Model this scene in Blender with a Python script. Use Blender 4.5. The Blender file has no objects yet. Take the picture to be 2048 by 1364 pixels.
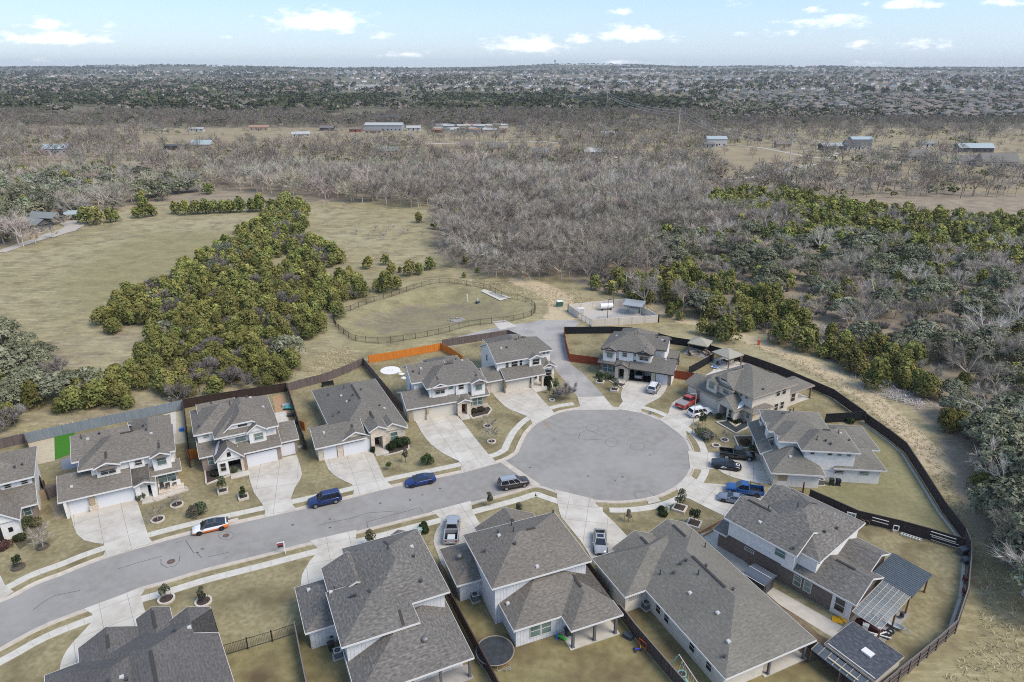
import bpy, math, random
import numpy as np
from mathutils import Vector, Matrix, noise as mnoise
R = math.radians
scene = bpy.context.scene
col = scene.collection
# ---------------------------------------------------------------- camera model (a drone 60 m up)
F, V0, CH = 1365.0, 137.0, 60.0
TH = math.atan((682 - V0) / F)
def P(u, v, z=0.0):
    """point of the world at height z that the drone saw at photo pixel u, v"""
    x = (u - 1024) / F; y = -(v - 682) / F
    s, c = math.sin(TH), math.cos(TH)
    t = (CH - z) / (s - y * c)
    return Vector((x * t, (c + y * s) * t, z))
# ---------------------------------------------------------------- materials
MATS = {}
def nodes_of(m):
    m.use_nodes = True
    return m.node_tree.nodes, m.node_tree.links, m.node_tree.nodes['Principled BSDF']
def mat(name, c, rough=0.75, c2=None, scale=3.0, detail=4.0, coord='Object', stretch=(1, 1, 1), metal=0.0, bump=0.0,
        c3=None, scale3=0.3, rnd=0.0, spec=0.3, lo=0.35, hi=0.65):
    """principled material: two colours mixed by noise, a third by a broad noise, and a tint for each copy of an object"""
    if name in MATS: return MATS[name]
    m = bpy.data.materials.new(name); n, l, b = nodes_of(m)
    b.inputs['Roughness'].default_value = rough; b.inputs['Metallic'].default_value = metal
    b.inputs['Specular IOR Level'].default_value = spec
    b.inputs['Base Color'].default_value = (*c, 1)
    m.diffuse_color = (*c, 1)
    last = None
    if c2 or c3 or bump:
        tc = n.new('ShaderNodeTexCoord'); mp = n.new('ShaderNodeMapping'); mp.inputs['Scale'].default_value = stretch
        l.new(tc.outputs[coord], mp.inputs['Vector'])
    if c2 or bump:
        nz = n.new('ShaderNodeTexNoise'); nz.inputs['Scale'].default_value = scale; nz.inputs['Detail'].default_value = detail
        l.new(mp.outputs[0], nz.inputs['Vector'])
    if c2:
        mr = n.new('ShaderNodeMapRange'); mr.inputs['From Min'].default_value = lo; mr.inputs['From Max'].default_value = hi
        l.new(nz.outputs['Fac'], mr.inputs['Value'])
        mx = n.new('ShaderNodeMix'); mx.data_type = 'RGBA'
        mx.inputs['A'].default_value = (*c, 1); mx.inputs['B'].default_value = (*c2, 1)
        l.new(mr.outputs[0], mx.inputs['Factor']); last = mx.outputs['Result']
    if c3:
        nz3 = n.new('ShaderNodeTexNoise'); nz3.inputs['Scale'].default_value = scale3; nz3.inputs['Detail'].default_value = 5
        l.new(tc.outputs[coord], nz3.inputs['Vector'])
        mr = n.new('ShaderNodeMapRange'); mr.inputs['From Min'].default_value = 0.45; mr.inputs['From Max'].default_value = 0.7
        l.new(nz3.outputs['Fac'], mr.inputs['Value'])
        mx = n.new('ShaderNodeMix'); mx.data_type = 'RGBA'; mx.inputs['B'].default_value = (*c3, 1)
        if last: l.new(last, mx.inputs['A'])
        else: mx.inputs['A'].default_value = (*c, 1)
        l.new(mr.outputs[0], mx.inputs['Factor']); last = mx.outputs['Result']
    if rnd:
        oi = n.new('ShaderNodeObjectInfo'); mr = n.new('ShaderNodeMapRange')
        mr.inputs['To Min'].default_value = 1 - rnd; mr.inputs['To Max'].default_value = 1 + rnd
        l.new(oi.outputs['Random'], mr.inputs['Value'])
        vm = n.new('ShaderNodeVectorMath'); vm.operation = 'SCALE'
        if last: l.new(last, vm.inputs[0])
        else: vm.inputs[0].default_value = c
        l.new(mr.outputs[0], vm.inputs['Scale']); last = vm.outputs[0]
    if last: l.new(last, b.inputs['Base Color'])
    if bump:
        bp = n.new('ShaderNodeBump'); bp.inputs['Strength'].default_value = bump; bp.inputs['Distance'].default_value = 0.05
        l.new(nz.outputs['Fac'], bp.inputs['Height']); l.new(bp.outputs[0], b.inputs['Normal'])
    MATS[name] = m
    return m
def shingle(name, c, c2, c3):
    """asphalt shingles: courses along the eave, mottled tabs stretched along the courses (face UVs in metres)"""
    m = bpy.data.materials.new(name); n, l, b = nodes_of(m)
    b.inputs['Roughness'].default_value = 0.95; b.inputs['Specular IOR Level'].default_value = 0.04
    uv = n.new('ShaderNodeTexCoord'); mp = n.new('ShaderNodeMapping'); mp.inputs['Scale'].default_value = (1.7, 3.6, 1)
    l.new(uv.outputs['UV'], mp.inputs['Vector'])
    nz = n.new('ShaderNodeTexNoise'); nz.inputs['Scale'].default_value = 1.25; nz.inputs['Detail'].default_value = 3
    l.new(mp.outputs[0], nz.inputs['Vector'])
    cr = n.new('ShaderNodeValToRGB'); e = cr.color_ramp.elements
    e[0].position = 0.27; e[0].color = (*c2, 1); e[1].position = 0.73; e[1].color = (*c3, 1)
    k = e.new(0.5); k.color = (*c, 1)
    l.new(nz.outputs['Fac'], cr.inputs['Fac'])
    bk = n.new('ShaderNodeTexBrick'); bk.inputs['Scale'].default_value = 1
    bk.inputs['Brick Width'].default_value = 0.9; bk.inputs['Row Height'].default_value = 0.3; bk.inputs['Mortar Size'].default_value = 0.012
    bk.inputs['Color1'].default_value = (1, 1, 1, 1); bk.inputs['Color2'].default_value = (0.88, 0.88, 0.88, 1); bk.inputs['Mortar'].default_value = (0.68, 0.68, 0.68, 1)
    l.new(uv.outputs['UV'], bk.inputs['Vector'])
    mx = n.new('ShaderNodeMix'); mx.data_type = 'RGBA'; mx.blend_type = 'MULTIPLY'; mx.inputs['Factor'].default_value = 0.8
    l.new(cr.outputs[0], mx.inputs['A']); l.new(bk.outputs[0], mx.inputs['B'])
    n2 = n.new('ShaderNodeTexNoise'); n2.inputs['Scale'].default_value = 0.25
    l.new(uv.outputs['Object'], n2.inputs['Vector'])
    mr = n.new('ShaderNodeMapRange'); mr.inputs['To Min'].default_value = 0.82; mr.inputs['To Max'].default_value = 1.18
    l.new(n2.outputs['Fac'], mr.inputs['Value'])
    vm = n.new('ShaderNodeVectorMath'); vm.operation = 'SCALE'; l.new(mx.outputs['Result'], vm.inputs[0]); l.new(mr.outputs[0], vm.inputs['Scale'])
    l.new(vm.outputs[0], b.inputs['Base Color'])
    MATS[name] = m
    return m
def brickmat(name, c1, c2, mortar, w, h, ms, rough=0.85, warp=0.0):
    m = bpy.data.materials.new(name); n, l, b = nodes_of(m); b.inputs['Roughness'].default_value = rough
    uv = n.new('ShaderNodeTexCoord'); bk = n.new('ShaderNodeTexBrick'); bk.inputs['Scale'].default_value = 1
    bk.inputs['Brick Width'].default_value = w; bk.inputs['Row Height'].default_value = h; bk.inputs['Mortar Size'].default_value = ms
    bk.inputs['Color1'].default_value = (*c1, 1); bk.inputs['Color2'].default_value = (*c2, 1); bk.inputs['Mortar'].default_value = (*mortar, 1)
    l.new(uv.outputs['UV'], bk.inputs['Vector'])
    nz = n.new('ShaderNodeTexNoise'); nz.inputs['Scale'].default_value = 1.6; nz.inputs['Detail'].default_value = 5; l.new(uv.outputs['UV'], nz.inputs['Vector'])
    mr = n.new('ShaderNodeMapRange'); mr.inputs['To Min'].default_value = 0.75; mr.inputs['To Max'].default_value = 1.25; l.new(nz.outputs['Fac'], mr.inputs['Value'])
    vm = n.new('ShaderNodeVectorMath'); vm.operation = 'SCALE'; l.new(bk.outputs[0], vm.inputs[0]); l.new(mr.outputs[0], vm.inputs['Scale'])
    l.new(vm.outputs[0], b.inputs['Base Color'])
    MATS[name] = m
    return m
def planks(name, c, c2, w=0.15, rough=0.85, dark=0.45):
    """fence boards: every board its own tone, a dark gap between boards (face UVs in metres)"""
    m = bpy.data.materials.new(name); n, l, b = nodes_of(m); b.inputs['Roughness'].default_value = rough
    b.inputs['Specular IOR Level'].default_value = 0.2
    uv = n.new('ShaderNodeTexCoord'); bk = n.new('ShaderNodeTexBrick'); bk.offset = 0.0; bk.inputs['Scale'].default_value = 1
    bk.inputs['Brick Width'].default_value = w; bk.inputs['Row Height'].default_value = 30.0; bk.inputs['Mortar Size'].default_value = 0.008
    bk.inputs['Color1'].default_value = (*c, 1); bk.inputs['Color2'].default_value = (*c2, 1); bk.inputs['Mortar'].default_value = (*[q * dark for q in c], 1)
    l.new(uv.outputs['UV'], bk.inputs['Vector'])
    mp = n.new('ShaderNodeMapping'); mp.inputs['Scale'].default_value = (3, 0.35, 1); l.new(uv.outputs['UV'], mp.inputs['Vector'])
    nz = n.new('ShaderNodeTexNoise'); nz.inputs['Scale'].default_value = 1.2; nz.inputs['Detail'].default_value = 4; l.new(mp.outputs[0], nz.inputs['Vector'])
    mr = n.new('ShaderNodeMapRange'); mr.inputs['To Min'].default_value = 0.65; mr.inputs['To Max'].default_value = 1.35; l.new(nz.outputs['Fac'], mr.inputs['Value'])
    vm = n.new('ShaderNodeVectorMath'); vm.operation = 'SCALE'; l.new(bk.outputs[0], vm.inputs[0]); l.new(mr.outputs[0], vm.inputs['Scale'])
    l.new(vm.outputs[0], b.inputs['Base Color'])
    MATS[name] = m
    return m
def leafmat(name, rough=0.8, rnd=0.25, trans=0.15):
    """foliage and bark: the colour is the mesh's own 'tint' attribute, shifted a little for each copy"""
    m = bpy.data.materials.new(name); n, l, b = nodes_of(m)
    b.inputs['Roughness'].default_value = 1.0; b.inputs['Specular IOR Level'].default_value = 0.02
    at = n.new('ShaderNodeAttribute'); at.attribute_name = 'tint'
    oi = n.new('ShaderNodeObjectInfo'); mr = n.new('ShaderNodeMapRange')
    mr.inputs['To Min'].default_value = 1 - rnd; mr.inputs['To Max'].default_value = 1 + rnd; l.new(oi.outputs['Random'], mr.inputs['Value'])
    hs = n.new('ShaderNodeHueSaturation'); l.new(at.outputs['Color'], hs.inputs['Color']); l.new(mr.outputs[0], hs.inputs['Value'])
    m2 = n.new('ShaderNodeMath'); m2.operation = 'MULTIPLY_ADD'; m2.inputs[1].default_value = 0.03; m2.inputs[2].default_value = 0.485
    fr = n.new('ShaderNodeMath'); fr.operation = 'MULTIPLY'; fr.inputs[1].default_value = 7.31; l.new(oi.outputs['Random'], fr.inputs[0])
    f2 = n.new('ShaderNodeMath'); f2.operation = 'FRACT'; l.new(fr.outputs[0], f2.inputs[0]); l.new(f2.outputs[0], m2.inputs[0]); l.new(m2.outputs[0], hs.inputs['Hue'])
    l.new(hs.outputs[0], b.inputs['Base Color'])
    MATS[name] = m
    return m
# ---------------------------------------------------------------- mesh builder
class MB:
    def __init__(s): s.v = []; s.f = []; s.m = []
    def poly(s, pts, m=0):
        i = len(s.v); s.v += [tuple(p) for p in pts]; s.f.append(tuple(range(i, i + len(pts)))); s.m.append(m); return s
    def grid(s, rows, m=0, close=False):
        i = len(s.v); k = len(rows[0])
        for r in rows: s.v += [tuple(p) for p in r]
        for a in range(len(rows) - 1):
            for b in range(k if close else k - 1):
                c = (b + 1) % k
                s.f.append((i + a * k + b, i + a * k + c, i + (a + 1) * k + c, i + (a + 1) * k + b)); s.m.append(m)
        return s
    def box(s, x0, x1, y0, y1, z0, z1, m=0, top=True, bot=True):
        a = [(x0, y0), (x1, y0), (x1, y1), (x0, y1)]
        for k in range(4):
            p, q = a[k], a[(k + 1) % 4]
            s.poly([(p[0], p[1], z0), (q[0], q[1], z0), (q[0], q[1], z1), (p[0], p[1], z1)], m)
        if top: s.poly([(p[0], p[1], z1) for p in a], m)
        if bot: s.poly([(p[0], p[1], z0) for p in reversed(a)], m)
        return s
    def prism(s, pts, z0, z1, m=0, side=None):
        """upright prism over a plan outline, counter-clockwise"""
        n = len(pts)
        ar = sum(pts[k][0] * pts[(k + 1) % n][1] - pts[(k + 1) % n][0] * pts[k][1] for k in range(n))
        if ar < 0: pts = list(reversed(pts))
        s.poly([(p[0], p[1], z1) for p in pts], m)
        for k in range(n):
            p, q = pts[k], pts[(k + 1) % n]
            s.poly([(p[0], p[1], z0), (q[0], q[1], z0), (q[0], q[1], z1), (p[0], p[1], z1)], m if side is None else side)
        return s
    def tube(s, p0, p1, r0, r1=None, n=6, m=0, cap=True):
        r1 = r0 if r1 is None else r1
        p0 = Vector(p0); p1 = Vector(p1); d = (p1 - p0)
        if d.length < 1e-6: return s
        d.normalize(); a = d.orthogonal().normalized(); b = d.cross(a)
        ra = [p0 + (a * math.cos(t) + b * math.sin(t)) * r0 for t in [2 * math.pi * k / n for k in range(n)]]
        rb = [p1 + (a * math.cos(t) + b * math.sin(t)) * r1 for t in [2 * math.pi * k / n for k in range(n)]]
        s.grid([ra, rb], m, True)
        if cap: s.poly(rb, m); s.poly(list(reversed(ra)), m)
        return s
    def bar(s, p0, p1, w, h, m=0):
        """rectangular bar from p0 to p1, w wide across and h high, resting on the line"""
        p0 = Vector(p0); p1 = Vector(p1); d = p1 - p0; k = Vector((-d.y, d.x, 0))
        k = k.normalized() * w / 2 if k.length > 1e-6 else Vector((w / 2, 0, 0)); u = Vector((0, 0, h))
        A = [p0 - k, p0 + k, p0 + k + u, p0 - k + u]; B = [p1 - k, p1 + k, p1 + k + u, p1 - k + u]
        s.grid([A, B], m, True); s.poly(A, m); s.poly(list(reversed(B)), m)
        return s
    def ring(s, cx, cy, r0, r1, z0, z1, n=20, m=0, ry=1.0):
        for k in range(n):
            t, u = 2 * math.pi * k / n, 2 * math.pi * (k + 1) / n
            A = [(cx + r0 * math.cos(t), cy + ry * r0 * math.sin(t)), (cx + r1 * math.cos(t), cy + ry * r1 * math.sin(t)),
                 (cx + r1 * math.cos(u), cy + ry * r1 * math.sin(u)), (cx + r0 * math.cos(u), cy + ry * r0 * math.sin(u))]
            s.poly([(*p, z1) for p in A], m)
            s.poly([(*A[1], z0), (*A[2], z0), (*A[2], z1), (*A[1], z1)], m)
            s.poly([(*A[3], z0), (*A[0], z0), (*A[0], z1), (*A[3], z1)], m)
        return s
    def disc(s, cx, cy, r, z, n=20, m=0, ry=1.0):
        return s.poly([(cx + r * math.cos(2 * math.pi * k / n), cy + ry * r * math.sin(2 * math.pi * k / n), z) for k in range(n)], m)
    def build(s, name, mats, parent=None, smooth=False, loc=None, rz=None):
        if not isinstance(mats, (list, tuple)): mats = [mats]
        me = bpy.data.meshes.new(name)
        me.from_pydata(s.v, [], s.f)
        for m in mats: me.materials.append(m)
        me.polygons.foreach_set('material_index', s.m)
        uvl = me.uv_layers.new(name='UVMap')
        co = np.array(s.v, dtype=np.float64)
        nl = len(me.loops); uv = np.zeros((nl, 2)); li = 0
        for f in s.f:
            k = len(f); a = co[f[0]]
            n = np.zeros(3)
            for i in range(1, k - 1): n += np.cross(co[f[i]] - a, co[f[i + 1]] - a)
            L = np.linalg.norm(n)
            if L > 1e-12:
                n /= L
                if abs(n[2]) > 0.985: du = np.array([1., 0, 0]); dv = np.array([0, 1., 0])
                else:
                    du = np.array([-n[1], n[0], 0]); du /= np.linalg.norm(du); dv = np.cross(n, du)
                pts = co[list(f)]
                uv[li:li + k, 0] = pts @ du; uv[li:li + k, 1] = pts @ dv
            li += k
        uvl.data.foreach_set('uv', uv.astype(np.float32).ravel())
        if smooth: me.polygons.foreach_set('use_smooth', [True] * len(me.polygons))
        me.update()
        o = bpy.data.objects.new(name, me); col.objects.link(o)
        if parent: o.parent = parent
        if loc is not None: o.location = loc
        if rz is not None: o.rotation_euler = (0, 0, rz)
        return o
def tag(o, label=None, cat=None, group=None, kind=None):
    if label: o['label'] = label
    if cat: o['category'] = cat
    if group: o['group'] = group
    if kind: o['kind'] = kind
    return o
def thing(name, label, cat, loc=(0, 0, 0), rz=0.0, group=None):
    o = bpy.data.objects.new(name, None); o.empty_display_size = 0.5; col.objects.link(o)
    o.location = loc; o.rotation_euler = (0, 0, rz)
    return tag(o, label, cat, group)
def kids(o): return [c for c in o.children]
def copy_tree(o, parent=None, children=None):
    c = o.copy(); col.objects.link(c)
    if parent: c.parent = parent
    for ch in (children if children is not None else list(o.children)): copy_tree(ch, c)
    return c
def spline(pts, n=6, closed=False):
    """Catmull-Rom through plan points"""
    P_ = [Vector(p[:2]) for p in pts]; out = []; N = len(P_)
    for i in range(N if closed else N - 1):
        g = lambda k: P_[k % N] if closed else P_[max(0, min(N - 1, k))]
        a, b, c, d = g(i - 1), g(i), g(i + 1), g(i + 2)
        for k in range(n):
            t = k / n
            out.append(0.5 * ((2 * b) + (c - a) * t + (2 * a - 5 * b + 4 * c - d) * t * t + (3 * b - a - 3 * c + d) * t ** 3))
    if not closed: out.append(P_[-1])
    return out
def px(l, z=0.0): return [P(u, v, z) for u, v in l]
def offset(line, d):
    """plan polyline moved d to its left"""
    out = []
    for i, p in enumerate(line):
        a = line[max(0, i - 1)]; b = line[min(len(line) - 1, i + 1)]
        t = (b - a).normalized(); out.append(Vector((p.x - t.y * d, p.y + t.x * d)))
    return out
def inpoly(X, Y, poly):
    r = np.zeros(X.shape, bool); n = len(poly)
    for i in range(n):
        x1, y1 = poly[i][0], poly[i][1]; x2, y2 = poly[(i + 1) % n][0], poly[(i + 1) % n][1]
        if y1 == y2: continue
        c = ((Y < y1) != (Y < y2)) & (X < (x2 - x1) * (Y - y1) / (y2 - y1) + x1)
        r ^= c
    return r
def npmesh(name, V, Fc, mats, tint=None, mi=None, smooth=False):
    """mesh from arrays of vertices and triangles"""
    me = bpy.data.meshes.new(name)
    me.vertices.add(len(V)); me.vertices.foreach_set('co', np.asarray(V, np.float32).ravel())
    nf = len(Fc); k = Fc.shape[1]
    me.loops.add(nf * k); me.loops.foreach_set('vertex_index', np.asarray(Fc, np.int32).ravel())
    me.polygons.add(nf); me.polygons.foreach_set('loop_start', np.arange(0, nf * k, k, dtype=np.int32))
    me.polygons.foreach_set('loop_total', np.full(nf, k, np.int32))
    for m in (mats if isinstance(mats, (list, tuple)) else [mats]): me.materials.append(m)
    if mi is not None: me.polygons.foreach_set('material_index', np.asarray(mi, np.int32))
    if smooth: me.polygons.foreach_set('use_smooth', np.ones(nf, bool))
    me.update(calc_edges=True)
    if tint is not None:
        a = me.attributes.new('tint', 'FLOAT_COLOR', 'POINT')
        t = np.ones((len(V), 4), np.float32); t[:, :3] = tint; a.data.foreach_set('color', t.ravel())
    return me
# ================================================================ camera, sky, sun
cd = bpy.data.cameras.new('camera'); cam = bpy.data.objects.new('camera', cd); col.objects.link(cam)
cam.location = (0, 0, CH); cam.rotation_euler = (math.pi / 2 - TH, 0, 0)
cd.sensor_width = 36; cd.lens = F / 2048 * 36; cd.clip_start = 0.5; cd.clip_end = 60000
scene.camera = cam
SUN_EL, SUN_AZ = R(50), R(118)            # azimuth clockwise from the view direction (+Y)
w = bpy.data.worlds.new('World'); scene.world = w; w.use_nodes = True
n, l = w.node_tree.nodes, w.node_tree.links
bg = n['Background']; bg.inputs['Strength'].default_value = 0.13
sky = n.new('ShaderNodeTexSky'); sky.sky_type = 'NISHITA'; sky.sun_disc = False
sky.sun_elevation = SUN_EL; sky.sun_rotation = SUN_AZ; sky.altitude = 300; sky.air_density = 1.0; sky.dust_density = 0.6; sky.ozone_density = 1.6
# small fair-weather clouds: blobs at set directions, broken up by noise
tc = n.new('ShaderNodeTexCoord'); sep = n.new('ShaderNodeSeparateXYZ'); l.new(tc.outputs['Generated'], sep.inputs[0])
def mnode(op, a, b=None):
    k = n.new('ShaderNodeMath'); k.operation = op
    for i, q in enumerate((a, b)):
        if q is None: continue
        if isinstance(q, (int, float)): k.inputs[i].default_value = q
        else: l.new(q, k.inputs[i])
    return k.outputs[0]
yy = mnode('MAXIMUM', sep.outputs['Y'], 0.05)
az = mnode('DIVIDE', sep.outputs['X'], yy); el = mnode('DIVIDE', sep.outputs['Z'], yy)
cmb = n.new('ShaderNodeCombineXYZ'); l.new(az, cmb.inputs[0]); l.new(mnode('MULTIPLY', el, 2.6), cmb.inputs[1])
nz = n.new('ShaderNodeTexNoise'); nz.inputs['Scale'].default_value = 38; nz.inputs['Detail'].default_value = 8; nz.inputs['Roughness'].default_value = 0.62
l.new(cmb.outputs[0], nz.inputs['Vector'])
nzb = mnode('SUBTRACT', nz.outputs['Fac'], 0.5)
CLOUDS = [(110, 75, 105, 13, 1), (88, 47, 46, 12, .8), (222, 50, 30, 7, .45), (635, 40, 90, 20, 1.1), (755, 72, 45, 9, .5), (810, 108, 55, 8, .6),
          (1060, 88, 78, 17, 1), (1150, 77, 50, 9, .7), (1268, 68, 68, 15, 1.1), (1238, 22, 38, 7, .6), (1238, 123, 36, 6, .7), (1665, 42, 80, 13, .8),
          (1632, 20, 22, 8, .8), (1540, 66, 70, 8, .45), (1722, 86, 40, 12, .55), (1850, 88, 75, 12, .6), (1815, 6, 62, 10, .9), (2010, 3, 50, 8, .8),
          (90, 119, 45, 6, .5), (1480, 8, 40, 7, .5), (930, 60, 26, 5, .35), (1736, 124, 40, 6, .5), (1330, 125, 40, 5, .35), (460, 73, 50, 5, .3), (1540, 46, 30, 6, .4)]
tot = None
for (u, v, su, sv, st) in CLOUDS:
    p = P(u, 137 + (137 - 100) if False else v if v < 136 else 136, 0) if False else None
    x = (u - 1024) / F; y = -(v - 682) / F
    dy = math.cos(TH) + y * math.sin(TH); dz = -math.sin(TH) + y * math.cos(TH)
    a0, e0 = x / dy, dz / dy
    da = mnode('DIVIDE', mnode('SUBTRACT', az, a0), su / F); de = mnode('DIVIDE', mnode('SUBTRACT', el, e0 - 0.25 * sv / F), sv / F * 1.15)
    up = mnode('MULTIPLY', mnode('LESS_THAN', de, 0), 1.6)          # flat base, puffy top
    d2 = mnode('ADD', mnode('MULTIPLY', da, da), mnode('MULTIPLY', mnode('MULTIPLY', de, de), mnode('ADD', up, 1.0)))
    g = mnode('MULTIPLY', mnode('POWER', 2.718, mnode('MULTIPLY', d2, -1.0)), st)
    tot = g if tot is None else mnode('MAXIMUM', tot, g)
den = mnode('ADD', tot, mnode('MULTIPLY', nzb, 2.2))
den = mnode('MULTIPLY', den, mnode('MINIMUM', mnode('MULTIPLY', tot, 6.0), 1.0))
mr = n.new('ShaderNodeMapRange'); mr.interpolation_type = 'SMOOTHSTEP'
mr.inputs['From Min'].default_value = 0.22; mr.inputs['From Max'].default_value = 1.25; mr.inputs['To Max'].default_value = 0.85; l.new(den, mr.inputs['Value'])
# thin veil that whitens the sky, as in hazy winter air
hs = n.new('ShaderNodeHueSaturation'); hs.inputs['Saturation'].default_value = 1.2; l.new(sky.outputs[0], hs.inputs['Color'])
veil = n.new('ShaderNodeMix'); veil.data_type = 'RGBA'; veil.inputs['Factor'].default_value = 0.6; veil.inputs['B'].default_value = (2.5, 3.4, 4.95, 1)
l.new(hs.outputs[0], veil.inputs['A'])
mx = n.new('ShaderNodeMix'); mx.data_type = 'RGBA'; mx.inputs['B'].default_value = (8.6, 8.5, 8.6, 1)
l.new(mr.outputs[0], mx.inputs['Factor']); l.new(veil.outputs['Result'], mx.inputs['A']); l.new(mx.outputs['Result'], bg.inputs['Color'])
sd = bpy.data.lights.new('sun', 'SUN'); sd.energy = 2.35; sd.angle = R(32); sd.color = (1, 0.90, 0.76)
so = bpy.data.objects.new('sun', sd); col.objects.link(so)
dirv = Vector((math.sin(SUN_AZ) * math.cos(SUN_EL), math.cos(SUN_AZ) * math.cos(SUN_EL), math.sin(SUN_EL)))
so.rotation_euler = dirv.to_track_quat('Z', 'Y').to_euler(); so.location = (0, 0, 200)
scene.view_settings.view_transform = 'Standard'; scene.view_settings.look = 'None'; scene.view_settings.exposure = 0.68; scene.view_settings.gamma = 1
scene.cycles.use_denoising = False; scene.cycles.filter_width = 1.05
scene.cycles.max_bounces = 5; scene.cycles.diffuse_bounces = 2; scene.cycles.glossy_bounces = 2; scene.cycles.transmission_bounces = 3; scene.cycles.volume_bounces = 0
scene.render.film_transparent = False
# ================================================================ ground
ZW = [px(q) for q in (
 [(560, 400), (620, 410), (610, 470), (690, 520), (730, 560), (725, 590), (650, 650), (595, 690), (600, 745), (540, 775), (420, 800), (370, 815), (130, 850), (0, 880), (-80, 900), (-80, 690), (90, 690), (170, 650), (240, 600), (330, 545), (420, 495), (500, 450)],
 [(870, 500), (900, 525), (980, 550), (1130, 555), (1190, 580), (1260, 595), (1330, 610), (1420, 630), (1500, 655), (1570, 690), (1680, 730), (1800, 790), (1880, 870), (1900, 960), (1950, 1070), (2100, 1250), (2300, 1250), (2300, 360), (1700, 340), (1500, 365), (1300, 350), (900, 385), (860, 440)],
 [(-200, 350), (-200, 520), (0, 500), (60, 470), (150, 435), (300, 405), (450, 375), (900, 390), (900, 345), (400, 338), (0, 335)])]
ZG = [px(q) for q in (
 [(120, 560), (200, 500), (300, 470), (440, 460), (480, 470), (400, 510), (330, 555), (240, 600), (160, 640)],
 [(700, 640), (760, 660), (900, 650), (1000, 625), (1040, 600), (960, 575), (860, 590), (760, 610)])]
TRK = spline(px([(1290, 575), (1300, 605), (1345, 632), (1410, 650), (1480, 672), (1560, 702), (1650, 742), (1740, 797), (1820, 862), (1880, 935)]), 6)
TRK2 = spline(px([(1040, 560), (1100, 585), (1125, 605), (1120, 640)]), 4)
BASIN = spline(px([(666, 638), (673, 655), (686, 667), (705, 680), (735, 686), (771, 687), (810, 681), (847, 675), (889, 667), (937, 653), (986, 647), (1020, 643), (1047, 637), (1066, 630), (1071, 620), (1062, 609), (1037, 600), (1010, 596), (975, 579), (937, 572), (898, 566), (869, 568), (832, 577), (771, 598), (745, 604), (705, 620), (680, 628)]), 2, True)
def terrain(X, Y):
    """height of the ground: level round the houses, low hills from about two kilometres out"""
    r = np.hypot(X, Y)
    t = np.clip((r - 2200) / 6300, 0, 1); t = t * t * (3 - 2 * t)
    h = 57 * t
    azm = X / np.maximum(Y, 1)
    h += t * 9 * np.sin(azm * 9 + r / 1500.0) + t * 6 * np.sin(azm * 23 + 1.3 + r / 800)
    far = np.clip((r - 6000) / 2000, 0, 1)
    h += far * 36 * np.exp(-((azm - 0.075) / 0.13) ** 2) + far * 14 * np.exp(-((azm + 0.52) / 0.16) ** 2) + far * 8 * np.exp(-((azm - 0.45) / 0.2) ** 2)
    # the detention basin inside its fence
    m = (np.abs(X + 12) < 60) & (Y > 120) & (Y < 230)
    if m.any():
        xs, ys = X[m], Y[m]; ins = inpoly(xs, ys, BASIN); d = np.full(xs.shape, 1e9)
        for i in range(len(BASIN)):
            a, b = BASIN[i], BASIN[(i + 1) % len(BASIN)]
            ex, ey = b.x - a.x, b.y - a.y; q = np.clip(((xs - a.x) * ex + (ys - a.y) * ey) / (ex * ex + ey * ey + 1e-9), 0, 1)
            d = np.minimum(d, np.hypot(xs - a.x - q * ex, ys - a.y - q * ey))
        k = np.clip((d - 1.5) / 9, 0, 1); k = k * k * (3 - 2 * k)
        hh = h[m]; hh[ins] -= 1.8 * k[ins]; h[m] = hh
    return h
def axis_(lo, hi, step, grow, out):
    a = list(np.arange(lo, hi, step)); s = step; x = a[-1]
    while x < out: s *= grow; x += s; a.append(x)
    return a
ys = np.array([-400, -200, -80, -20] + axis_(8, 330, 1.5, 1.05, 15000))
xr = axis_(0, 130, 1.5, 1.06, 14000); xs = np.array([-q for q in reversed(xr[1:])] + xr)
GX, GY = np.meshgrid(xs, ys)
GZ = terrain(GX, GY)
mic = 0.05 * np.sin(GX * 0.31 + 1.7 * np.sin(GY * 0.13)) * np.sin(GY * 0.27)
GZ = GZ + np.where((GY > 150) & (np.hypot(GX, GY) < 900) & ~((GX > -75) & (GX < 75) & (GY < 225)), mic * 2, -0.012)
zone = np.zeros((GX.size, 4), np.float32); zone[:, 3] = 1
fx, fy = GX.ravel(), GY.ravel()
for i_, p in enumerate(ZW): zone[inpoly(fx, fy, p), 0] = (.42, 1, 1)[i_]
for p in ZG: zone[inpoly(fx, fy, p), 1] = 1
zone[inpoly(fx, fy, BASIN), 1] = 0.8
for p in ([(690, 640), (740, 620), (830, 598), (930, 590), (1000, 600), (1030, 620), (930, 640), (800, 655), (720, 660)],): m_ = inpoly(fx, fy, px(p)); zone[m_, 0] = .45; zone[m_, 3] = .5
for line, wd in ((TRK, 2.4), (TRK2, 4)):
    for a, b in zip(line[:-1], line[1:]):
        ex, ey = b.x - a.x, b.y - a.y; q = np.clip(((fx - a.x) * ex + (fy - a.y) * ey) / (ex * ex + ey * ey + 1e-9), 0, 1)
        zone[np.hypot(fx - a.x - q * ex, fy - a.y - q * ey) < wd, 2] = 0.85
rr = np.hypot(fx, fy)
far_m = fy > 330
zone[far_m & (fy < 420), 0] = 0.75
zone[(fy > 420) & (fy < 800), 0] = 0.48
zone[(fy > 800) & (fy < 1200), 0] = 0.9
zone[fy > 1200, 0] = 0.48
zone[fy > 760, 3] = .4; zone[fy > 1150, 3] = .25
n_y, n_x = GX.shape
zz_ = zone.reshape(n_y, n_x, 4)
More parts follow.
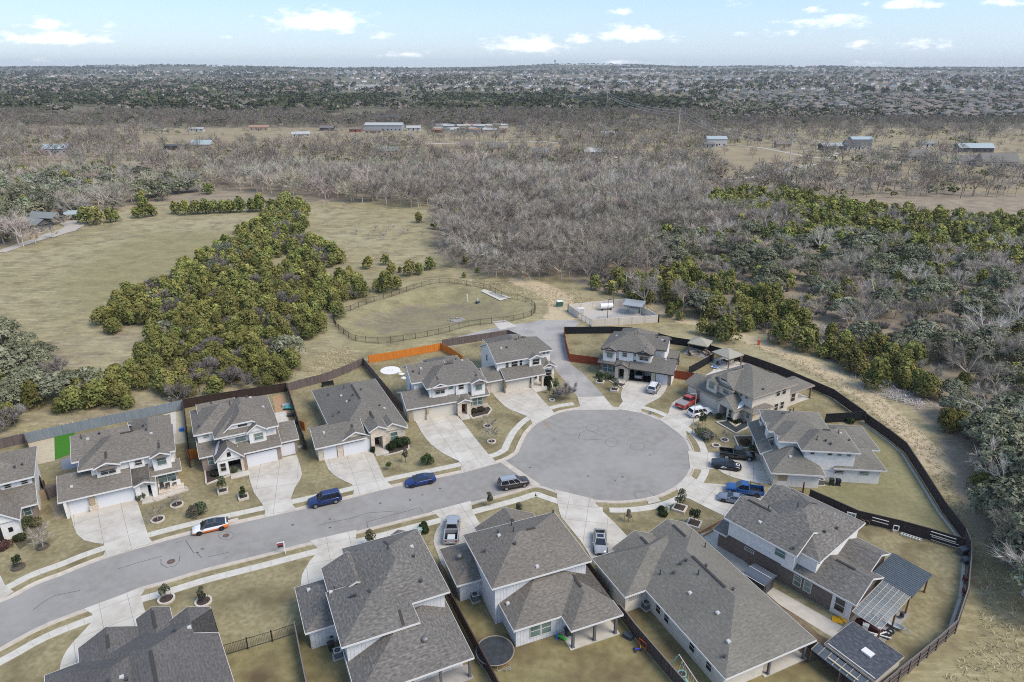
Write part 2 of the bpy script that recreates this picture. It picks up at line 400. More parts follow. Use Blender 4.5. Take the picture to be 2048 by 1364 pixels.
for ch, it in ((0, 1), (1, 14), (2, 1), (3, 5)):
    for _ in range(it):
        q = zz_[:, :, ch].copy(); zz_[1:-1, 1:-1, ch] = (q[1:-1, 1:-1] * 2 + q[:-2, 1:-1] + q[2:, 1:-1] + q[1:-1, :-2] + q[1:-1, 2:]) / 6
zone = zz_.reshape(-1, 4)
ii = np.arange(n_y * n_x).reshape(n_y, n_x)
quads = np.stack([ii[:-1, :-1].ravel(), ii[:-1, 1:].ravel(), ii[1:, 1:].ravel(), ii[1:, :-1].ravel()], 1)
gm = bpy.data.materials.new('dry grassland'); gn, gl, gb = nodes_of(gm); gb.inputs['Roughness'].default_value = 0.95; gb.inputs['Specular IOR Level'].default_value = 0.05
tc_ = gn.new('ShaderNodeTexCoord'); at = gn.new('ShaderNodeAttribute'); at.attribute_name = 'zone'; sp = gn.new('ShaderNodeSeparateColor'); gl.new(at.outputs['Color'], sp.inputs[0])
def gnoise(sc, det=6, rough=0.6, stretch=None):
    k = gn.new('ShaderNodeTexNoise'); k.inputs['Scale'].default_value = sc; k.inputs['Detail'].default_value = det; k.inputs['Roughness'].default_value = rough
    if stretch:
        q = gn.new('ShaderNodeMapping'); q.inputs['Scale'].default_value = stretch; gl.new(tc_.outputs['Object'], q.inputs['Vector']); gl.new(q.outputs[0], k.inputs['Vector'])
    else: gl.new(tc_.outputs['Object'], k.inputs['Vector'])
    return k.outputs['Fac']
def gramp(f, lo, hi):
    k = gn.new('ShaderNodeMapRange'); k.inputs['From Min'].default_value = lo; k.inputs['From Max'].default_value = hi; gl.new(f, k.inputs['Value']); return k.outputs[0]
def gmix(f, a, b, bt='MIX'):
    k = gn.new('ShaderNodeMix'); k.data_type = 'RGBA'; k.blend_type = bt
    if isinstance(f, float): k.inputs['Factor'].default_value = f
    else: gl.new(f, k.inputs['Factor'])
    for nm, q in (('A', a), ('B', b)):
        if isinstance(q, tuple): k.inputs[nm].default_value = (*q, 1)
        else: gl.new(q, k.inputs[nm])
    return k.outputs['Result']
def gmath(op, a, b):
    k = gn.new('ShaderNodeMath'); k.operation = op
    for i, q in enumerate((a, b)):
        if isinstance(q, float): k.inputs[i].default_value = q
        else: gl.new(q, k.inputs[i])
    return k.outputs[0]
big = gnoise(0.022, 6); mid_ = gnoise(0.16, 6, 0.65); fine = gnoise(1.1, 5, 0.7); streak = gnoise(0.5, 6, 0.7, (0.35, 1.3, 1)); vb = gnoise(0.0035, 5)
dry = gmix(gramp(big, 0.4, 0.62), (0.275, 0.235, 0.130), (0.345, 0.300, 0.185))
dry = gmix(gramp(mid_, 0.45, 0.68), dry, (0.180, 0.148, 0.090))
dry = gmix(gmath('MULTIPLY', gramp(streak, 0.50, 0.70), 0.85), dry, (0.45, 0.39, 0.24))
grn = gmix(gramp(mid_, 0.4, 0.65), (0.275, 0.240, 0.130), (0.205, 0.178, 0.098))
grn = gmix(gramp(streak, 0.5, 0.75), grn, (0.31, 0.285, 0.150))
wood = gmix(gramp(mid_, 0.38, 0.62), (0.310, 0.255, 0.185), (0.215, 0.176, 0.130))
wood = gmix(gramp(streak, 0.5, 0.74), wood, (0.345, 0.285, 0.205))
farm = gmix(gramp(vb, 0.42, 0.6), (0.33, 0.27, 0.15), (0.20, 0.17, 0.105))
base = gmix(gramp(sp.outputs[1], 0.0, 1.0), dry, grn)
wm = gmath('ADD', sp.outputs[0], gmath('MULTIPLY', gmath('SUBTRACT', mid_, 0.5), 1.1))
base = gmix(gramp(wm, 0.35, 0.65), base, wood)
dm = gmath('MULTIPLY', gramp(gmath('ADD', sp.outputs[2], gmath('MULTIPLY', gmath('SUBTRACT', fine, 0.5), 0.8)), 0.3, 0.6), 0.8)
base = gmix(dm, base, (0.50, 0.405, 0.27))
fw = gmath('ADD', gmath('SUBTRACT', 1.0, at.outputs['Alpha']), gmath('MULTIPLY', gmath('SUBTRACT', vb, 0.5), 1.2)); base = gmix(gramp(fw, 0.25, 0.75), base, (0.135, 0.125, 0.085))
fv = gn.new('ShaderNodeMapRange'); fv.inputs['To Min'].default_value = 0.62; fv.inputs['To Max'].default_value = 1.38; gl.new(fine, fv.inputs['Value'])
vs = gn.new('ShaderNodeVectorMath'); vs.operation = 'SCALE'; gl.new(base, vs.inputs[0]); gl.new(fv.outputs[0], vs.inputs['Scale']); gl.new(vs.outputs[0], gb.inputs['Base Color'])
bp = gn.new('ShaderNodeBump'); bp.inputs['Strength'].default_value = 0.5; bp.inputs['Distance'].default_value = 0.25; gl.new(streak, bp.inputs['Height']); gl.new(bp.outputs[0], gb.inputs['Normal'])
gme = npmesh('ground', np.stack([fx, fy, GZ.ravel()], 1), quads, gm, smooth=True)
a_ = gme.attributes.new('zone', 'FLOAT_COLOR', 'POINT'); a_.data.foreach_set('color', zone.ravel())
go = bpy.data.objects.new('ground', gme); col.objects.link(go); tag(go, kind='structure')

# ================================================================ street, kerbs, pavements, drives
M_asph = mat('asphalt', (0.242, 0.228, 0.210), 0.9, (0.285, 0.270, 0.250), 0.8, 8, stretch=(1, 1, 1), c3=(0.318, 0.302, 0.280), scale3=0.09, bump=0.1, spec=0.05)
M_lane = mat('worn lane surface', (0.33, 0.31, 0.285), 0.9, (0.38, 0.36, 0.335), 1.5, 7, c3=(0.26, 0.25, 0.24), scale3=0.2, spec=0.15)
M_conc = mat('concrete', (0.50, 0.46, 0.40), 0.85, (0.42, 0.385, 0.33), 0.9, 8, c3=(0.56, 0.53, 0.47), scale3=0.25, spec=0.2)
M_kerb = mat('kerb concrete', (0.52, 0.46, 0.39), 0.85, (0.43, 0.38, 0.32), 1.2, 7, spec=0.2)
M_walk = mat('pavement concrete', (0.56, 0.53, 0.47), 0.85, (0.48, 0.45, 0.39), 1.2, 7, spec=0.2)
M_joint = mat('joint', (0.22, 0.20, 0.17), 0.9)
M_seal = mat('tar seal', (0.10, 0.098, 0.095), 0.7)
def struct(o): return tag(o, kind='structure')
def sheet(name, pts, z, m, parent=None):
    pts = [Vector(p[:2]) for p in pts]
    ar = sum(pts[k].x * pts[(k + 1) % len(pts)].y - pts[(k + 1) % len(pts)].x * pts[k].y for k in range(len(pts)))
    if ar < 0: pts = pts[::-1]
    b = MB(); b.poly([(p.x, p.y, z) for p in pts]); return b
upper = px([(-420, 1330), (-200, 1272), (0, 1205), (74, 1169), (128, 1149), (179, 1128), (255, 1103), (383, 1068), (520, 1037), (682, 1001), (780, 976), (870, 957), (926, 945), (975, 932), (1008, 922)])
bulb = px([(1024, 914), (1036, 905), (1041, 893), (1047, 880), (1056, 865), (1077, 845), (1112, 828), (1147, 820), (1194, 816), (1241, 819), (1288, 828), (1326, 844), (1358, 867), (1375, 888), (1382, 915), (1378, 942), (1354, 970), (1312, 991), (1253, 1001), (1194, 1000), (1147, 992), (1110, 981), (1086, 973)])
lower = px([(1066, 971), (1045, 976), (1020, 984), (941, 1005), (877, 1021), (804, 1039), (706, 1064), (609, 1087), (520, 1110), (408, 1138), (332, 1161), (281, 1175), (230, 1195), (179, 1214), (102, 1243), (51, 1267), (0, 1295), (-200, 1400), (-420, 1520)])
UP = spline(upper + bulb + lower, 5)
road = sheet('street', UP, 0.004, M_asph).build('street', M_asph); struct(road)
M_lawn = mat('winter lawn', (0.215, 0.186, 0.100), 0.95, (0.310, 0.265, 0.160), 1.6, 9, c3=(0.150, 0.122, 0.068), scale3=0.22, spec=0.05, bump=0.4)
M_lawn2 = mat('olive brown back lawn', (0.190, 0.160, 0.075), 0.95, (0.255, 0.215, 0.110), 1.1, 8, c3=(0.115, 0.085, 0.050), scale3=0.16, spec=0.05, bump=0.4)  # back yards have their own olive brown, patchy grass
M_lawn3 = mat('greener side lawn', (0.205, 0.190, 0.098), 0.95, (0.265, 0.240, 0.138), 1.4, 9, c3=(0.165, 0.150, 0.078), scale3=0.09, spec=0.05, bump=0.4)
M_soil = mat('bare soil', (0.15, 0.105, 0.065), 0.95, (0.20, 0.155, 0.095), 1.4, 8, c3=(0.10, 0.07, 0.045), scale3=0.3)
lots = px([(-500, 1010), (-200, 930), (0, 899), (53, 887), (367, 819), (368, 815), (574, 783), (727, 730), (738, 726), (881, 699), (1016, 674), (1095, 700), (1128, 668), (1220, 667), (1280, 668), (1350, 690), (1425, 708), (1490, 725), (1560, 750), (1625, 777), (1660, 794), (1728, 842), (1745, 854), (1778, 880), (1809, 905), (1847, 964), (1885, 1025), (1926, 1079), (1936, 1136), (1930, 1200), (1908, 1266), (1834, 1330), (1790, 1380), (1500, 2300), (200, 2300), (-900, 1700)])
lawn = sheet('lawn', lots, -0.003, M_lawn).build('lawn', M_lawn); struct(lawn)
def lot(pts, z, m, name='back_lawn'): return struct(sheet(name, px(pts), z, m).build(name, m))
lot([(1615, 998), (1712, 1043), (1796, 1061), (1926, 1103), (1885, 1025), (1847, 964), (1809, 905), (1778, 880), (1740, 854), (1700, 870), (1560, 960)], 0.001, M_lawn3)
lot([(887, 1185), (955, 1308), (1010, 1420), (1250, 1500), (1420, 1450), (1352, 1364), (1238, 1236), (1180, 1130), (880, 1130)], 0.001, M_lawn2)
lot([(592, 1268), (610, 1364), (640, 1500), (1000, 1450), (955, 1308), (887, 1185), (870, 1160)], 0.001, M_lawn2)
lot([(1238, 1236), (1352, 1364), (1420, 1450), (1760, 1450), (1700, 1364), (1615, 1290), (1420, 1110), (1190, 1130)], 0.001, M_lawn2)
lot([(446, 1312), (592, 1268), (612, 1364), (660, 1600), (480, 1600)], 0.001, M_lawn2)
lot([(1424, 1080), (1490, 1135), (1640, 1270), (1700, 1300), (1600, 1330), (1500, 1230), (1400, 1100)], 0.0015, M_soil, 'bare_soil')
# kerb and gutter as one swept section
def sweep(line, prof, name, m, lowered=None):
    b = MB(); rows = []
    for i, p in enumerate(line):
        a = line[max(0, i - 1)]; q = line[min(len(line) - 1, i + 1)]; t = (q - a).normalized(); nx, ny = -t.y, t.x
        k = 0.25 if (lowered and any(bool(inpoly(np.array([p.x + nx]), np.array([p.y + ny]), D)[0]) for D in lowered)) else 1
        rows.append([(p.x + nx * o, p.y + ny * o, z if z < 0.05 else z * k) for o, z in prof])
    b.grid(rows); return struct(b.build(name, m))
DR = {
 'A': [(-60, 1175), (0, 1150), (11, 1172), (28, 1184), (0, 1200), (-70, 1230)],
 'B': [(140, 1026), (148, 1055), (153, 1068), (168, 1081), (189, 1086), (207, 1088), (212, 1100), (203, 1119), (306, 1086), (298, 1076), (277, 1010), (270, 995), (200, 1013), (150, 1022)],
 'C': [(495, 930), (499, 960), (508, 986), (524, 1008), (530, 1020), (529, 1035), (596, 1020), (585, 1010), (582, 996), (590, 975), (601, 958), (604, 948), (600, 930), (593, 910), (545, 920)],
 'D': [(646, 915), (656, 938), (665, 948), (676, 956), (690, 963), (704, 969), (708, 978), (706, 995), (786, 974), (770, 960), (762, 941), (750, 915), (741, 898), (690, 908)],
 'E': [(829, 840), (836, 852), (843, 865), (852, 878), (863, 890), (876, 900), (889, 909), (904, 916), (917, 922), (923, 932), (920, 946), (996, 927), (980, 913), (950, 876), (924, 842), (910, 828), (860, 838)],
 'F': [(983, 784), (990, 794), (1001, 805), (1010, 813), (1021, 820), (1037, 826), (1055, 833), (1062, 841), (1066, 852), (1110, 828), (1100, 816), (1085, 800), (1070, 782), (1058, 772), (1030, 777)],
 'lane': [(1155, 795), (1208, 793), (1216, 803), (1226, 814), (1240, 820), (1146, 820), (1160, 812)],
 'G': [(1254, 762), (1246, 776), (1242, 786), (1242, 796), (1246, 803), (1240, 810), (1234, 818), (1284, 827), (1282, 816), (1295, 808), (1317, 797), (1328, 786), (1335, 772), (1335, 766), (1290, 764)],
 'H': [(1378, 789), (1360, 796), (1346, 805), (1339, 817), (1337, 826), (1330, 833), (1318, 839), (1374, 880), (1372, 858), (1383, 848), (1402, 838), (1441, 825), (1445, 815), (1410, 790)],
 'I': [(1376, 902), (1388, 904), (1440, 906), (1500, 905), (1520, 909), (1532, 925), (1549, 969), (1520, 967), (1496, 963), (1466, 955), (1447, 947), (1433, 938), (1400, 940), (1380, 938)],
 'J': [(1376, 948), (1390, 958), (1406, 966), (1440, 969), (1463, 972), (1530, 990), (1510, 1050), (1445, 1031), (1410, 1014), (1379, 998), (1362, 994), (1352, 975)],
 'K': [(1108, 979), (1114, 990), (1115, 1005), (1118, 1022), (1123, 1036), (1140, 1056), (1161, 1082), (1175, 1104), (1189, 1130), (1210, 1130), (1255, 1073), (1228, 1045), (1202, 1020), (1192, 1008), (1186, 998)],
 'L': [(863, 1023), (873, 1030), (883, 1040), (880, 1050), (874, 1058), (869, 1070), (867, 1082), (869, 1092), (875, 1108), (883, 1128), (900, 1150), (990, 1100), (970, 1062), (955, 1040), (944, 1020), (942, 1002)],
 'M': [(619, 1082), (634, 1096), (634, 1106), (620, 1122), (610, 1138), (604, 1150), (602, 1164), (603, 1180), (690, 1180), (735, 1130), (719, 1108), (711, 1085), (713, 1060)],
 'N': [(168, 1218), (184, 1228), (188, 1240), (165, 1265), (146, 1285), (136, 1298), (128, 1311), (122, 1325), (119, 1345), (250, 1345), (296, 1240), (287, 1212), (282, 1192), (294, 1172)],
}
DRG = {k: px(q) for k, q in DR.items()}
M_apron = M_conc
for k, q in DRG.items():
    o = sheet('driveway', q, 0.062, M_conc); pts = [Vector(p[:2]) for p in q]
    ar = sum(pts[i].x * pts[(i + 1) % len(pts)].y - pts[(i + 1) % len(pts)].x * pts[i].y for i in range(len(pts)))
    if ar < 0: pts = pts[::-1]
    for i in range(len(pts)):
        a, b = pts[i], pts[(i + 1) % len(pts)]
        o.poly([(a.x, a.y, -0.02), (b.x, b.y, -0.02), (b.x, b.y, 0.062), (a.x, a.y, 0.062)])
    struct(o.build('driveway' if k != 'lane' else 'lane_apron', M_conc))
sweep(UP, [(-0.05, 0.006), (0.45, 0.022), (0.52, 0.13), (0.66, 0.13), (0.70, -0.02)], 'kerb', M_kerb, list(DRG.values()))
# pavements: ribbons beside the kerb
NU, NB = 14 * 5, (14 + 23) * 5
def ribbon(i0, i1, d0, d1, name='pavement', z=0.045, m=M_walk):
    seg = UP[i0:i1]; A, B = offset(UP, d0)[i0:i1], offset(UP, d1)[i0:i1]
    b = MB(); b.grid([[(p.x, p.y, z) for p in A], [(p.x, p.y, z) for p in B]])
    b.grid([[(p.x, p.y, -0.02) for p in A], [(p.x, p.y, z) for p in A]]); b.grid([[(p.x, p.y, z) for p in B], [(p.x, p.y, -0.02) for p in B]])
    # cross joints every 1.5 m are saw cuts of the slab
    acc = 0
    j = MB()
    for i in range(len(seg) - 1):
        acc += (seg[i + 1] - seg[i]).length
        if acc > 1.6:
            acc = 0; t = (seg[i + 1] - seg[i]).normalized() * 0.02
            j.poly([(A[i].x, A[i].y, z + .003), (A[i].x + t.x, A[i].y + t.y, z + .003), (B[i].x + t.x, B[i].y + t.y, z + .003), (B[i].x, B[i].y, z + .003)])
    o = struct(b.build(name, m)); j.build('saw_joint', M_joint, o); return o
ribbon(0, NU + 42, -1.85 * -1, 3.05)
ribbon(NU + 52, NU + 99, 1.75, 2.95)
ribbon(NU + 99, len(UP), 1.75, 2.95)
# saw joints on the drives
for k, q in DRG.items():
    if k in ('lane', 'A'): continue
    c = sum(q, Vector()) / len(q); b = MB()
    far_ = max(q, key=lambda p: min((Vector(p[:2]) - u).length for u in UP[::3])); near_ = min(UP, key=lambda u: (u - Vector(c[:2])).length)
    ax = (Vector((c.x, c.y)) - near_).normalized(); pr = Vector((-ax.y, ax.x))
    X = np.array([p.x for p in q]); Y = np.array([p.y for p in q])
    def cut(o, d):
        ts = np.linspace(-14, 14, 281); xx = o.x + d.x * ts; yy_ = o.y + d.y * ts; ins = inpoly(xx, yy_, q); s0 = None
        for i in range(len(ts)):
            if ins[i] and s0 is None: s0 = i
            if s0 is not None and (not ins[i] or i == len(ts) - 1):
                if i - s0 > 6:
                    w_ = Vector((-d.y, d.x)) * 0.025; a1 = Vector((xx[s0], yy_[s0])); b1 = Vector((xx[i - 1], yy_[i - 1]))
                    b.poly([(*(a1 - w_ * .7), .066), (*(b1 - w_), .066), (*(b1 + w_ * .7), .066), (*(a1 + w_ * .7), .066)])
                s0 = None
    c2 = Vector((c.x, c.y))
    for o_ in (-7.2, -3.6, 0, 3.6, 7.2): cut(c2 + ax * o_, pr)
    for o_ in (-2.6, 0.4, 3.4): cut(c2 + pr * o_, ax)
    struct(b.build('drive_joint', M_joint))
# worn lane between the two houses, path to the basin, concrete strip across the street
lane = px([(1208, 793), (1155, 795), (1146, 780), (1132, 764), (1115, 745), (1104, 728), (1098, 712), (1090, 698), (1070, 684), (1045, 672), (1020, 668), (960, 682), (890, 695), (882, 691), (885, 682), (960, 662), (1010, 651), (1060, 645), (1075, 641), (1150, 640), (1160, 646), (1150, 654), (1128, 662), (1126, 668), (1130, 690), (1136, 716), (1144, 730), (1165, 746), (1184, 765), (1198, 781)])
struct(sheet('lane', lane, 0.008, M_lane).build('lane', M_lane))
struct(sheet('path', px([(985, 643), (1010, 640), (1035, 652), (1000, 660)]), 0.012, M_conc).build('path', M_conc))
strip = px([(1000, 924), (1012, 922), (1082, 970), (1070, 974)])
struct(sheet('valley_gutter', strip, 0.012, M_kerb).build('valley_gutter', M_kerb))
# tar seals in the street
def seam(line, w_=0.042, z=0.0085, closed=False):
    pts = [Vector(p[:2]) for p in px(line)] if not isinstance(line[0], Vector) else line
    if closed: pts = pts + [pts[0]]
    A, B = offset(pts, w_), offset(pts, -w_)
    b = MB(); b.grid([[(p.x, p.y, z) for p in A], [(p.x, p.y, z) for p in B]]); return b
sm = []
for q in ([(66, 1220), (85, 1205), (110, 1191), (130, 1187), (160, 1181)], [(235, 1138), (270, 1127), (325, 1112)], [(351, 1086), (371, 1080), (388, 1107)], [(392, 1104), (404, 1116)], [(415, 1114), (460, 1104)],
          [(636, 1050), (700, 1037), (735, 1026), (790, 1022)], [(733, 1044), (840, 1015), (846, 1025)], [(733, 1044), (736, 1056)], [(1268, 987), (1274, 998)], [(1268, 985), (1297, 981), (1310, 992)],
          [(1205, 878), (1175, 880), (1157, 877), (1160, 866), (1175, 860), (1210, 872)], [(322, 1118), (322, 1128), (333, 1135), (350, 1132), (359, 1122), (360, 1112)]):
    sm.append(seam(q))
for cu, cv, ru, rv in ((452, 1071, 16, 8), (1223, 885, 12, 9), (1185, 856, 13, 7), (1275, 892, 15, 8)):
    sm.append(seam([(cu + ru * math.cos(t), cv + rv * math.sin(t)) for t in np.linspace(0, 6.1, 14)], 0.026))
b = MB()
for q in sm:
    k = len(b.v); b.v += q.v; b.f += [tuple(i + k for i in f) for f in q.f]; b.m += q.m
b.build('tar_seal', M_seal, road)
b = MB()
random.seed(4)
for (u, v) in ((395, 1105), (405, 1098), (470, 1045), (660, 1038), (760, 1006), (820, 1000), (845, 990), (880, 977), (1176, 952), (1245, 954), (1107, 880), (1300, 910), (1260, 838), (660, 1055), (585, 1050), (1060, 935), (1230, 962)):
    p = P(u, v); b.poly([(p.x + (0.12 + 0.12 * random.random()) * math.cos(t) * 1.3, p.y + (0.10 + 0.12 * random.random()) * math.sin(t), 0.009) for t in np.linspace(0, 5.6, 8)])
b.build('oil_stain', M_seal, road)
M_dirtp = mat('dried mud', (0.30, 0.24, 0.18), 0.9, (0.24, 0.20, 0.16), 2)
b = MB(); b.poly([(*P(u, v)[:2], 0.0095) for u, v in ((1085, 843), (1092, 842), (1098, 850), (1105, 857), (1100, 858), (1091, 852))]); b.build('mud_stain', M_dirtp, road)
# ================================================================ houses
SH = {'warm': shingle('warm grey shingles', (0.168, 0.155, 0.136), (0.122, 0.112, 0.098), (0.222, 0.205, 0.182)),
      'brown': shingle('brown grey shingles', (0.178, 0.160, 0.138), (0.126, 0.112, 0.097), (0.236, 0.212, 0.184)),
      'mottled': shingle('mottled blue grey shingles', (0.160, 0.149, 0.136), (0.100, 0.095, 0.088), (0.242, 0.226, 0.205)),
      'charcoal': shingle('charcoal shingles', (0.130, 0.122, 0.116), (0.095, 0.090, 0.086), (0.170, 0.160, 0.150)),
      'olive': shingle('olive grey shingles', (0.185, 0.172, 0.148), (0.145, 0.135, 0.116), (0.230, 0.214, 0.185)),
      'slate': shingle('dark slate shingles', (0.080, 0.086, 0.098), (0.055, 0.060, 0.070), (0.135, 0.140, 0.150))}
WALLS = {'white': brickmat('white board siding', (0.75, 0.73, 0.70), (0.72, 0.70, 0.67), (0.50, 0.49, 0.48), 40, 0.19, 0.010),
         'cream': brickmat('cream siding', (0.62, 0.57, 0.49), (0.60, 0.55, 0.47), (0.45, 0.41, 0.35), 40, 0.19, 0.010),
         'grey': brickmat('pale grey board siding', (0.62, 0.615, 0.615), (0.60, 0.595, 0.595), (0.38, 0.38, 0.39), 0.4, 40, 0.02),
         'greige': brickmat('greige siding', (0.52, 0.48, 0.42), (0.50, 0.46, 0.40), (0.38, 0.35, 0.31), 40, 0.19, 0.010),
         'stone': brickmat('pale limestone', (0.62, 0.53, 0.42), (0.50, 0.41, 0.31), (0.62, 0.57, 0.50), 0.55, 0.24, 0.02),
         'tan': mat('tan stucco', (0.40, 0.32, 0.20), 0.9, (0.34, 0.27, 0.17), 6),
         'brick': brickmat('red brown brick', (0.26, 0.175, 0.135), (0.20, 0.135, 0.105), (0.36, 0.32, 0.28), 0.22, 0.075, 0.012),
         'darkbrick': brickmat('dark brown brick', (0.145, 0.105, 0.085), (0.105, 0.078, 0.064), (0.20, 0.17, 0.15), 0.22, 0.075, 0.012)}
M_trimw = mat('white trim', (0.66, 0.64, 0.62), 0.7); M_trimt = mat('tan trim', (0.40, 0.33, 0.26), 0.7); M_trimd = mat('dark trim', (0.05, 0.045, 0.04), 0.7)
M_soff = mat('soffit', (0.42, 0.38, 0.33), 0.8)
M_gdw = mat('white garage door', (0.66, 0.66, 0.68), 0.6); M_gdb = mat('beige garage door', (0.58, 0.54, 0.46), 0.6)
M_frame = mat('window frame', (0.55, 0.53, 0.48), 0.6); M_glass = mat('window glass', (0.075, 0.125, 0.115), 0.12, spec=0.7, c2=(0.16, 0.23, 0.205), scale=0.7)
M_gdark = mat('dark window glass', (0.018, 0.02, 0.022), 0.1, spec=0.7); M_door = mat('dark door', (0.028, 0.022, 0.02), 0.5)
M_pipe = mat('vent pipe', (0.06, 0.06, 0.065), 0.5); M_vent = mat('pale roof vent', (0.50, 0.49, 0.48), 0.6); M_turb = mat('turbine vent', (0.20, 0.19, 0.18), 0.5, metal=0.4)
M_dark = mat('painted inner shade', (0.02, 0.018, 0.018), 0.9); M_ridge = mat('ridge vent slot', (0.055, 0.05, 0.047), 0.9)  # near-black stands in for the shade inside porches and the garage
M_awn = mat('bronze awning', (0.13, 0.11, 0.10), 0.6); M_wpost = mat('porch post', (0.13, 0.125, 0.125), 0.7); M_tpost = mat('timber post', (0.20, 0.12, 0.075), 0.8)
M_flash = mat('roof flashing', (0.72, 0.76, 0.82), 0.45, metal=0.3)
class House:
    def __init__(s, label, org, yaw, shing, trim=M_trimw, gd=M_gdw, name='house', cat='house'):
        s.t = thing(name, label, cat, (org[0], org[1], 0), R(yaw)); s.roof = MB(); s.walls = {}; s.trim = MB(); s.planes = []; s.items = []
        s.sh = SH[shing]; s.tm = trim; s.gd = gd; s.out = []; s.slot = MB()
    def W(s, m, x0, x1, y0, y1, z1, z0=-0.1): s.walls.setdefault(m, MB()).box(x0, x1, y0, y1, z0, z1, bot=False); return s
    def wpoly(s, m, pts): s.walls.setdefault(m, MB()).poly(pts)
    def slab(s, polys, th=0.2):
        """closed roof solid: shingled faces on top, soffit under, fascia round the rim"""
        edges = {}
        for p in polys:
            s.roof.poly(p, 0); s.roof.poly([(q[0], q[1], q[2] - th) for q in reversed(p)], 1)
            for i in range(len(p)):
                a, b = tuple(np.round(p[i], 4)), tuple(np.round(p[(i + 1) % len(p)], 4))
                if (b, a) in edges: del edges[(b, a)]
                else: edges[(a, b)] = (p[i], p[(i + 1) % len(p)])
        for a, b in edges.values():
            d = Vector(b) - Vector(a); k = Vector((d.y, -d.x, 0))
            if k.length < 1e-6: continue
            k = k.normalized() * 0.02; A, B = Vector(a) + k, Vector(b) + k; u = Vector((0, 0, th)); e = Vector((0, 0, 0.025))
            s.trim.poly([A - u, B - u, B + e, A + e]); s.trim.poly([A + e, B + e, Vector(b) + e - k, Vector(a) + e - k]); s.trim.poly([Vector(a) - u - k, Vector(b) - u - k, B - u, A - u])
    def H(s, x0, x1, y0, y1, ze, p, axis='x', g=(0, 0), wm=None):
        """hip roof on its eave rectangle; g turns an end (start, end of the ridge) into a gable"""
        if axis == 'y':
            tr = lambda a, b, z: (b, a, z); a0, a1, b0, b1 = y0, y1, x0, x1
        else:
            tr = lambda a, b, z: (a, b, z); a0, a1, b0, b1 = x0, x1, y0, y1
        h = (b1 - b0) / 2; m = (b0 + b1) / 2; zr = ze + p * h
        r0 = a0 if g[0] else a0 + h; r1 = a1 if g[1] else a1 - h
        if r0 > r1: r0 = r1 = (r0 + r1) / 2
        A, B, C_, D = tr(a0, b0, ze), tr(a1, b0, ze), tr(a1, b1, ze), tr(a0, b1, ze); E0, E1 = tr(r0, m, zr), tr(r1, m, zr)
        fl = [[A, B, E1, E0], [C_, D, E0, E1]]
        if r1 - r0 < 1e-6: fl = [[A, B, E0], [C_, D, E0]]; E1 = E0
        if not g[0]: fl.append([D, A, E0])
        if not g[1]: fl.append([B, C_, E1])
        if axis == 'y': fl = [list(reversed(f)) for f in fl]
        s.slab(fl)
        for k, gg in enumerate(g):
            if gg and wm:
                i = a0 + 0.35 if k == 0 else a1 - 0.35; dd = 0.3
                tri = [tr(i, b0 + dd, ze - 0.05), tr(i, b1 - dd, ze - 0.05), tr(i, m, zr - 0.12 - p * 0)]
                if (k == 0) == (axis == 'x'): tri.reverse()
                s.wpoly(wm, tri)
        s.planes.append((x0, x1, y0, y1, ze, p, axis, g)); return s
    def G(s, x0, x1, y0, y1, ze, p, axis='x', wm=None, g=(1, 1)): return s.H(x0, x1, y0, y1, ze, p, axis, g, wm)
    def S(s, x0, x1, y0, y1, ze, p, side='f'):
        zz = {'f': lambda x, y: ze + p * (y - y0), 'b': lambda x, y: ze + p * (y1 - y), 'l': lambda x, y: ze + p * (x - x0), 'r': lambda x, y: ze + p * (x1 - x)}[side]
        s.slab([[(x, y, zz(x, y)) for x, y in ((x0, y0), (x1, y0), (x1, y1), (x0, y1))]]); s.planes.append((x0, x1, y0, y1, zz)); return s
    def clipgable(s, x0, x1, y0, y1, ze, p, zc, wm):
        """front gable with its peak clipped by a small hip, ridge running back"""
        m = (x0 + x1) / 2; zr = ze + p * (x1 - x0) / 2; hw = (zr - zc) / p; rb = y0 + hw
        s.slab([[(x0, y1, ze), (x0, y0, ze), (m - hw, y0, zc), (m, rb, zr), (m, y1, zr)], [(x1, y0, ze), (x1, y1, ze), (m, y1, zr), (m, rb, zr), (m + hw, y0, zc)], [(m - hw, y0, zc), (m + hw, y0, zc), (m, rb, zr)]])
        s.wpoly(wm, [(x0 + .3, y0 + .35, ze), (x1 - .3, y0 + .35, ze), (m + hw, y0 + .35, zc - .1), (m - hw, y0 + .35, zc - .1)]); return s
    def zat(s, x, y):
        z = 0
        for q in s.planes:
            x0, x1, y0, y1 = q[:4]
            if not (x0 <= x <= x1 and y0 <= y <= y1): continue
            if len(q) == 5: z = max(z, q[4](x, y)); continue
            ze, p, axis, g = q[4:]
            d = [y - y0, y1 - y] if axis == 'x' else [x - x0, x1 - x]
            e = [x - x0, x1 - x] if axis == 'x' else [y - y0, y1 - y]
            if not g[0]: d.append(e[0])
            if not g[1]: d.append(e[1])
            z = max(z, ze + p * min(d))
        return z
    def pt(s, face, c, a, z, o=0.0): return {'f': (a, c - o, z), 'b': (a, c + o, z), 'l': (c - o, a, z), 'r': (c + o, a, z)}[face]
    def panel(s, b, face, c, a0, a1, z0, z1, o0, o1, m=0):
        lo, hi = s.pt(face, c, a0, z0, o0), s.pt(face, c, a1, z1, o1)
        b.box(min(lo[0], hi[0]), max(lo[0], hi[0]), min(lo[1], hi[1]), max(lo[1], hi[1]), z0, z1, m)
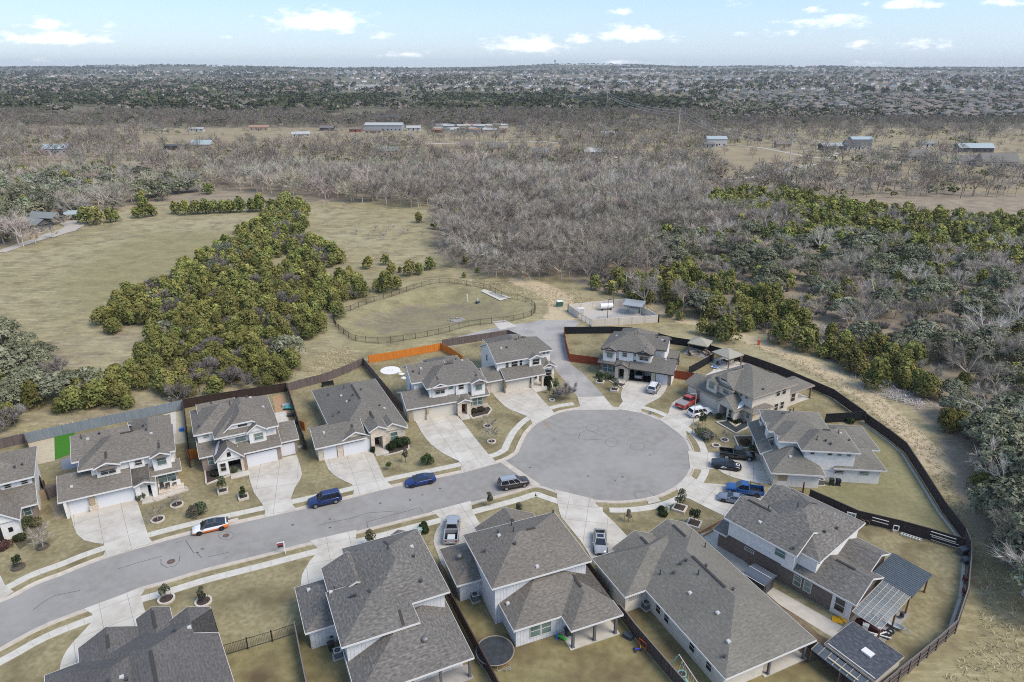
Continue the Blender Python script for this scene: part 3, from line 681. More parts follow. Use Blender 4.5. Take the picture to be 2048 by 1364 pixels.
    def win(s, face, c, a, z, w, h, gl=None, aw=False, fr=None):
        f = MB(); e = 0.09
        for (p0, p1, q0, q1) in ((-w / 2 - e, w / 2 + e, h, h + e), (-w / 2 - e, w / 2 + e, -e, 0), (-w / 2 - e, -w / 2, 0, h), (w / 2, w / 2 + e, 0, h), (-w / 2, w / 2, h / 2 - .03, h / 2 + .03)):
            s.panel(f, face, c, a + p0, a + p1, z + q0, z + q1, 0.0, 0.07)
        if w > 1.6: s.panel(f, face, c, a - .05, a + .05, z, z + h, 0, 0.068)
        s.items.append(('window', f, fr or M_frame, [('pane', lambda: s._pane(face, c, a, z, w, h), gl or M_glass)]))
        if aw:
            A = MB(); p = lambda q, zz, o: s.pt(face, c, q, zz, o)
            A.poly([p(a - w / 2 - .3, z + h + .5, .05), p(a + w / 2 + .3, z + h + .5, .05), p(a + w / 2 + .3, z + h + .15, .75), p(a - w / 2 - .3, z + h + .15, .75)])
            A.poly([p(a - w / 2 - .3, z + h + .42, .05), p(a + w / 2 + .3, z + h + .42, .05), p(a + w / 2 + .3, z + h + .07, .75), p(a - w / 2 - .3, z + h + .07, .75)][::-1])
            A.poly([p(a - w / 2 - .3, z + h + .07, .75), p(a + w / 2 + .3, z + h + .07, .75), p(a + w / 2 + .3, z + h + .15, .75), p(a - w / 2 - .3, z + h + .15, .75)])
            for q in (a - w / 2 - .22, a + w / 2 + .22): A.tube(p(q, z + h - .35, .04), p(q, z + h + .12, .68), 0.04, n=4)
            s.items.append(('awning', A, M_awn, []))
        return s
    def _pane(s, face, c, a, z, w, h): b = MB(); s.panel(b, face, c, a - w / 2, a + w / 2, z, z + h, 0.0, 0.03); return b
    def garage(s, face, c, a0, a1, h=2.25, m=None):
        b = MB(); s.panel(b, face, c, a0, a1, 0.06, h, 0.0, 0.06)
        for k in range(1, 4): s.panel(b, face, c, a0, a1, 0.06 + k * (h - .06) / 4 - .012, 0.06 + k * (h - .06) / 4 + .012, 0.0, 0.066)
        s.items.append(('garage_door', b, m or s.gd, [])); return s
    def door(s, face, c, a, w=1.0, h=2.1, m=None):
        b = MB(); s.panel(b, face, c, a - w / 2, a + w / 2, 0.05, h, 0.0, 0.06)
        k = MB(); s.panel(k, face, c, a + w / 2 - .14, a + w / 2 - .08, 0.95, 1.1, 0.06, 0.12)
        s.items.append(('door', b, m or M_door, [('door_handle', (lambda kk: (lambda: kk))(k), M_vent)])); return s
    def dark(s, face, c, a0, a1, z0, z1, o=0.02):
        b = MB(); s.panel(b, face, c, a0, a1, z0, z1, 0, o); s.items.append(('opening_shade_panel', b, M_dark, [])); return s  # thin dark panel on a wall, shade of an opening put into its colour
    def gvent(s, face, c, a, z, w, h):
        b = MB(); s.panel(b, face, c, a - w / 2, a + w / 2, z, z + h, 0, 0.05)
        s.items.append(('gable_vent', b, M_gdark, [])); return s
    def post(s, x, y, h, r=0.12, m=None, z0=0.0):
        b = MB(); b.box(x - r, x + r, y - r, y + r, z0, h); b.box(x - r - .05, x + r + .05, y - r - .05, y + r + .05, z0, z0 + .2); s.items.append(('porch_post', b, m or M_wpost, [])); return s
    def slab0(s, x0, x1, y0, y1, z=0.1, m=None, name='porch_slab'):
        b = MB(); b.box(x0, x1, y0, y1, -.05, z); s.items.append((name, b, m or M_conc, [])); return s
    def vent(s, x, y, kind='pipe', h=0.7):
        z = s.zat(x, y); b = MB()
        if kind == 'pipe': b.tube((x, y, z - .1), (x, y, z + h), 0.07, n=7); b.tube((x, y, z - .1), (x, y, z + .12), 0.17, 0.1, n=7); s.out.append(('vent_pipe', b, M_pipe))
        elif kind == 'stub': b.tube((x, y, z - .1), (x, y, z + .28), 0.11, n=7); b.box(x - .16, x + .16, y - .16, y + .16, z + .28, z + .34); s.out.append(('vent_pipe', b, M_pipe))
        elif kind == 'white': b.box(x - .2, x + .2, y - .2, y + .2, z - .1, z + .13); b.box(x - .14, x + .14, y - .14, y + .14, z + .13, z + .18); s.out.append(('roof_vent', b, M_vent))
        elif kind == 'skylight': b.box(x - .55, x + .55, y - .4, y + .4, z - .1, z + .16); s.out.append(('skylight', b, M_trimw))
        elif kind == 'turbine':
            b.tube((x, y, z - .2), (x, y, z + .15), 0.2, n=10)
            pr = [(0.2, .15), (.36, .25), (.4, .4), (.36, .55), (.2, .66), (0.02, .7)]
            b.grid([[(x + q * math.cos(t), y + q * math.sin(t), z + zz) for t in np.linspace(0, 2 * math.pi, 12, endpoint=False)] for q, zz in pr], 0, True); s.out.append(('turbine_vent', b, M_turb))
        return s
    def ridge(s, a, b):
        """slot of a ridge vent, from a to b in plan"""
        k = MB(); za, zb = s.zat(*a), s.zat(*b); k.bar((a[0], a[1], za - .03), (b[0], b[1], zb - .03), 0.3, 0.09); s.out.append(('ridge_vent', k, M_ridge)); return s
    def done(s):
        r = s.roof.build('roof', [s.sh, M_soff], s.t)
        s.trim.build('fascia', s.tm, r)
        for k, (nm, b, m) in enumerate(s.out): b.build(nm, m, r)
        nm = {'brick': 'brick_wall', 'darkbrick': 'brick_wall', 'stone': 'stone_wall', 'tan': 'stucco_wall'}
        for m, b in s.walls.items(): b.build(nm.get(m, 'wall'), WALLS[m], s.t)
        for n_, b, m, sub in s.items:
            o = b.build(n_, m, s.t)
            for sn, fn, sm_ in sub: fn().build(sn, sm_, o)
        return s.t
E1, E2 = 2.9, 5.9
# --- A: at the left edge of the picture
h = House('white and brick two storey house cut off by the left edge, porch shrubs in front', P(75, 1007, 2.9), 31, 'brown')
h.org = None
h.S(-5.2, 0, 0, 4.2, 2.9, .5).W('brick', -5, -.5, .9, 4, 2.9)
h.H(-13, 0.2, 2.6, 12.5, 5.9, .5).W('white', -12.5, -.35, 3.3, 12, 5.9, 0)
h.G(-7.4, -1.9, -3.2, 4.5, 2.9, .85, 'y', 'white').W('white', -7.0, -2.3, -2.6, 3, 2.9).dark('f', -2.6, -6.2, -4.3, .1, 2.3).gvent('f', -2.6, -3.3, 1.1, .5, .7)
for a in (-1.2, -3.2, -4.9): h.win('f', 3.3, a, 4.75, .7, .55, M_gdark)
h.win('f', .9, -1.5, 1.0, .8, 1.2).vent(-2.0, 4.6, 'stub').vent(-1.2, 5.5, 'stub')
h.done()
# --- B
h = House('white two storey house with dark awning over the left dormer, beside green turf strip', (-64.13, 81.25), 27, 'brown')
h.G(-.2, 11.6, 0, 8.3, 2.9, .5, 'x', 'white').S(11.3, 15.9, 1.4, 3.4, 2.95, .5).S(9.2, 11.6, 0, 3.4, 2.9, .5)
h.H(2.7, 15.6, 2.4, 11.9, 5.9, .5).G(1.7, 9.6, 5.5, 14.5, 5.9, .5, 'x', 'white').H(9, 15.4, 6, 15.8, 5.9, .5, 'y')
h.W('white', .4, 11, .8, 7.8, 2.9).W('tan', 11, 15.3, 2.5, 11, 3.0).W('white', 4.2, 15.2, 3.0, 11.4, 5.9, 2).W('white', 2.2, 9.4, 6.1, 14, 5.9, 0).W('white', 9.4, 15, 9, 15.3, 5.9, 0)
h.G(4.6, 8.2, 2.0, 6.5, 5.85, .38, 'y', 'white').W('white', 4.9, 7.9, 2.45, 6, 5.9, 3).win('f', 2.45, 6.4, 4.45, 1.9, .95, M_gdark, True)
h.G(12.0, 14.9, 1.7, 6, 5.85, .42, 'y', 'white').W('white', 12.25, 14.7, 2.15, 6, 5.9, 3).win('f', 2.15, 13.5, 4.2, 1.2, 1.4, None, True)
h.W('white', 9.2, 11.2, 2.7, 4, 5.9, 3).win('f', 2.7, 10.4, 4.7, .9, .8, M_gdark)
h.G(9.3, 12.3, -.2, 3, 2.75, .35, 'y', 'stone').W('white', 9.4, 10.1, .3, 2.6, 2.75).W('white', 11.5, 12.2, .3, 2.6, 2.75).W('stone', 10.1, 11.5, .3, .5, 2.75, 2.3).door('f', 2.5, 10.8, 1.1)
h.win('f', 2.5, 13.7, .9, 2.4, 1.6).W('white', 12.3, 15.4, 2.2, 2.5, .85).slab0(10, 12.2, -1, 2.4, .12).slab0(12.3, 15.8, .7, 2.3, .2, WALLS['stone'])
h.W('tan', .4, 9.4, .74, .8, 2.9, 2.35).W('stone', 3.3, 4.25, .2, .8, 1.0).W('tan', 3.5, 4.1, .3, .8, 2.7)
h.W('white', .4, .75, 0, .8, 2.6)
h.garage('f', .8, .85, 3.25).garage('f', .8, 4.35, 9.15)
h.vent(3.2, 9.2).vent(4.0, 8.9, 'white').vent(5.6, 9.3, 'stub').vent(1.6, 5.2 - 3.2, 'white').vent(12.6, 6.8, 'white').vent(12, 7.6, 'stub').vent(10.1, 8.0).vent(11.5, 10.4, 'stub')
h.ridge((8.5, 7.15), (10.2, 7.15)).ridge((6.4, 3.4), (6.4, 4.6)).ridge((13.45, 3.3), (13.45, 4.8)).done()
# --- C
h = House('two storey house with clipped front gable and a steep porch gable, brick garage front', (-43.07, 94.36), 26.8, 'brown')
h.S(-6.2, -.2, 1.7, 5.4, 2.9, .5).S(-.4, 6.2, 0, 3.4, 2.9, .5).G(5.9, 9.1, .9, 8.1, 2.9, .5, 'x', 'brick')
h.H(-6.4, 6.2, 3.9, 13.3, 5.9, .53).H(-3.6, 6.3, 1.3, 13.6, 5.9, .6, 'y').G(-5.3, .8, 9.2, 15.2, 5.9, .5, 'x', 'white')
h.clipgable(-2.7, 4.4, 1.9, 7, 5.85, .8, 7.45, 'white').gvent('f', 2.25, .9, 6.65, 1.4, .35).S(-2.5, 1.7, 1.5, 2.6, 5.5, .45)
h.W('white', -5.9, 5.8, 4.3, 12.8, 5.9).W('white', -2.3, 1.8, 2.1, 6, 5.7, 3).W('white', 1.4, 5.8, 2.2, 6, 5.9, 3).W('white', -5, .4, 12, 14.8, 5.9)
h.G(1.2, 4.5, .9, 5, 5.9, .72, 'y', 'white').W('white', 1.55, 4.15, 1.45, 5, 5.9, 3)
h.win('f', 1.45, 3.0, 4.1, 1.3, 1.15).win('f', 2.1, .3, 4.1, 1.5, 1.15).win('f', 4.3, -4.6, 4.9, .8, .5).win('f', 4.3, -3.2, 4.9, .6, .55, M_gdark)
h.G(-4.1, .3, -.9, 4.4, 2.9, 1.0, 'y', 'white').W('white', -3.8, -2.2, -.4, 2.5, 2.9).W('white', -2.2, 0, -.4, -.15, 2.95, 2.4).W('stone', -.35, .05, -.4, 2, 2.9).win('f', -.4, -3.0, .9, .75, 1.35, M_gdark).gvent('f', -.55, -1.9, 3.3, .55, .75)
h.dark('f', 2.2, -2.2, -.35, .1, 2.5).win('f', 2.17, -1.2, 1.0, 1.5, 1.1, M_glass).slab0(-2.2, .1, -.5, 2.2, .14, M_lane).slab0(-2.2, .6, -2.0, -.5, .1)
h.W('brick', -5.9, -3.8, 2.2, 6, 2.9).win('f', 2.2, -4.6, 1.1, .7, 1.3).W('brick', .1, 5.95, .55, 6, 2.9).W('brick', 5.9, 8.7, 1.35, 7.6, 2.9)
h.garage('f', .55, .6, 5.3).garage('f', 1.35, 6.05, 8.3)
h.vent(-.2, 8.0).vent(-5.4, 5.5, 'stub').vent(3.2, 10, 'white').vent(4.8, 7.4, 'white').vent(2.6, 9.5, 'stub').vent(-2.9, 11.8, 'pipe', .5)
for q_ in ([(-4.0, 1.0), (-3.55, .9), (-2.75, 3.2), (-2.9, 3.7), (-3.4, 3.6)], [(.2, 1.0), (.1, 2.0), (-.4, 2.3), (-.45, 1.6)]):
    b = MB(); b.poly([(x, y, 2.98 + (x + 4.1 if x < -2 else .3 - x)) for x, y in q_]); h.out.append(('roof_flashing', b, M_flash))
h.done()
# --- D
h = House('single storey limestone house with a tall entry gable and a long ridge', (-31.44, 96.13), 25.7, 'warm')
h.H(3.1, 15.5, 1.2, 22.2, 2.9, .5, 'y').G(-.4, 8, 0, 7.4, 2.9, .5, 'x', 'stone').G(3.6, 9.0, .3, 6, 2.9, .5, 'y', 'stone').G(8.4, 11.7, -.3, 7, 3.9, .5, 'y', 'stone').G(9.9, 15.3, .3, 7, 2.9, .55, 'y', 'stone')
h.W('stone', .1, 9, .85, 7, 2.9).W('stone', 3.6, 15, 2, 21.7, 2.9).W('stone', 8.75, 9.35, .1, 3, 3.9).W('stone', 10.7, 11.35, .1, 3, 3.9).W('stone', 9.35, 10.7, .1, .4, 3.9, 2.5).W('stone', 11.3, 14.9, .9, 4, 2.9)
h.door('f', 2.0, 10.0).win('f', .9, 12.9, .8, 1.2, 1.5).slab0(9, 11.2, -1.8, 2, .1)
h.W('stone', 3.2, 4.0, .6, .9, 2.9)
h.garage('f', .85, .95, 3.1).garage('f', .6, 4.15, 8.6); h.W('stone', 3.95, 8.95, .62, .9, 2.9)
h.vent(5.2, 16.5, 'stub').vent(8, 15.4).vent(7.0, 13.5, 'white').vent(7.3, 10.4, 'white').vent(7.7, 10, 'stub').vent(4.4, 8.7).vent(5.4, 8.6, 'stub').vent(1.6, 5.5 - 3, 'white').vent(10.6, 13.2, 'stub').vent(13, 6.6, 'white').vent(12.4, 7.3, 'stub').vent(8.6, 11, 'stub')
h.ridge((9.3, 8.5), (9.3, 15)).ridge((6.3, 2.2), (6.3, 4.4)).ridge((10.1, 2.8), (10.1, 5.2)).done()
# --- E
h = House('white two storey house with twin awning dormers and red door, round patio at its left', (-18.58, 109.71), 21.0, 'warm', gd=M_gdb)
h.G(-.5, 9.8, 0, 7.8, 2.9, .46, 'x', 'white').S(11.2, 15.6, .5, 2.4, 2.9, .5).S(8.8, 11.5, .2, 2.6, 2.9, .5)
h.H(3.6, 15.1, 1.0, 10.2, 5.9, .5).G(1.6, 9, 4.3, 12.5, 5.9, .5, 'x', 'white').H(7, 14.8, 4, 11.8, 5.9, .5).H(6, 13.3, 5.5, 14.2, 5.9, .5, 'y')
h.W('white', 0, 9.5, .6, 7.3, 2.9).W('tan', 11.3, 15.3, 1.1, 9, 2.9).W('stone', 11.3, 15.35, 1.05, 1.2, .9).W('white', 4.3, 14.7, 1.7, 9.8, 5.9, 2.5).W('white', 2.2, 9, 4.9, 12, 5.9).W('white', 7, 14.3, 5, 11.3, 5.9).W('white', 6.5, 12.8, 9, 13.7, 5.9)
h.G(4.5, 7.9, 1.0, 6, 5.85, .38, 'y', 'white').W('white', 4.8, 7.65, 1.55, 5, 5.9, 3).win('f', 1.55, 6.3, 4.3, 1.7, 1.0, M_gdark, True)
h.G(11.9, 15.1, .3, 5, 5.85, .42, 'y', 'white').W('white', 12.15, 14.8, .85, 5, 5.9, 2.9).win('f', .85, 13.6, 4.1, 1.15, 1.35, None, True)
h.W('white', 9.3, 11.6, 1.4, 4, 5.9, 3).win('f', 1.4, 10.3, 4.6, .95, .9, M_gdark).win('f', 1.7, 8.4, 4.8, .8, .7)
h.G(8.9, 11.7, -.9, 3, 2.9, .42, 'y', 'stone').W('stone', 9.0, 9.75, -.5, 1.5, 2.9).W('stone', 10.8, 11.55, -.5, 1.5, 2.9).W('stone', 9.75, 10.8, -.5, -.2, 2.9, 2.4).door('f', 1.1, 10.2, 1.0, 2.1, mat('red brown door', (.10, .03, .02), .5))
h.win('f', 1.05, 13.3, .95, 2.0, 1.6).slab0(9.2, 11.4, -2.2, 1.1, .1)
h.W('tan', .0, 9, .55, .62, 2.9, 2.35).W('stone', 3.2, 3.7, .1, .6, 1.1).W('tan', 3.25, 3.65, .2, .6, 2.8).W('tan', .0, .7, .5, .6, 2.9)
h.garage('f', .55, .85, 3.2).garage('f', .55, 3.65, 8.6)
h.win('l', 2.2, 8.0, 3.0, .55, 1.0, M_gdark).win('l', 0, 3, 1.2, .5, .8, M_gdark)
h.vent(3.6, 6.1).vent(2.6, 6.6, 'stub').vent(4.2, 7.2, 'white').vent(5.6, 9.2, 'stub').vent(9.6, 7.5).vent(11.4, 8.2, 'stub').vent(12.9, 9.1, 'white')
h.ridge((8.3, 5.6), (10.1, 5.6)).ridge((6.2, 2.5), (6.2, 3.8)).ridge((13.5, 1.8), (13.5, 3.5)).done()
# --- F
h = House('white two storey house beside the grey lane, long porch roof over a beige garage', (-1.13, 121.89), 23.0, 'warm', gd=M_gdb)
h.G(-3.9, .3, .9, 7.6, 2.9, .52, 'x', 'white').G(-.2, 8.7, 0, 7.8, 2.9, .5, 'x').G(8.6, 12.4, 2.4, 8.6, 2.9, .5, 'y', 'white').S(8, 11, 2.3, 5, 3.1, .45)
h.H(-1.3, 9.0, 2.3, 12.2, 5.9, .5, 'x', (1, 0), 'white').H(2, 12.4, 4.3, 12.5, 5.9, .5).H(.8, 9.4, 4.6, 15.4, 5.9, .5, 'y')
h.W('stone', -3.4, 0, 1.7, 7, 2.9).W('white', -3.45, 0, 2.1, 7.1, 2.9).W('white', .1, 5.6, .9, 7, 2.9).W('white', 5.6, 8.4, 2.6, 7, 2.9).W('white', 8.95, 12.0, 3.0, 8, 2.9).W('stone', 8.95, 12.02, 2.96, 3.2, 1.0)
h.W('white', -.8, 8.4, 2.9, 11.7, 5.9).W('white', 5, 11.9, 4.9, 12, 5.9).W('white', 1.2, 9, 8, 14.9, 5.9)
h.G(5.7, 8.9, 1.7, 6, 5.85, .42, 'y', 'white').W('white', 6, 8.6, 2.2, 5, 5.9, 3).win('f', 2.2, 7.4, 4.3, 1.5, 1.2, M_gdark)
for a, w_ in ((1.4, .55), (3.0, 1.3), (4.4, .55)): h.win('f', 2.9, a, 4.3, w_, 1.15, M_gdark)
h.win('f', 2.96, 10.6, 1.0, 1.5, 1.2, M_gdark).win('l', -.8, 8.5, 4.1, .6, 1.2, M_gdark).win('l', -.8, 8.2, 1.5, .5, .9, M_gdark)
for a in (9.7, 10.5, 11.3): h.win('f', 4.9, a, 5.0, .5, .5, M_gdark)
h.W('tan', .1, 5.6, .85, .92, 2.9, 2.4).W('tan', .0, .35, .3, .9, 2.8).W('stone', -.05, .4, .2, .9, 1.1)
h.garage('f', 1.7, -2.6, -.2).garage('f', .85, .55, 5.35).door('f', 2.6, 6.6).win('f', 2.6, 7.6, .9, .5, 1.3, M_gdark).post(8.1, .5, 2.8, .2, WALLS['stone']).post(5.85, .5, 2.8, .2, WALLS['stone']).slab0(5.7, 8.4, -1.6, 2.6, .12)
h.vent(1.2, 5.6, 'white').vent(2.4, 5.4, 'stub').vent(4.2, 8.6).vent(6.4, 8.6, 'pipe', .5).vent(8, 10, 'stub').ridge((5.2, 8.4), (8, 8.4)).done()
# --- G
h = House('white two storey house with an open garage, twin awning dormers and a limestone entry arch', (24.07, 127.65), -21.6, 'warm', M_trimd)
h.G(-.3, 8.9, .1, 8, 2.9, .46, 'x', 'white').S(-7, -2.9, .8, 2.8, 2.9, .5).S(-3.2, .2, .5, 3, 2.9, .5)
h.H(-6.6, 4.3, 1.7, 10.9, 5.9, .5).H(-6.4, 2, 5, 12.2, 5.9, .5).H(-4.9, 3, 6.2, 15, 5.9, .5, 'y').G(-1, 6.4, 5, 12.3, 5.9, .5, 'x', 'white')
h.W('white', .2, 8.4, 4.2, 7.5, 2.9).W('brick', 4.4, 8.35, 1.1, 4.4, 2.9).W('stone', 4.35, 5.15, .9, 1.4, 2.9).W('tan', -.5, 4.4, 1.05, 1.3, 2.95, 2.35).W('white', -.5, -.2, 1.1, 4.3, 2.9).W('white', 8.1, 8.4, 1.1, 4.4, 2.9)
h.W('darkbrick', -6.6, -3.2, 1.6, 9, 2.9).W('stone', -6.63, -3.2, 1.57, 1.8, 1.0).W('white', -6.2, 3.9, 2.4, 10.4, 5.9, 3).W('white', -6.1, 6, 5.6, 11.8, 5.9).W('white', -4.4, 2.6, 9, 14.5, 5.9)
h.G(-6.3, -3.1, 1.0, 6, 5.85, .42, 'y', 'white').W('white', -6.05, -3.4, 1.5, 5, 5.9, 3).win('f', 1.5, -4.6, 4.1, 1.2, 1.3, None, True)
h.G(.5, 4.0, 1.6, 6, 5.85, .4, 'y', 'white').W('white', .8, 3.75, 2.15, 6, 5.9, 3).win('f', 2.15, 2.4, 4.3, 1.8, 1.0, M_gdark, True)
h.W('white', -2.8, .2, 2.0, 4, 5.9, 3).win('f', 2.0, -1.6, 4.6, .9, .9, M_gdark).win('f', 2.4, .45, 4.9, .5, .5)
h.G(-3.3, -.1, -.1, 4, 2.95, .45, 'y', 'stone').W('stone', -3.1, -2.4, .4, 2, 2.95).W('stone', -1.2, -.4, .4, 2, 2.95).W('stone', -2.4, -1.2, .4, .7, 2.95, 2.45).door('f', 1.9, -1.6, .9).win('f', 1.57, -4.9, .9, 2.0, 1.6).slab0(-2.9, -.6, -1.5, 2, .1)
b = MB(); b.box(-.2, 4.35, 6.9, 7.0, 0, 2.6); b.box(-.2, -.15, 1.3, 7, 0, 2.6); b.box(4.3, 4.35, 1.3, 7, 0, 2.6); b.box(-.2, 4.35, 1.3, 7, 2.4, 2.45); b.box(-.2, 4.35, 1.0, 7, .03, .066); h.items.append(('garage_interior', b, M_dark, []))  # inner faces coloured near-black, the garage's shade painted in
h.garage('f', 1.1, 5.3, 7.65)
h.S(5.9, 8.3, 9.2, 12.9, 2.7, .12, 'f').post(6.1, 9.4, 2.7).post(8.1, 9.4, 2.7).post(8.1, 12.7, 2.8).W('darkbrick', 6.05, 8.0, 9.5, 12.6, 1.9)
h.vent(-4.7, 7.3, 'white').vent(3.9, 8.0).vent(5, 7.5, 'white').vent(5.6, 7.3, 'stub').vent(-.2, 7.4).vent(6.6, 3.6, 'white').ridge((3.2, 8.65), (4.8, 8.65)).ridge((2.3, 3.2), (2.3, 4.5)).done()
# --- H
h = House('cream two storey house with clipped gable and big white roof flashing, red pickup outside', (34.0, 121.1), -59.8, 'olive', M_trimt, M_gdb)
h.G(-.6, 9.2, .3, 6.2, 2.7, .45, 'x', 'cream')
h.H(3.6, 15.0, 1.6, 13.0, 5.5, .42).H(8.6, 13.6, 11.5, 20.8, 2.9, .45, 'y').H(9, 14.6, 9, 14, 5.3, .3, 'x')
h.clipgable(5.0, 10.6, 1.4, 6.5, 5.45, .75, 6.75, 'cream').gvent('f', 1.75, 7.8, 6.1, 1.3, .3).S(5.4, 10.8, 1.0, 1.9, 5.1, .4)
h.G(4.0, 7.2, .6, 5, 5.4, .65, 'y', 'cream').W('cream', 4.3, 6.9, 1.1, 5, 5.4, 2.5).win('f', 1.1, 5.6, 3.7, 1.3, 1.25).W('cream', 6.9, 10.4, 1.7, 6, 5.2, 2.5).win('f', 1.7, 8.6, 3.7, 1.3, 1.15)
h.W('cream', 4.1, 14.4, 2.3, 12.4, 5.5).W('cream', 9.2, 13.4, 12, 16.3, 2.9).W('cream', .2, 8.6, .8, 5.8, 2.7).W('brick', .0, 8.6, .6, .8, 2.7)
h.G(8.5, 13.2, -.8, 5, 2.7, .85, 'y', 'cream').W('cream', 8.8, 9.3, -.2, 3, 2.7).W('cream', 11.0, 12.7, -.2, 3, 2.7).W('cream', 9.3, 11, -.2, .05, 2.7, 2.3).gvent('f', -.3, 10.6, 3.2, .5, .7).win('f', -.2, 11.9, .9, .7, 1.4, M_gdark).door('f', 2.3, 10.2)
h.dark('f', 2.28, 9.3, 11, .1, 2.4).H(11.5, 15.4, 1.5, 7.2, 2.6, .5).W('stone', 12.5, 15.0, 2.1, 6.7, 2.6).win('f', 2.1, 14.0, 1.0, .7, 1.2)
h.garage('f', .6, .3, 2.5).garage('f', .6, 3.5, 8.4)
for a in (10.2, 11.7, 13.0): h.win('f', 2.3, a, 4.4, .65, .6)
for a in (9.0, 10.6):
    h.win('r', 14.4, a, 3.9, .9, 1.3, M_gdark); h.win('r', 14.4, a, .9, .9, 1.4, M_gdark)
h.win('r', 13.4, 14.9, .9, 1.1, 1.6, M_gdark).post(13.2, 20.3, 2.9, .13, M_tpost).post(9.2, 20.3, 2.9, .13, M_tpost).slab0(9.2, 13.3, 16.3, 20.4, .15)
b = MB(); b.poly([(x, y, 2.8 + .85 * (13.2 - x)) for x, y in ((13.05, .1), (13.0, 1.4), (12.5, 3.2), (12.0, 3.5), (11.8, 3.1), (12.4, 1.3))]); h.out.append(('roof_flashing', b, M_flash))
h.vent(6.4, 8.0).vent(14.0, 5.2, 'stub').ridge((6, 6), (6.9, 7.0)).done()
# --- I
h = House('white two storey house with a hipped garage wing beside the black pickup, grey roof', (39.93, 88.77), -6.0, 'olive', M_trimw, M_gdb)
h.H(-.5, 7.6, .4, 9.2, 2.7, .5).S(-.7, 3.5, 9.2, 16.3, 2.7, .45, 'l').S(-.8, 1.0, 6, 9.6, 2.7, .5, 'l')
h.H(4.2, 13.0, 2.7, 10, 5.6, .5).H(1.4, 10.4, 5.1, 12.4, 5.6, .5).H(.6, 10.6, 8.2, 15.9, 5.6, .5)
h.H(9.5, 17.4, 2.8, 9.8, 2.7, .5).H(9, 18.7, 9, 17.2, 2.7, .45)
h.W('white', .3, 7.0, 1.1, 8.8, 2.7).W('white', 5.0, 16.7, 3.3, 9.2, 2.75).W('white', 5.0, 12.5, 3.25, 9.5, 5.6, 2).W('white', 2.0, 10, 5.7, 15.3, 5.6, 2).W('stone', 2.0, 9, 9.5, 15.8, 2.8).W('white', 9, 18.2, 9.5, 16.7, 2.7)
h.W('stone', .25, .8, 1.05, 2.2, 2.7).W('stone', .05, 1.4, 7.7, 9.4, 2.9).W('tan', .9, 2.3, 1.07, 1.3, 2.5, 1.0)
for (y0, y1) in ((13.6, 15.8), (9.4, 11.6), (5.3, 7.5)):
    h.G(.6 if y0 > 6 else 1.4, 5, y0, y1, 5.5, .5, 'x', 'white').W('white', (1.0 if y0 > 6 else 1.8), 4, y0 + .3, y1 - .3, 5.5, 2.7)
h.win('l', 1.0, 14.6, 4.1, 1.1, 1.0, M_gdark)
for a in (6.1, 8.7, 10.1, 11.5): h.win('f', 3.25, a, 4.75, .55, .5, M_gdark if a < 9 else None)
h.win('f', 3.3, 10.6, 1.55, 1.3, .45, M_gdark).win('f', 3.3, 14.3, 1.55, 1.3, .5)
h.garage('l', .3, 2.6, 7.4, 2.2).door('l', 2.0, 8.6)
h.vent(2.9, 3.2, 'white').vent(6.9, 4.6).vent(8.2, 4.4, 'stub').vent(8.8, 3.9, 'stub').vent(11.3, 7.2, 'white').vent(12.1, 5.6, 'stub').vent(10.7, 6.6).vent(5.6, 13.2).vent(5.0, 13.0, 'stub')
h.ridge((8.2, 6.35), (9.3, 6.35)).ridge((3.4, 11.9), (4.6, 11.9)).done()
# --- J
h = House('brown brick house with white upper storey and mottled roof, patio cover at its end', (33.78, 67.94), -50.0, 'mottled', M_trimw)
h.G(-.6, 8.7, 0, 7.3, 2.9, .5, 'x', 'darkbrick').G(-1, 7.3, 6.2, 12.4, 2.9, .45, 'x', 'darkbrick')
h.G(-8.7, 1.4, -.75, 6.4, 5.6, .5, 'x', 'white').H(-6.6, 3.7, .4, 12.3, 5.6, .5, 'y').G(-7.7, 1, 6.2, 12.1, 5.6, .48, 'x', 'white')
h.W('darkbrick', -9.7, 8.1, .35, 6.8, 2.9).W('darkbrick', -1, 6.9, 6, 11.9, 2.9).W('white', -8.2, .9, -.05, 6, 5.6, 2.9).W('white', -6, 3.2, 1, 11.8, 5.6).W('white', -7.2, -1, 6.7, 11.6, 5.6)
h.W('white', 5.9, 8.13, .3, .5, 2.9).S(-10.2, -8.2, -.3, 2.4, 2.7, .3)
h.win('f', -.05, -.9, 3.9, 1.3, 1.2).win('f', .35, 1.6, .85, .85, 1.35).win('f', .35, 2.9, .85, .85, 1.35).win('f', .3, 6.9, .7, 1.1, 1.8, M_gdark, fr=M_trimw).win('f', .35, -5.1, 1.9, 1.2, .35, M_gdark)
h.win('l', -7.2, 9.2, 3.9, 1.4, 1.2)
h.vent(-4.6, .9, 'white').vent(.6, -.1, 'stub').vent(2.3, 7.2, 'stub').vent(-2.4, 5.8).vent(-4.8, 3.0).vent(1.8, 5.0, 'stub')
h.ridge((-7.6, 2.83), (-4.3, 2.83)).ridge((4.3, 3.65), (6.6, 3.65)).ridge((-1.45, 7.4), (-1.45, 9.0))
M_metal = mat('blue grey metal roofing', (0.105, 0.125, 0.140), 0.45, (0.085, 0.10, 0.115), 2.0, metal=0.2)
b = MB(); b.poly([(7.4, 6.7, 2.95), (12.1, 6.7, 2.6), (12.1, 12.7, 2.6), (7.4, 12.7, 2.95)]); b.poly([(7.4, 6.7, 2.87), (7.4, 12.7, 2.87), (12.1, 12.7, 2.52), (12.1, 6.7, 2.52)])
for k in range(17): y = 6.8 + k * .365; b.bar((7.5, y, 2.945), (12.1, y, 2.6), .05, .05)
b.bar((12.1, 6.7, 2.42), (12.1, 12.7, 2.42), .08, .2); h.items.append(('metal_canopy', b, M_metal, []))
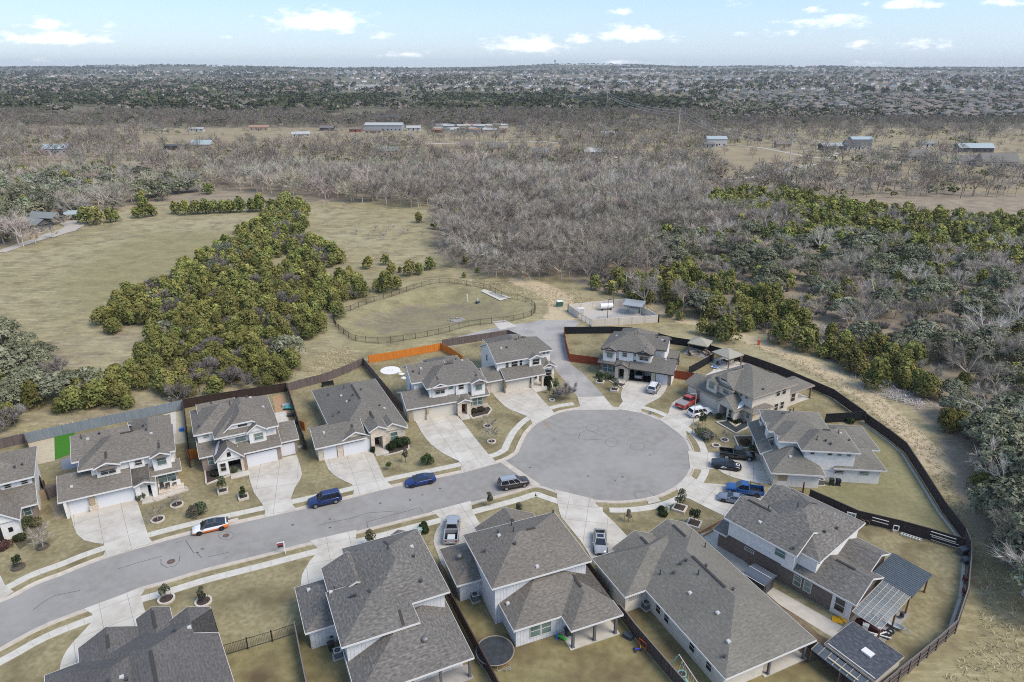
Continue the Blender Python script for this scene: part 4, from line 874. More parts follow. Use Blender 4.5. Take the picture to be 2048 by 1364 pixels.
M_poly = mat('clear roof sheeting', (0.24, 0.275, 0.29), 0.3, spec=0.5); M_poly.node_tree.nodes['Principled BSDF'].inputs['Alpha'].default_value = 0.55
b = MB(); b.poly([(8.75, -1.2, 2.86), (12.0, -1.2, 2.6), (12.0, 6.7, 2.6), (8.75, 6.7, 2.86)])
f_ = MB()
for k in range(11): y = -1.2 + k * .78; f_.bar((8.75, y, 2.87), (12.0, y, 2.61), .05, .05)
for k in range(6): q = k / 5; f_.bar((8.8 + 3.2 * q, -1.25, 2.87 - .26 * q), (8.8 + 3.2 * q, 6.68, 2.87 - .26 * q), .06, .07)
h.items.append(('clear_canopy', b, M_poly, [('canopy_frame', lambda: f_, M_soff)]))
for y in (-1.0, 3.0, 6.8, 12.3): h.post(11.9, y, 2.55, .08, M_tpost)
h.slab0(8.15, 12.3, -2.2, 7, .08, M_lane, 'patio_slab')
h.done()
# --- K
h = House('long single storey pale house with grey roof, three pale skylight vents, swing set beside it', (15.71, 63.9), -65.7, 'olive', M_trimw)
h.H(-7.0, 14.0, 0, 12.4, 2.9, .5).H(-7.4, .1, -2.9, 9, 2.9, .47).G(-8.0, -2, .3, 7.2, 2.9, .5, 'x', 'stone').G(-8.6, -3, 6.2, 12.3, 2.9, .48, 'x', 'stone')
h.W('cream', -6.6, 13.2, .6, 6, 2.9).W('cream', -6.6, 11, 6, 11.9, 2.9).W('cream', -6.9, -.4, -2.4, 3, 2.9).W('stone', -7.4, -6, .8, 11.8, 2.9)
for a in (2.0, 3.6, 8.2, 11.0): h.win('f', .6, a, .95, .8, 1.15, M_gdark)
b = MB()
for k in range(7): b.box(-.4, -.34, -1.9 + k * .28, -1.72 + k * .28, 1.6, 2.6)
h.items.append(('gable_louvre', b, M_soff, []))
h.post(13.4, 6.6, 2.9).post(13.4, 11.6, 2.9).slab0(11, 13.6, 6, 12, .1)
h.vent(4.0, 3.2, 'white').vent(8.0, 3.8, 'white').vent(11.2, 2.6, 'white').vent(-.4, 2.3).vent(2.8, 5.2).vent(12.2, 1.3, 'stub').vent(.7, 3.4, 'stub').vent(.3, 4.6, 'stub').vent(.4, 5.3, 'stub').vent(2.4, 6.6, 'stub').vent(6.6, 7.0, 'stub').vent(-2.4, 10.6)
h.ridge((.4, 6.2), (6.2, 6.2)).ridge((-6.6, 3.75), (-5, 3.75)).ridge((-7.2, 9.25), (-4.6, 9.25)).done()
# --- L
h = House('two storey pale grey house with a covered back patio, trampoline behind it', (-2.05, 62.95), -67.8, 'brown', M_trimw)
h.H(-7, 5.9, 0, 12.4, 2.9, .5).H(-1, 8.3, 5.8, 12.4, 2.9, .5).H(-8.5, 1.9, -1.0, 11.7, 5.7, .5, 'y').H(-10.4, -3.1, -3.6, 3.4, 2.9, .42).G(-12.8, -6, 2.0, 10.6, 2.9, .5, 'x', 'stone').H(-10.5, 2, 5.6, 12.3, 2.9, .5)
h.W('grey', -6, 5.45, .45, 11.9, 2.9).W('grey', -8, 1.4, -.45, 11.2, 5.7).W('grey', -9.9, -3.6, -3.1, 2, 2.9).W('stone', -12.2, -7, 2.6, 10, 2.9)
for a in (2.75, 4.15): h.win('r', 5.45, a, .75, 1.15, 1.65)
for y in (6.3, 9.0, 11.7): h.post(7.9, y, 2.9, .14)
h.win('f', .45, -2.2, .9, .6, 1.2, M_gdark).slab0(5.45, 8.2, 5.9, 12.2, .1, None, 'patio_slab')
h.win('f', -3.1, -7.5, 1.2, 1.0, .9, M_gdark)
h.vent(-7.0, 5.0).vent(-3.9, 4.0).vent(-4.6, 2.4, 'white').vent(-5.3, 2.5, 'stub').vent(-3.7, .4 - 0.2, 'stub').vent(-2.0, 3.4, 'stub').vent(.9, 5.0, 'white').vent(2.2, .8, 'white').vent(-6.9, -2.0, 'turbine').vent(-8.2, 11.4, 'stub')
h.ridge((-3.3, 5.5), (-3.3, 6.6)).ridge((2.0, 9.1), (4.2, 9.1)).ridge((-10, 6.3), (-8.6, 6.3)).done()
# --- M
h = House('two storey house with a mottled roof and turbine vents, blue grey back patio', (-25.74, 64.22), -65.6, 'mottled', M_trimw)
h.H(0, 7.8, 0, 9, 2.9, .5).H(5.6, 14.2, 2.9, 11.2, 5.7, .45).H(-1.2, 11.2, 6.0, 15.6, 5.7, .5).H(8, 18.4, 3.3, 15.6, 2.9, .5).G(.4, 6, 3.2, 9.4, 4.9, .45, 'x', 'white').G(-4.2, 3, 11.6, 16, 2.9, .5, 'x', 'stone').S(-2.6, 1, 8.5, 12, 2.9, .5, 'l')
h.W('grey', .6, 7.3, .5, 8.6, 2.9).W('grey', 6.1, 13.6, 3.5, 10.8, 5.7).W('grey', -.6, 10.6, 6.5, 15.1, 5.7).W('grey', 8.5, 16.4, 3.9, 15, 2.9).W('stone', -3.6, 2, 12, 15.5, 2.9)
for y in (9.0, 12, 15.2): h.post(18, y, 2.9)
h.slab0(16.4, 18.4, 8, 15.5, .1, M_lane, 'patio_slab')
h.vent(5.2, 4.9 - 1.0, 'pipe').vent(6.0, 3.4, 'white').vent(8.7, 5.2, 'stub').vent(8.9, 5.6, 'stub').vent(4.0, 10.6).vent(9.4, 12.8, 'stub').vent(3.2, 13.6, 'white').vent(5.4, 13.2, 'stub').vent(15.6, 11.2, 'turbine').vent(1.9, 1.4, 'white')
h.ridge((8.8, 7.05), (9.8, 7.05)).ridge((12.4, 9.45), (14.0, 9.45)).ridge((1, 10.8), (3, 10.8)).ridge((-3, 13.8), (-.8, 13.8)).done()
# --- N
h = House('house with plain dark grey roof cut off by the bottom edge, three small front gables', (-34.43, 61.12), -57.3, 'charcoal', M_trimw)
h.H(.3, 19, -12.8, 0, 2.9, .5).H(1.0, 15, -16, -4, 2.9, .5).G(-1.2, 5, -13, -7.2, 2.9, .5, 'x', 'white').G(-2.5, 5, -7.4, -3.9, 2.9, .5, 'x', 'white').G(0, 4.5, -4.6, -.0, 2.9, .5, 'x', 'white')
h.W('white', .8, 18, -12.3, -.5, 2.9).W('white', 1.5, 14, -15.5, -4, 2.9).W('white', -.7, 4, -12.5, -7.7, 2.9).W('white', -2, 4, -6.9, -4.3, 2.9)
h.vent(3.6, -2.6, 'white').vent(4.0, -4.0, 'stub').vent(8.4, -9.2, 'white').vent(8.9, -8.8, 'stub').vent(8.6, -10.4, 'stub').vent(9.6, -10, 'stub')
h.ridge((7.0, -6.4), (12.4, -6.4)).ridge((.2, -10.1), (2.2, -10.1)).ridge((-1.8, -5.65), (1.2, -5.65)).done()
# ================================================================ fences
PL = {'blue': planks('blue grey stained boards', (0.215, 0.245, 0.275), (0.195, 0.225, 0.255), dark=.7), 'weather': planks('weathered grey brown boards', (0.165, 0.135, 0.125), (0.115, 0.092, 0.085)),
      'dark': planks('dark brown stained boards', (0.052, 0.034, 0.028), (0.042, 0.028, 0.024)), 'orange': planks('fresh orange cedar boards', (0.62, 0.21, 0.035), (0.56, 0.18, 0.030), dark=.75),
      'red': planks('red brown stained boards', (0.26, 0.065, 0.030), (0.22, 0.052, 0.025), dark=.7), 'black': planks('black stained boards', (0.018, 0.019, 0.022), (0.014, 0.015, 0.018)),
      'blackw': planks('brown black boards', (0.055, 0.043, 0.042), (0.043, 0.034, 0.033)), 'tan': planks('pale tan boards', (0.33, 0.26, 0.17), (0.27, 0.21, 0.14)), 'old': planks('old dark grey boards', (0.105, 0.08, 0.070), (0.065, 0.05, 0.045))}
POSTM = {'blue': M_trimw, 'weather': mat('weathered post', (0.17, 0.14, 0.125), .9), 'dark': mat('dark post', (0.06, 0.04, 0.033), .8), 'orange': mat('cedar post', (0.55, 0.19, 0.04), .8), 'red': mat('red brown post', (0.24, 0.06, 0.03), .8),
         'black': mat('black post', (0.02, 0.02, 0.022), .7), 'blackw': mat('brown black post', (0.07, 0.055, 0.052), .8), 'tan': mat('tan post', (0.30, 0.24, 0.17), .8), 'old': mat('old grey post', (0.17, 0.145, 0.135), .9)}
M_curbst = mat('concrete mow strip', (0.45, 0.41, 0.36), .9, (0.36, 0.33, 0.29), 3)
def fence(line, kind, label, h=1.85, cap=True, group=None, strip=0, name='board_fence', posts=True):
    pts = px(line) if not isinstance(line[0], Vector) else line
    o0 = pts[0]; t = thing(name, label, 'fence', (o0.x, o0.y, 0), 0, group)
    q = [Vector((p.x - o0.x, p.y - o0.y)) for p in pts]; A, B = offset(q, .012), offset(q, -.012)
    b = MB()
    for i in range(len(q) - 1):
        b.poly([(*B[i], .04), (*B[i + 1], .04), (*B[i + 1], h), (*B[i], h)]); b.poly([(*A[i + 1], .04), (*A[i], .04), (*A[i], h), (*A[i + 1], h)])
        b.poly([(*B[i], h), (*B[i + 1], h), (*A[i + 1], h), (*A[i], h)])
    b.build('board_panel', PL[kind], t)
    C_ = MB(); rl = MB()
    for i in range(len(q) - 1):
        a, c = q[i], q[i + 1]; d = (c - a).normalized(); nrm = Vector((-d.y, d.x))
        if cap: C_.bar((*a, h + .004), (*c, h + .004), .13, .04)
        for zz in (.3, h / 2, h - .3): rl.bar((*(a + nrm * .035), zz), (*(c + nrm * .035), zz), .04, .09)
        L = (c - a).length; k = max(1, round(L / 2.45))
        for j in range(k if i < len(q) - 2 else k + 1):
            p = a + (c - a) * (j / k) + nrm * .09
            pb = MB(); pb.box(p.x - .05, p.x + .05, p.y - .05, p.y + .05, -.05, h - .02)
            if posts: pb.build('post', POSTM[kind], t)
        if strip: C2 = MB(); C2.bar((*(a + nrm * strip), 0), (*(c + nrm * strip), 0), .35, .06); C2.build('mow_strip', M_curbst, t)
    if cap: C_.build('cap_rail', POSTM[kind], t)
    rl.build('rail', POSTM[kind], t)
    return t
fence([(-260, 960), (0, 898), (53, 886)], 'weather', 'weathered grey brown fence running out of the picture at the left edge')
fence([(54, 887), (120, 872), (210, 852), (290, 836), (367, 819)], 'blue', 'long blue grey painted fence behind the house with the turf strip', 2.0, False)
fence([(368, 817), (420, 807), (574, 783)], 'dark', 'dark brown stained fence behind the house with clipped gable')
fence([(577, 783), (612, 773), (648, 764), (690, 748), (727, 731)], 'weather', 'weathered plank fence between the dark stained fence and the orange one', cap=False)
fence([(738, 726), (790, 718), (881, 701)], 'orange', 'bright orange cedar fence behind the house with the round patio', 1.85, False)
fence([(881, 700), (902, 711), (925, 727)], 'orange', 'short bright orange fence at right angles to the long one', 1.85, False)
fence([(885, 694), (950, 684), (1016, 674), (1040, 684)], 'weather', 'weathered plank fence behind the house beside the grey lane', cap=False)
fence([(727, 731), (762, 774), (802, 822)], 'weather', 'weathered fence along the right side of the long ridge house', cap=False)
fence([(368, 818), (374, 870), (381, 936)], 'dark', 'dark brown fence between the turf strip house and the clipped gable house')
fence([(377, 919), (397, 916)], 'orange', 'short orange brown gate fence left of the clipped gable house', 1.8, False, name='fence_gate')
fence([(575, 783), (593, 840), (612, 900)], 'dark', 'dark fence between the clipped gable house and the limestone house')
fence([(53, 887), (70, 940), (97, 1001)], 'dark', 'brown fence along the sandy yard at the far left')
fence([(70, 1006), (96, 999)], 'tan', 'short pale tan fence between the two leftmost houses', 1.8, False)
fence([(96, 999), (118, 990)], 'weather', 'short brown gate beside the three garage doors of the turf strip house', 1.8, False, name='fence_gate')
fence([(600, 858), (610, 862)], 'orange', 'small orange gate at the side of the clipped gable house', 1.8, False, name='fence_gate')
fence([(1128, 668), (1220, 667), (1262, 669), (1310, 679), (1347, 689)], 'black', 'black fence closing the yard behind the house with the open garage', cap=False)
fence([(1347, 689), (1380, 694), (1425, 707), (1455, 716)], 'black', 'black fence behind the two garden pavilions', cap=False)
fence([(1455, 716), (1490, 725), (1514, 733), (1565, 752), (1626, 779), (1665, 796), (1728, 842)], 'blackw', 'long black fence curving behind the cream house along the dirt track', strip=0)
fence([(1729, 845), (1743, 855), (1778, 880), (1809, 905), (1847, 964), (1885, 1025), (1926, 1079)], 'blackw', 'long brown black fence with a concrete strip around the big side lawn', strip=-.55)
fence([(1926, 1079), (1937, 1106), (1936, 1136), (1930, 1200), (1908, 1266)], 'old', 'fence at the right end of the ladder yard facing the wild grass', strip=-.5)
fence([(1908, 1266), (1870, 1300), (1834, 1330), (1795, 1362), (1750, 1400)], 'old', 'grey brown fence at the lower right corner beside the big shed', strip=-.4)
fence([(1617, 1000), (1660, 1019), (1712, 1043), (1796, 1063), (1850, 1078), (1926, 1101)], 'blackw', 'dark fence with ladders hung on it between two back lawns')
fence([(1650, 846), (1685, 844), (1724, 841)], 'black', 'short black fence between the cream house and the white house')
fence([(1378, 749), (1402, 736), (1427, 721)], 'black', 'black fence between the two pavilion yards', cap=False)
fence([(1128, 669), (1131, 695), (1138, 722)], 'red', 'red brown fence along the grey lane', 1.85, False)
fence([(1138, 723), (1168, 727), (1200, 731)], 'red', 'red brown fence left of the open garage house', 1.85, False)
fence([(1345, 756), (1365, 759), (1388, 763)], 'red', 'red brown fence right of the open garage house', 1.85, False)
fence([(1604, 1003), (1606, 984)], 'red', 'short red brown gate fence beside the hipped garage wing', 1.85, False, name='fence_gate')
fence([(878, 1150), (900, 1204), (935, 1272), (985, 1366), (1000, 1396)], 'dark', 'dark fence between the trampoline yard and the turbine vent house')
fence([(592, 1268), (601, 1315), (611, 1366), (618, 1400)], 'old', 'old fence along the narrow yard left of the turbine vent house')
fence([(1237, 1232), (1270, 1275), (1308, 1320), (1352, 1372), (1390, 1415)], 'old', 'old plank fence between the trampoline yard and the swing set yard')
fence([(1608, 1288), (1640, 1322), (1690, 1368), (1730, 1408)], 'old', 'old plank fence beside the lean to of the big shed')
fence([(1150, 1100), (1180, 1150), (1215, 1200)], 'dark', 'dark narrow fence between the patio house and the long pale house', 1.6)
# wrought iron fences
M_iron = mat('black iron', (0.018, 0.017, 0.017), 0.5)
def iron(pts, label, h=1.5, close=False, sp=2.4, pk=.16, group=None, cat='fence'):
    o0 = pts[0]; t = thing('iron_fence', label, cat, (o0.x, o0.y, 0), 0, group)
    q = [Vector((p.x - o0.x, p.y - o0.y)) for p in pts] + ([Vector((0, 0))] if close else [])
    rl = MB(); pc = MB()
    for i in range(len(q) - 1):
        a, c = q[i], q[i + 1]; rl.bar((*a, h - .12), (*c, h - .12), .035, .04); rl.bar((*a, .18), (*c, .18), .035, .04)
        L = (c - a).length; k = max(1, int(L / pk))
        for j in range(1, k):
            p = a + (c - a) * (j / k); pc.poly([(p.x - .009, p.y - .009, .1), (p.x + .009, p.y + .009, .1), (p.x + .009, p.y + .009, h), (p.x - .009, p.y - .009, h)]); pc.poly([(p.x + .009, p.y - .009, .1), (p.x - .009, p.y + .009, .1), (p.x - .009, p.y + .009, h), (p.x + .009, p.y - .009, h)])
    rl.build('rail', M_iron, t); pc.build('picket', M_iron, t)
    acc = 0; last = None
    for i in range(len(q) - 1):
        a, c = q[i], q[i + 1]; L = (c - a).length; s = (sp - acc) if last is not None else 0
        while s <= L:
            p = a + (c - a) * (s / L); b = MB(); b.box(p.x - .05, p.x + .05, p.y - .05, p.y + .05, -.1, h + .1); b.build('post', M_iron, t); last = s; s += sp
        acc = (acc + L) if last is None else L - (s - sp)
    return t
loop = [BASIN[i] for i in range(len(BASIN))]
iron(loop, 'black iron fence looping round the grassy basin', 1.55, True, 3.0)
iron(px([(446, 1313), (500, 1297), (550, 1282), (592, 1268)]), 'black iron yard fence right of the cut off house', 1.6, False, 2.6)
# ================================================================ concrete wall enclosure
cw = brickmat('precast concrete wall', (0.60, 0.54, 0.46), (0.57, 0.51, 0.435), (0.45, 0.40, 0.34), 1.6, 30, 0.03)
def ep(x, y, z=0): return P(1120 + x / 9.309, 540 + y / 9.309, z)
ec = [ep(590, 1055), ep(1830, 975), ep(1250, 655), ep(150, 770), ep(335, 895)]
t = thing('enclosure_wall', 'pale precast concrete wall round the small pump yard', 'wall', (ec[0].x, ec[0].y, 0))
qq = [Vector((p.x - ec[0].x, p.y - ec[0].y)) for p in ec]
for i in range(4):
    b = MB(); b.bar((*qq[i], -.05), (*qq[i + 1], -.05), .16, 2.0); b.build('wall_panel', cw, t)
    L = (qq[i + 1] - qq[i]).length; k = round(L / 3.2)
    for j in range(k + 1):
        p = qq[i] + (qq[i + 1] - qq[i]) * (j / k); b = MB(); b.box(p.x - .14, p.x + .14, p.y - .14, p.y + .14, -.1, 2.06); b.build('pilaster', cw, t)
struct(sheet('yard_floor', [ec[0], ec[1], ec[2], ec[3], ec[4]], 0.012, M_lane).build('yard_floor', mat('yard gravel', (0.48, 0.44, 0.39), .95, (0.38, 0.35, 0.31), 3)))
struct(sheet('yard_paving', [ep(*q) for q in ((600, 940), (700, 870), (1200, 790), (1330, 850), (1060, 930), (660, 985))], 0.017, M_asph).build('yard_paving', M_lane))
g0, g1 = ep(335, 895), ep(590, 1055)
iron([g0, g1], 'iron gate in the gap of the pale concrete wall', 1.7, False, 2.0, .2, cat='gate')
M_white = mat('white paint', (0.72, 0.71, 0.69), 0.5); M_steel = mat('galvanised steel', (0.42, 0.44, 0.45), 0.45, metal=.4); M_green = mat('utility green', (0.045, 0.12, 0.085), 0.5); M_pgreen = mat('pale utility green', (0.30, 0.40, 0.33), .5)
t = thing('tank', 'white cylindrical tank inside the pale concrete wall', 'tank', ep(860, 740), R(12))
b = MB(); b.tube((-1.7, 0, 1.1), (1.7, 0, 1.1), .75, n=16); b.build('tank_shell', M_white, t, True)
for x in (-1.2, 1.2): b = MB(); b.box(x - .12, x + .12, -.6, .6, 0, .55); b.build('saddle', M_pipe, t)
t = thing('shelter', 'open steel shelter with a white flat roof inside the concrete wall', 'shelter', ep(1370, 800), R(-24))
b = MB(); b.poly([(-2.6, -2.2, 2.7), (2.6, -2.2, 2.7), (2.6, 2.2, 3.0), (-2.6, 2.2, 3.0)]); b.poly([(-2.6, 2.2, 2.88), (2.6, 2.2, 2.88), (2.6, -2.2, 2.58), (-2.6, -2.2, 2.58)]); b.box(-2.6, 2.6, -2.22, -2.2, 2.58, 2.7); b.build('roof', M_steel, t)
for x in (-2.2, 2.2):
    for y in (-1.8, 1.8): b = MB(); b.box(x - .06, x + .06, y - .06, y + .06, 0, 2.65 + (y > 0) * .25); b.build('post', M_steel, t)
b = MB(); b.box(-1.2, 1.2, -.6, .6, 0, 1.5); b.box(-.9, .9, -.62, -.6, .3, 1.3); b.build('pump_cabinet', M_steel, t)
t = thing('control_cabinet', 'small pale control cabinet near the gate of the pump yard', 'cabinet', ep(385, 800), R(10)); b = MB(); b.box(-.9, .9, -.4, .4, .1, 1.4); b.build('cabinet_body', M_white, t); b = MB(); b.box(-.8, -.05, -.44, -.4, .2, 1.3); b.box(.05, .8, -.44, -.4, .2, 1.3); b.build('cabinet_door', M_vent, t)
def lightpole(loc, h, label, arm=1.2, m=M_pipe):
    t = thing('light_pole', label, 'light pole', (loc.x, loc.y, 0)); b = MB(); b.tube((0, 0, 0), (0, 0, h), .09, .05, 8); b.build('pole', m, t)
    b = MB(); b.box(-.2, .2, -.2, .2, 0, .1); b.build('base_plate', m, t)
    b = MB(); b.tube((0, 0, h - .1), (arm, 0, h + .05), .04, n=6); b.build('arm', m, t); b = MB(); b.box(arm - .15, arm + .45, -.16, .16, h - .02, h + .12); b.build('lamp_head', M_pipe, t); return t
lightpole(ep(880, 925), 5.5, 'dark light pole nearest the front wall of the pump yard', .4)
lightpole(ep(990, 700), 5.6, 'dark light pole with a lamp head beside the white tank', .4)
t = thing('wood_pole', 'pale bare pole standing behind the concrete wall', 'pole', ep(1215, 500)); b = MB(); b.tube((0, 0, 0), (0, 0, 7.2), .14, .1, 8); b.build('pole', mat('bleached wood', (.5, .47, .43), .8), t); b = MB(); b.bar((-.4, 0, 6.8), (.4, 0, 6.8), .06, .08); b.build('crossarm', M_pipe, t)
t = thing('transformer_box', 'dark green transformer box beside the pale concrete wall', 'utility box', P(1119, 613), R(15)); b = MB(); b.box(-.75, .75, -.6, .6, .1, 1.5); b.build('box_body', M_green, t); b = MB(); b.box(-.8, .8, -.65, .65, 1.5, 1.6); b.build('lid', M_white, t); b = MB(); b.box(-1.0, 1, -.9, .9, -.02, .12); b.build('pad', M_conc, t)
def bp4(l, z): return px([(620 + x / 4.096, 540 + y / 4.096) for x, y in l], z)
sl = bp4([(1400, 175), (1425, 160), (1650, 228), (1560, 252), (1410, 200)], 0.0)
t = thing('spillway_slab', 'pale concrete spillway slab on the basin slope', 'concrete slab', (sl[0].x, sl[0].y, 0)); b = MB(); q4 = [sl[0], sl[1], sl[2], sl[3]]; tzz = lambda p: float(terrain(np.array([p.x]), np.array([p.y]))[0])
g4 = lambda a, c: q4[0].lerp(q4[1], a).lerp(q4[3].lerp(q4[2], a), c)
b.grid([[(g4(a, c).x - sl[0].x, g4(a, c).y - sl[0].y, tzz(g4(a, c)) + .14) for a in np.linspace(0, 1, 9)] for c in np.linspace(0, 1, 17)]); b.build('slab', M_walk, t)
b = MB(); p = [Vector((q.x - sl[0].x, q.y - sl[0].y)) for q in bp4([(1460, 190), (1500, 182), (1600, 225), (1560, 232)], 0)]; b.poly([(v_.x, v_.y, tzz(Vector((v_.x + sl[0].x, v_.y + sl[0].y))) + .19) for v_ in p]); b.build('stain', M_lane, t)
for (x, y, hh, lab) in ((1290, 262, 1.9, 'white marker pipe standing in the grassy basin'), (1318, 130, 1.6, 'white sign post at the back of the basin fence')):
    p = bp4([(x, y)], -1.4 if y > 200 else 0)[0]; t = thing('marker_post', lab, 'marker post', p); b = MB(); b.tube((0, 0, 0), (0, 0, hh + .4), .09, n=8); b.build('pipe', M_white, t); b = MB(); b.box(-.22, .22, -.06, -.02, hh - .1, hh + .4); b.build('plate', M_white, t)
p = bp4([(1375, 280)], -1.6)[0]; t = thing('outlet_riser', 'dark outlet riser with a pale cap in the basin', 'drain riser', p); b = MB(); b.tube((0, 0, 0), (0, 0, .9), .75, .6, 10); b.build('riser', M_pipe, t); b = MB(); b.tube((0, 0, .9), (0, 0, 1.7), .14, n=8); b.build('cap', M_white, t)
rp = MB(); random.seed(8)
for k in range(70):
    p = bp4([(1210 + random.gauss(0, 28), 420 + random.gauss(0, 14))], -1.75)[0]; r_ = random.uniform(.15, .4); rp.box(p.x - r_, p.x + r_, p.y - r_ * .8, p.y + r_ * .8, -2, -1.75 + r_ * .7)
tag(rp.build('stones', mat('grey rip rap', (0.34, 0.33, 0.31), .9, (.24, .23, .22), 2)), kind='stuff')
# ================================================================ pavilions, sheds, yard things
M_pavr = mat('pale tan metal roof', (0.34, 0.32, 0.255), .7, (0.30, 0.28, 0.225), 3)
def pavilion(c, rz, w_, d_, h_, label, floor=True):
    t = thing('pavilion', label, 'pavilion', (c.x, c.y, 0), rz); b = MB(); a = [(-w_ / 2, -d_ / 2), (w_ / 2, -d_ / 2), (w_ / 2, d_ / 2), (-w_ / 2, d_ / 2)]
    for k in range(4): p, q = a[k], a[(k + 1) % 4]; b.poly([(*p, h_), (*q, h_), (0, 0, h_ + 1.15)]); b.poly([(*p, h_ - .18), (*q, h_ - .18), (*q, h_), (*p, h_)])
    b.poly([(*p, h_ - .18) for p in reversed(a)]); b.build('roof', M_pavr, t)
    for x in (-1, 1):
        for y in (-1, 1): b = MB(); px_, py_ = x * (w_ / 2 - .3), y * (d_ / 2 - .3); b.box(px_ - .1, px_ + .1, py_ - .1, py_ + .1, 0, h_ - .1); b.build('post', M_tpost, t)
    b = MB(); b.box(-w_ / 2 - .5, w_ / 2 + .8, -d_ / 2 - .6, d_ / 2 + .3, -.02, .1); b.build('floor_slab', M_lane if floor else M_walk, t)
    return t
pavilion(P(1398, 705), R(-30), 4.6, 4.2, 2.6, 'square pavilion with tan roof in the yard of the open garage house')
pavilion(P(1453, 728), R(-58), 5.0, 4.6, 2.6, 'square pavilion with tan roof beside the pool deck of the cream house', False)
struct(sheet('pool_deck', px([(1405, 765), (1400, 756), (1425, 742), (1432, 728), (1460, 718), (1500, 728), (1480, 745), (1440, 757)]), .02, M_walk).build('pool_deck', M_walk))
M_furn = mat('dark outdoor furniture', (0.05, 0.045, 0.045), .7); M_cush = mat('beige cushion', (0.40, 0.33, 0.27), .9); M_blue = mat('blue plastic', (0.03, 0.15, 0.48), .4); M_teal = mat('teal plastic', (0.10, 0.42, 0.42), .5); M_red = mat('red plastic', (0.45, 0.03, 0.025), .5)
def sofa(c, rz, label, m=M_cush):
    t = thing('outdoor_sofa', label, 'sofa', c, rz); b = MB(); b.box(-1, 1, -.4, .4, .1, .42); b.build('seat', m, t); b = MB(); b.box(-1, 1, .3, .48, .42, .85); b.build('backrest', m, t)
    for x in (-1.08, 1.08): b = MB(); b.box(x - .08, x + .08, -.4, .48, .1, .6); b.build('armrest', M_furn, t)
sofa(P(1388, 709, .1), R(20), 'beige outdoor sofa under the left pavilion'); sofa(P(1411, 708, .1), R(-70), 'beige outdoor sofa at the open side of the left pavilion')
def tableset(c, rz, label, m=M_furn, w_=1.6):
    t = thing('patio_table', label, 'table', c, rz); b = MB(); b.box(-w_ / 2, w_ / 2, -.45, .45, .68, .74); b.build('table_top', m, t)
    for x in (-1, 1):
        for y in (-1, 1): b = MB(); b.box(x * (w_ / 2 - .1) - .03, x * (w_ / 2 - .1) + .03, y * .38 - .03, y * .38 + .03, 0, .68); b.build('leg', m, t)
tableset(P(1450, 727, .1), R(-58), 'dark patio table under the pavilion by the pool deck')
def chair(c, rz, label, m=M_furn, group=None, proto=[]):
    t = thing('patio_chair', label, 'chair', c, rz, group); b = MB(); b.box(-.28, .28, -.28, .28, .38, .45); b.build('seat', m, t); b = MB(); b.box(-.28, .28, .24, .3, .45, .95); b.build('backrest', m, t)
    for x in (-.24, .24):
        for y in (-.24, .24): b = MB(); b.box(x - .025, x + .025, y - .025, y + .025, 0, .38); b.build('leg', m, t)
    return t
for (u, v, r_) in ((1436, 731, 30), (1462, 722, 200), (1470, 725, 160)): chair(P(u, v, .02), R(r_), 'dark patio chair around the pavilion table', M_furn, 'chairs round the pavilion table')
t = thing('sun_lounger', 'blue and white lounger on the pale pool deck', 'lounger', P(1431, 737, .02), R(-35)); b = MB(); b.box(-.9, .5, -.35, .35, .25, .33); b.build('seat', M_white, t); b = MB(); b.poly([(.5, -.35, .33), (.5, .35, .33), (1.05, .35, .8), (1.05, -.35, .8)]); b.poly([(.5, -.35, .27), (1.05, -.35, .74), (1.05, .35, .74), (.5, .35, .27)]); b.build('backrest', M_white, t); b = MB(); b.box(-.6, .4, -.24, .24, .335, .4); b.build('towel', M_blue, t)
for x in (-.8, .4):
    for y in (-.3, .3): b = MB(); b.box(x - .03, x + .03, y - .03, y + .03, 0, .25); b.build('leg', M_white, t)
t = thing('closed_parasol', 'closed white parasol beside the black fence', 'parasol', P(1481, 724)); b = MB(); b.tube((0, 0, 0), (0, 0, 2.9), .03, n=6); b.build('pole', M_white, t); b = MB(); b.tube((0, 0, .9), (0, 0, 2.7), .2, .06, 8); b.build('canopy', mat('pale fabric', (.55, .47, .45), .9), t); b = MB(); b.tube((0, 0, 0), (0, 0, .12), .3, n=12); b.build('base', M_pipe, t)
# sheds of the ladder yard
def rp_(u, v, z=0): return P(u, v, z)
a, b_, c_, d_ = P(1660, 1276, 2.6), P(1705, 1247, 2.6), P(1807, 1318, 2.6), P(1758, 1357, 2.5)
ex = (c_ - b_); yaw = math.atan2(ex.y, ex.x); L = Vector((ex.x, ex.y)).length; Wd = (Vector((b_.x - a.x, b_.y - a.y))).length
t = thing('garden_shed', 'big shed with dark slate grey shingles and one white skylight, lower right', 'shed', (b_.x, b_.y, 0), yaw)
hh = House.__new__(House); hh.t = t; hh.roof = MB(); hh.walls = {}; hh.trim = MB(); hh.planes = []; hh.items = []; hh.sh = SH['slate']; hh.tm = M_trimt; hh.gd = M_gdw; hh.out = []; hh.slot = MB()
hh.S(0, L, -Wd - 1.0, 0, 2.35, .12, 'f'); hh.W('greige', .2, L - .2, -Wd - .7, -.2, 2.4)
hh.win('f', -Wd - .7, 2, 1.2, 1, .8, M_gdark).vent(L * .58, -Wd * .62, 'skylight')
hh.done()
t = thing('lean_to_roof', 'low pale metal lean to roof along the near side of the big shed', 'lean-to', (b_.x, b_.y, 0), yaw)
b = MB(); b.poly([(-.6, -Wd - 2.3, 1.75), (L + .3, -Wd - 2.3, 1.75), (L + .3, -Wd - 1.15, 2.1), (-.6, -Wd - 1.15, 2.1)]); b.poly([(-.6, -Wd - 1.15, 2.04), (L + .3, -Wd - 1.15, 2.04), (L + .3, -Wd - 2.3, 1.69), (-.6, -Wd - 2.3, 1.69)]); b.build('sheet_roof', M_metal, t)
b = MB()
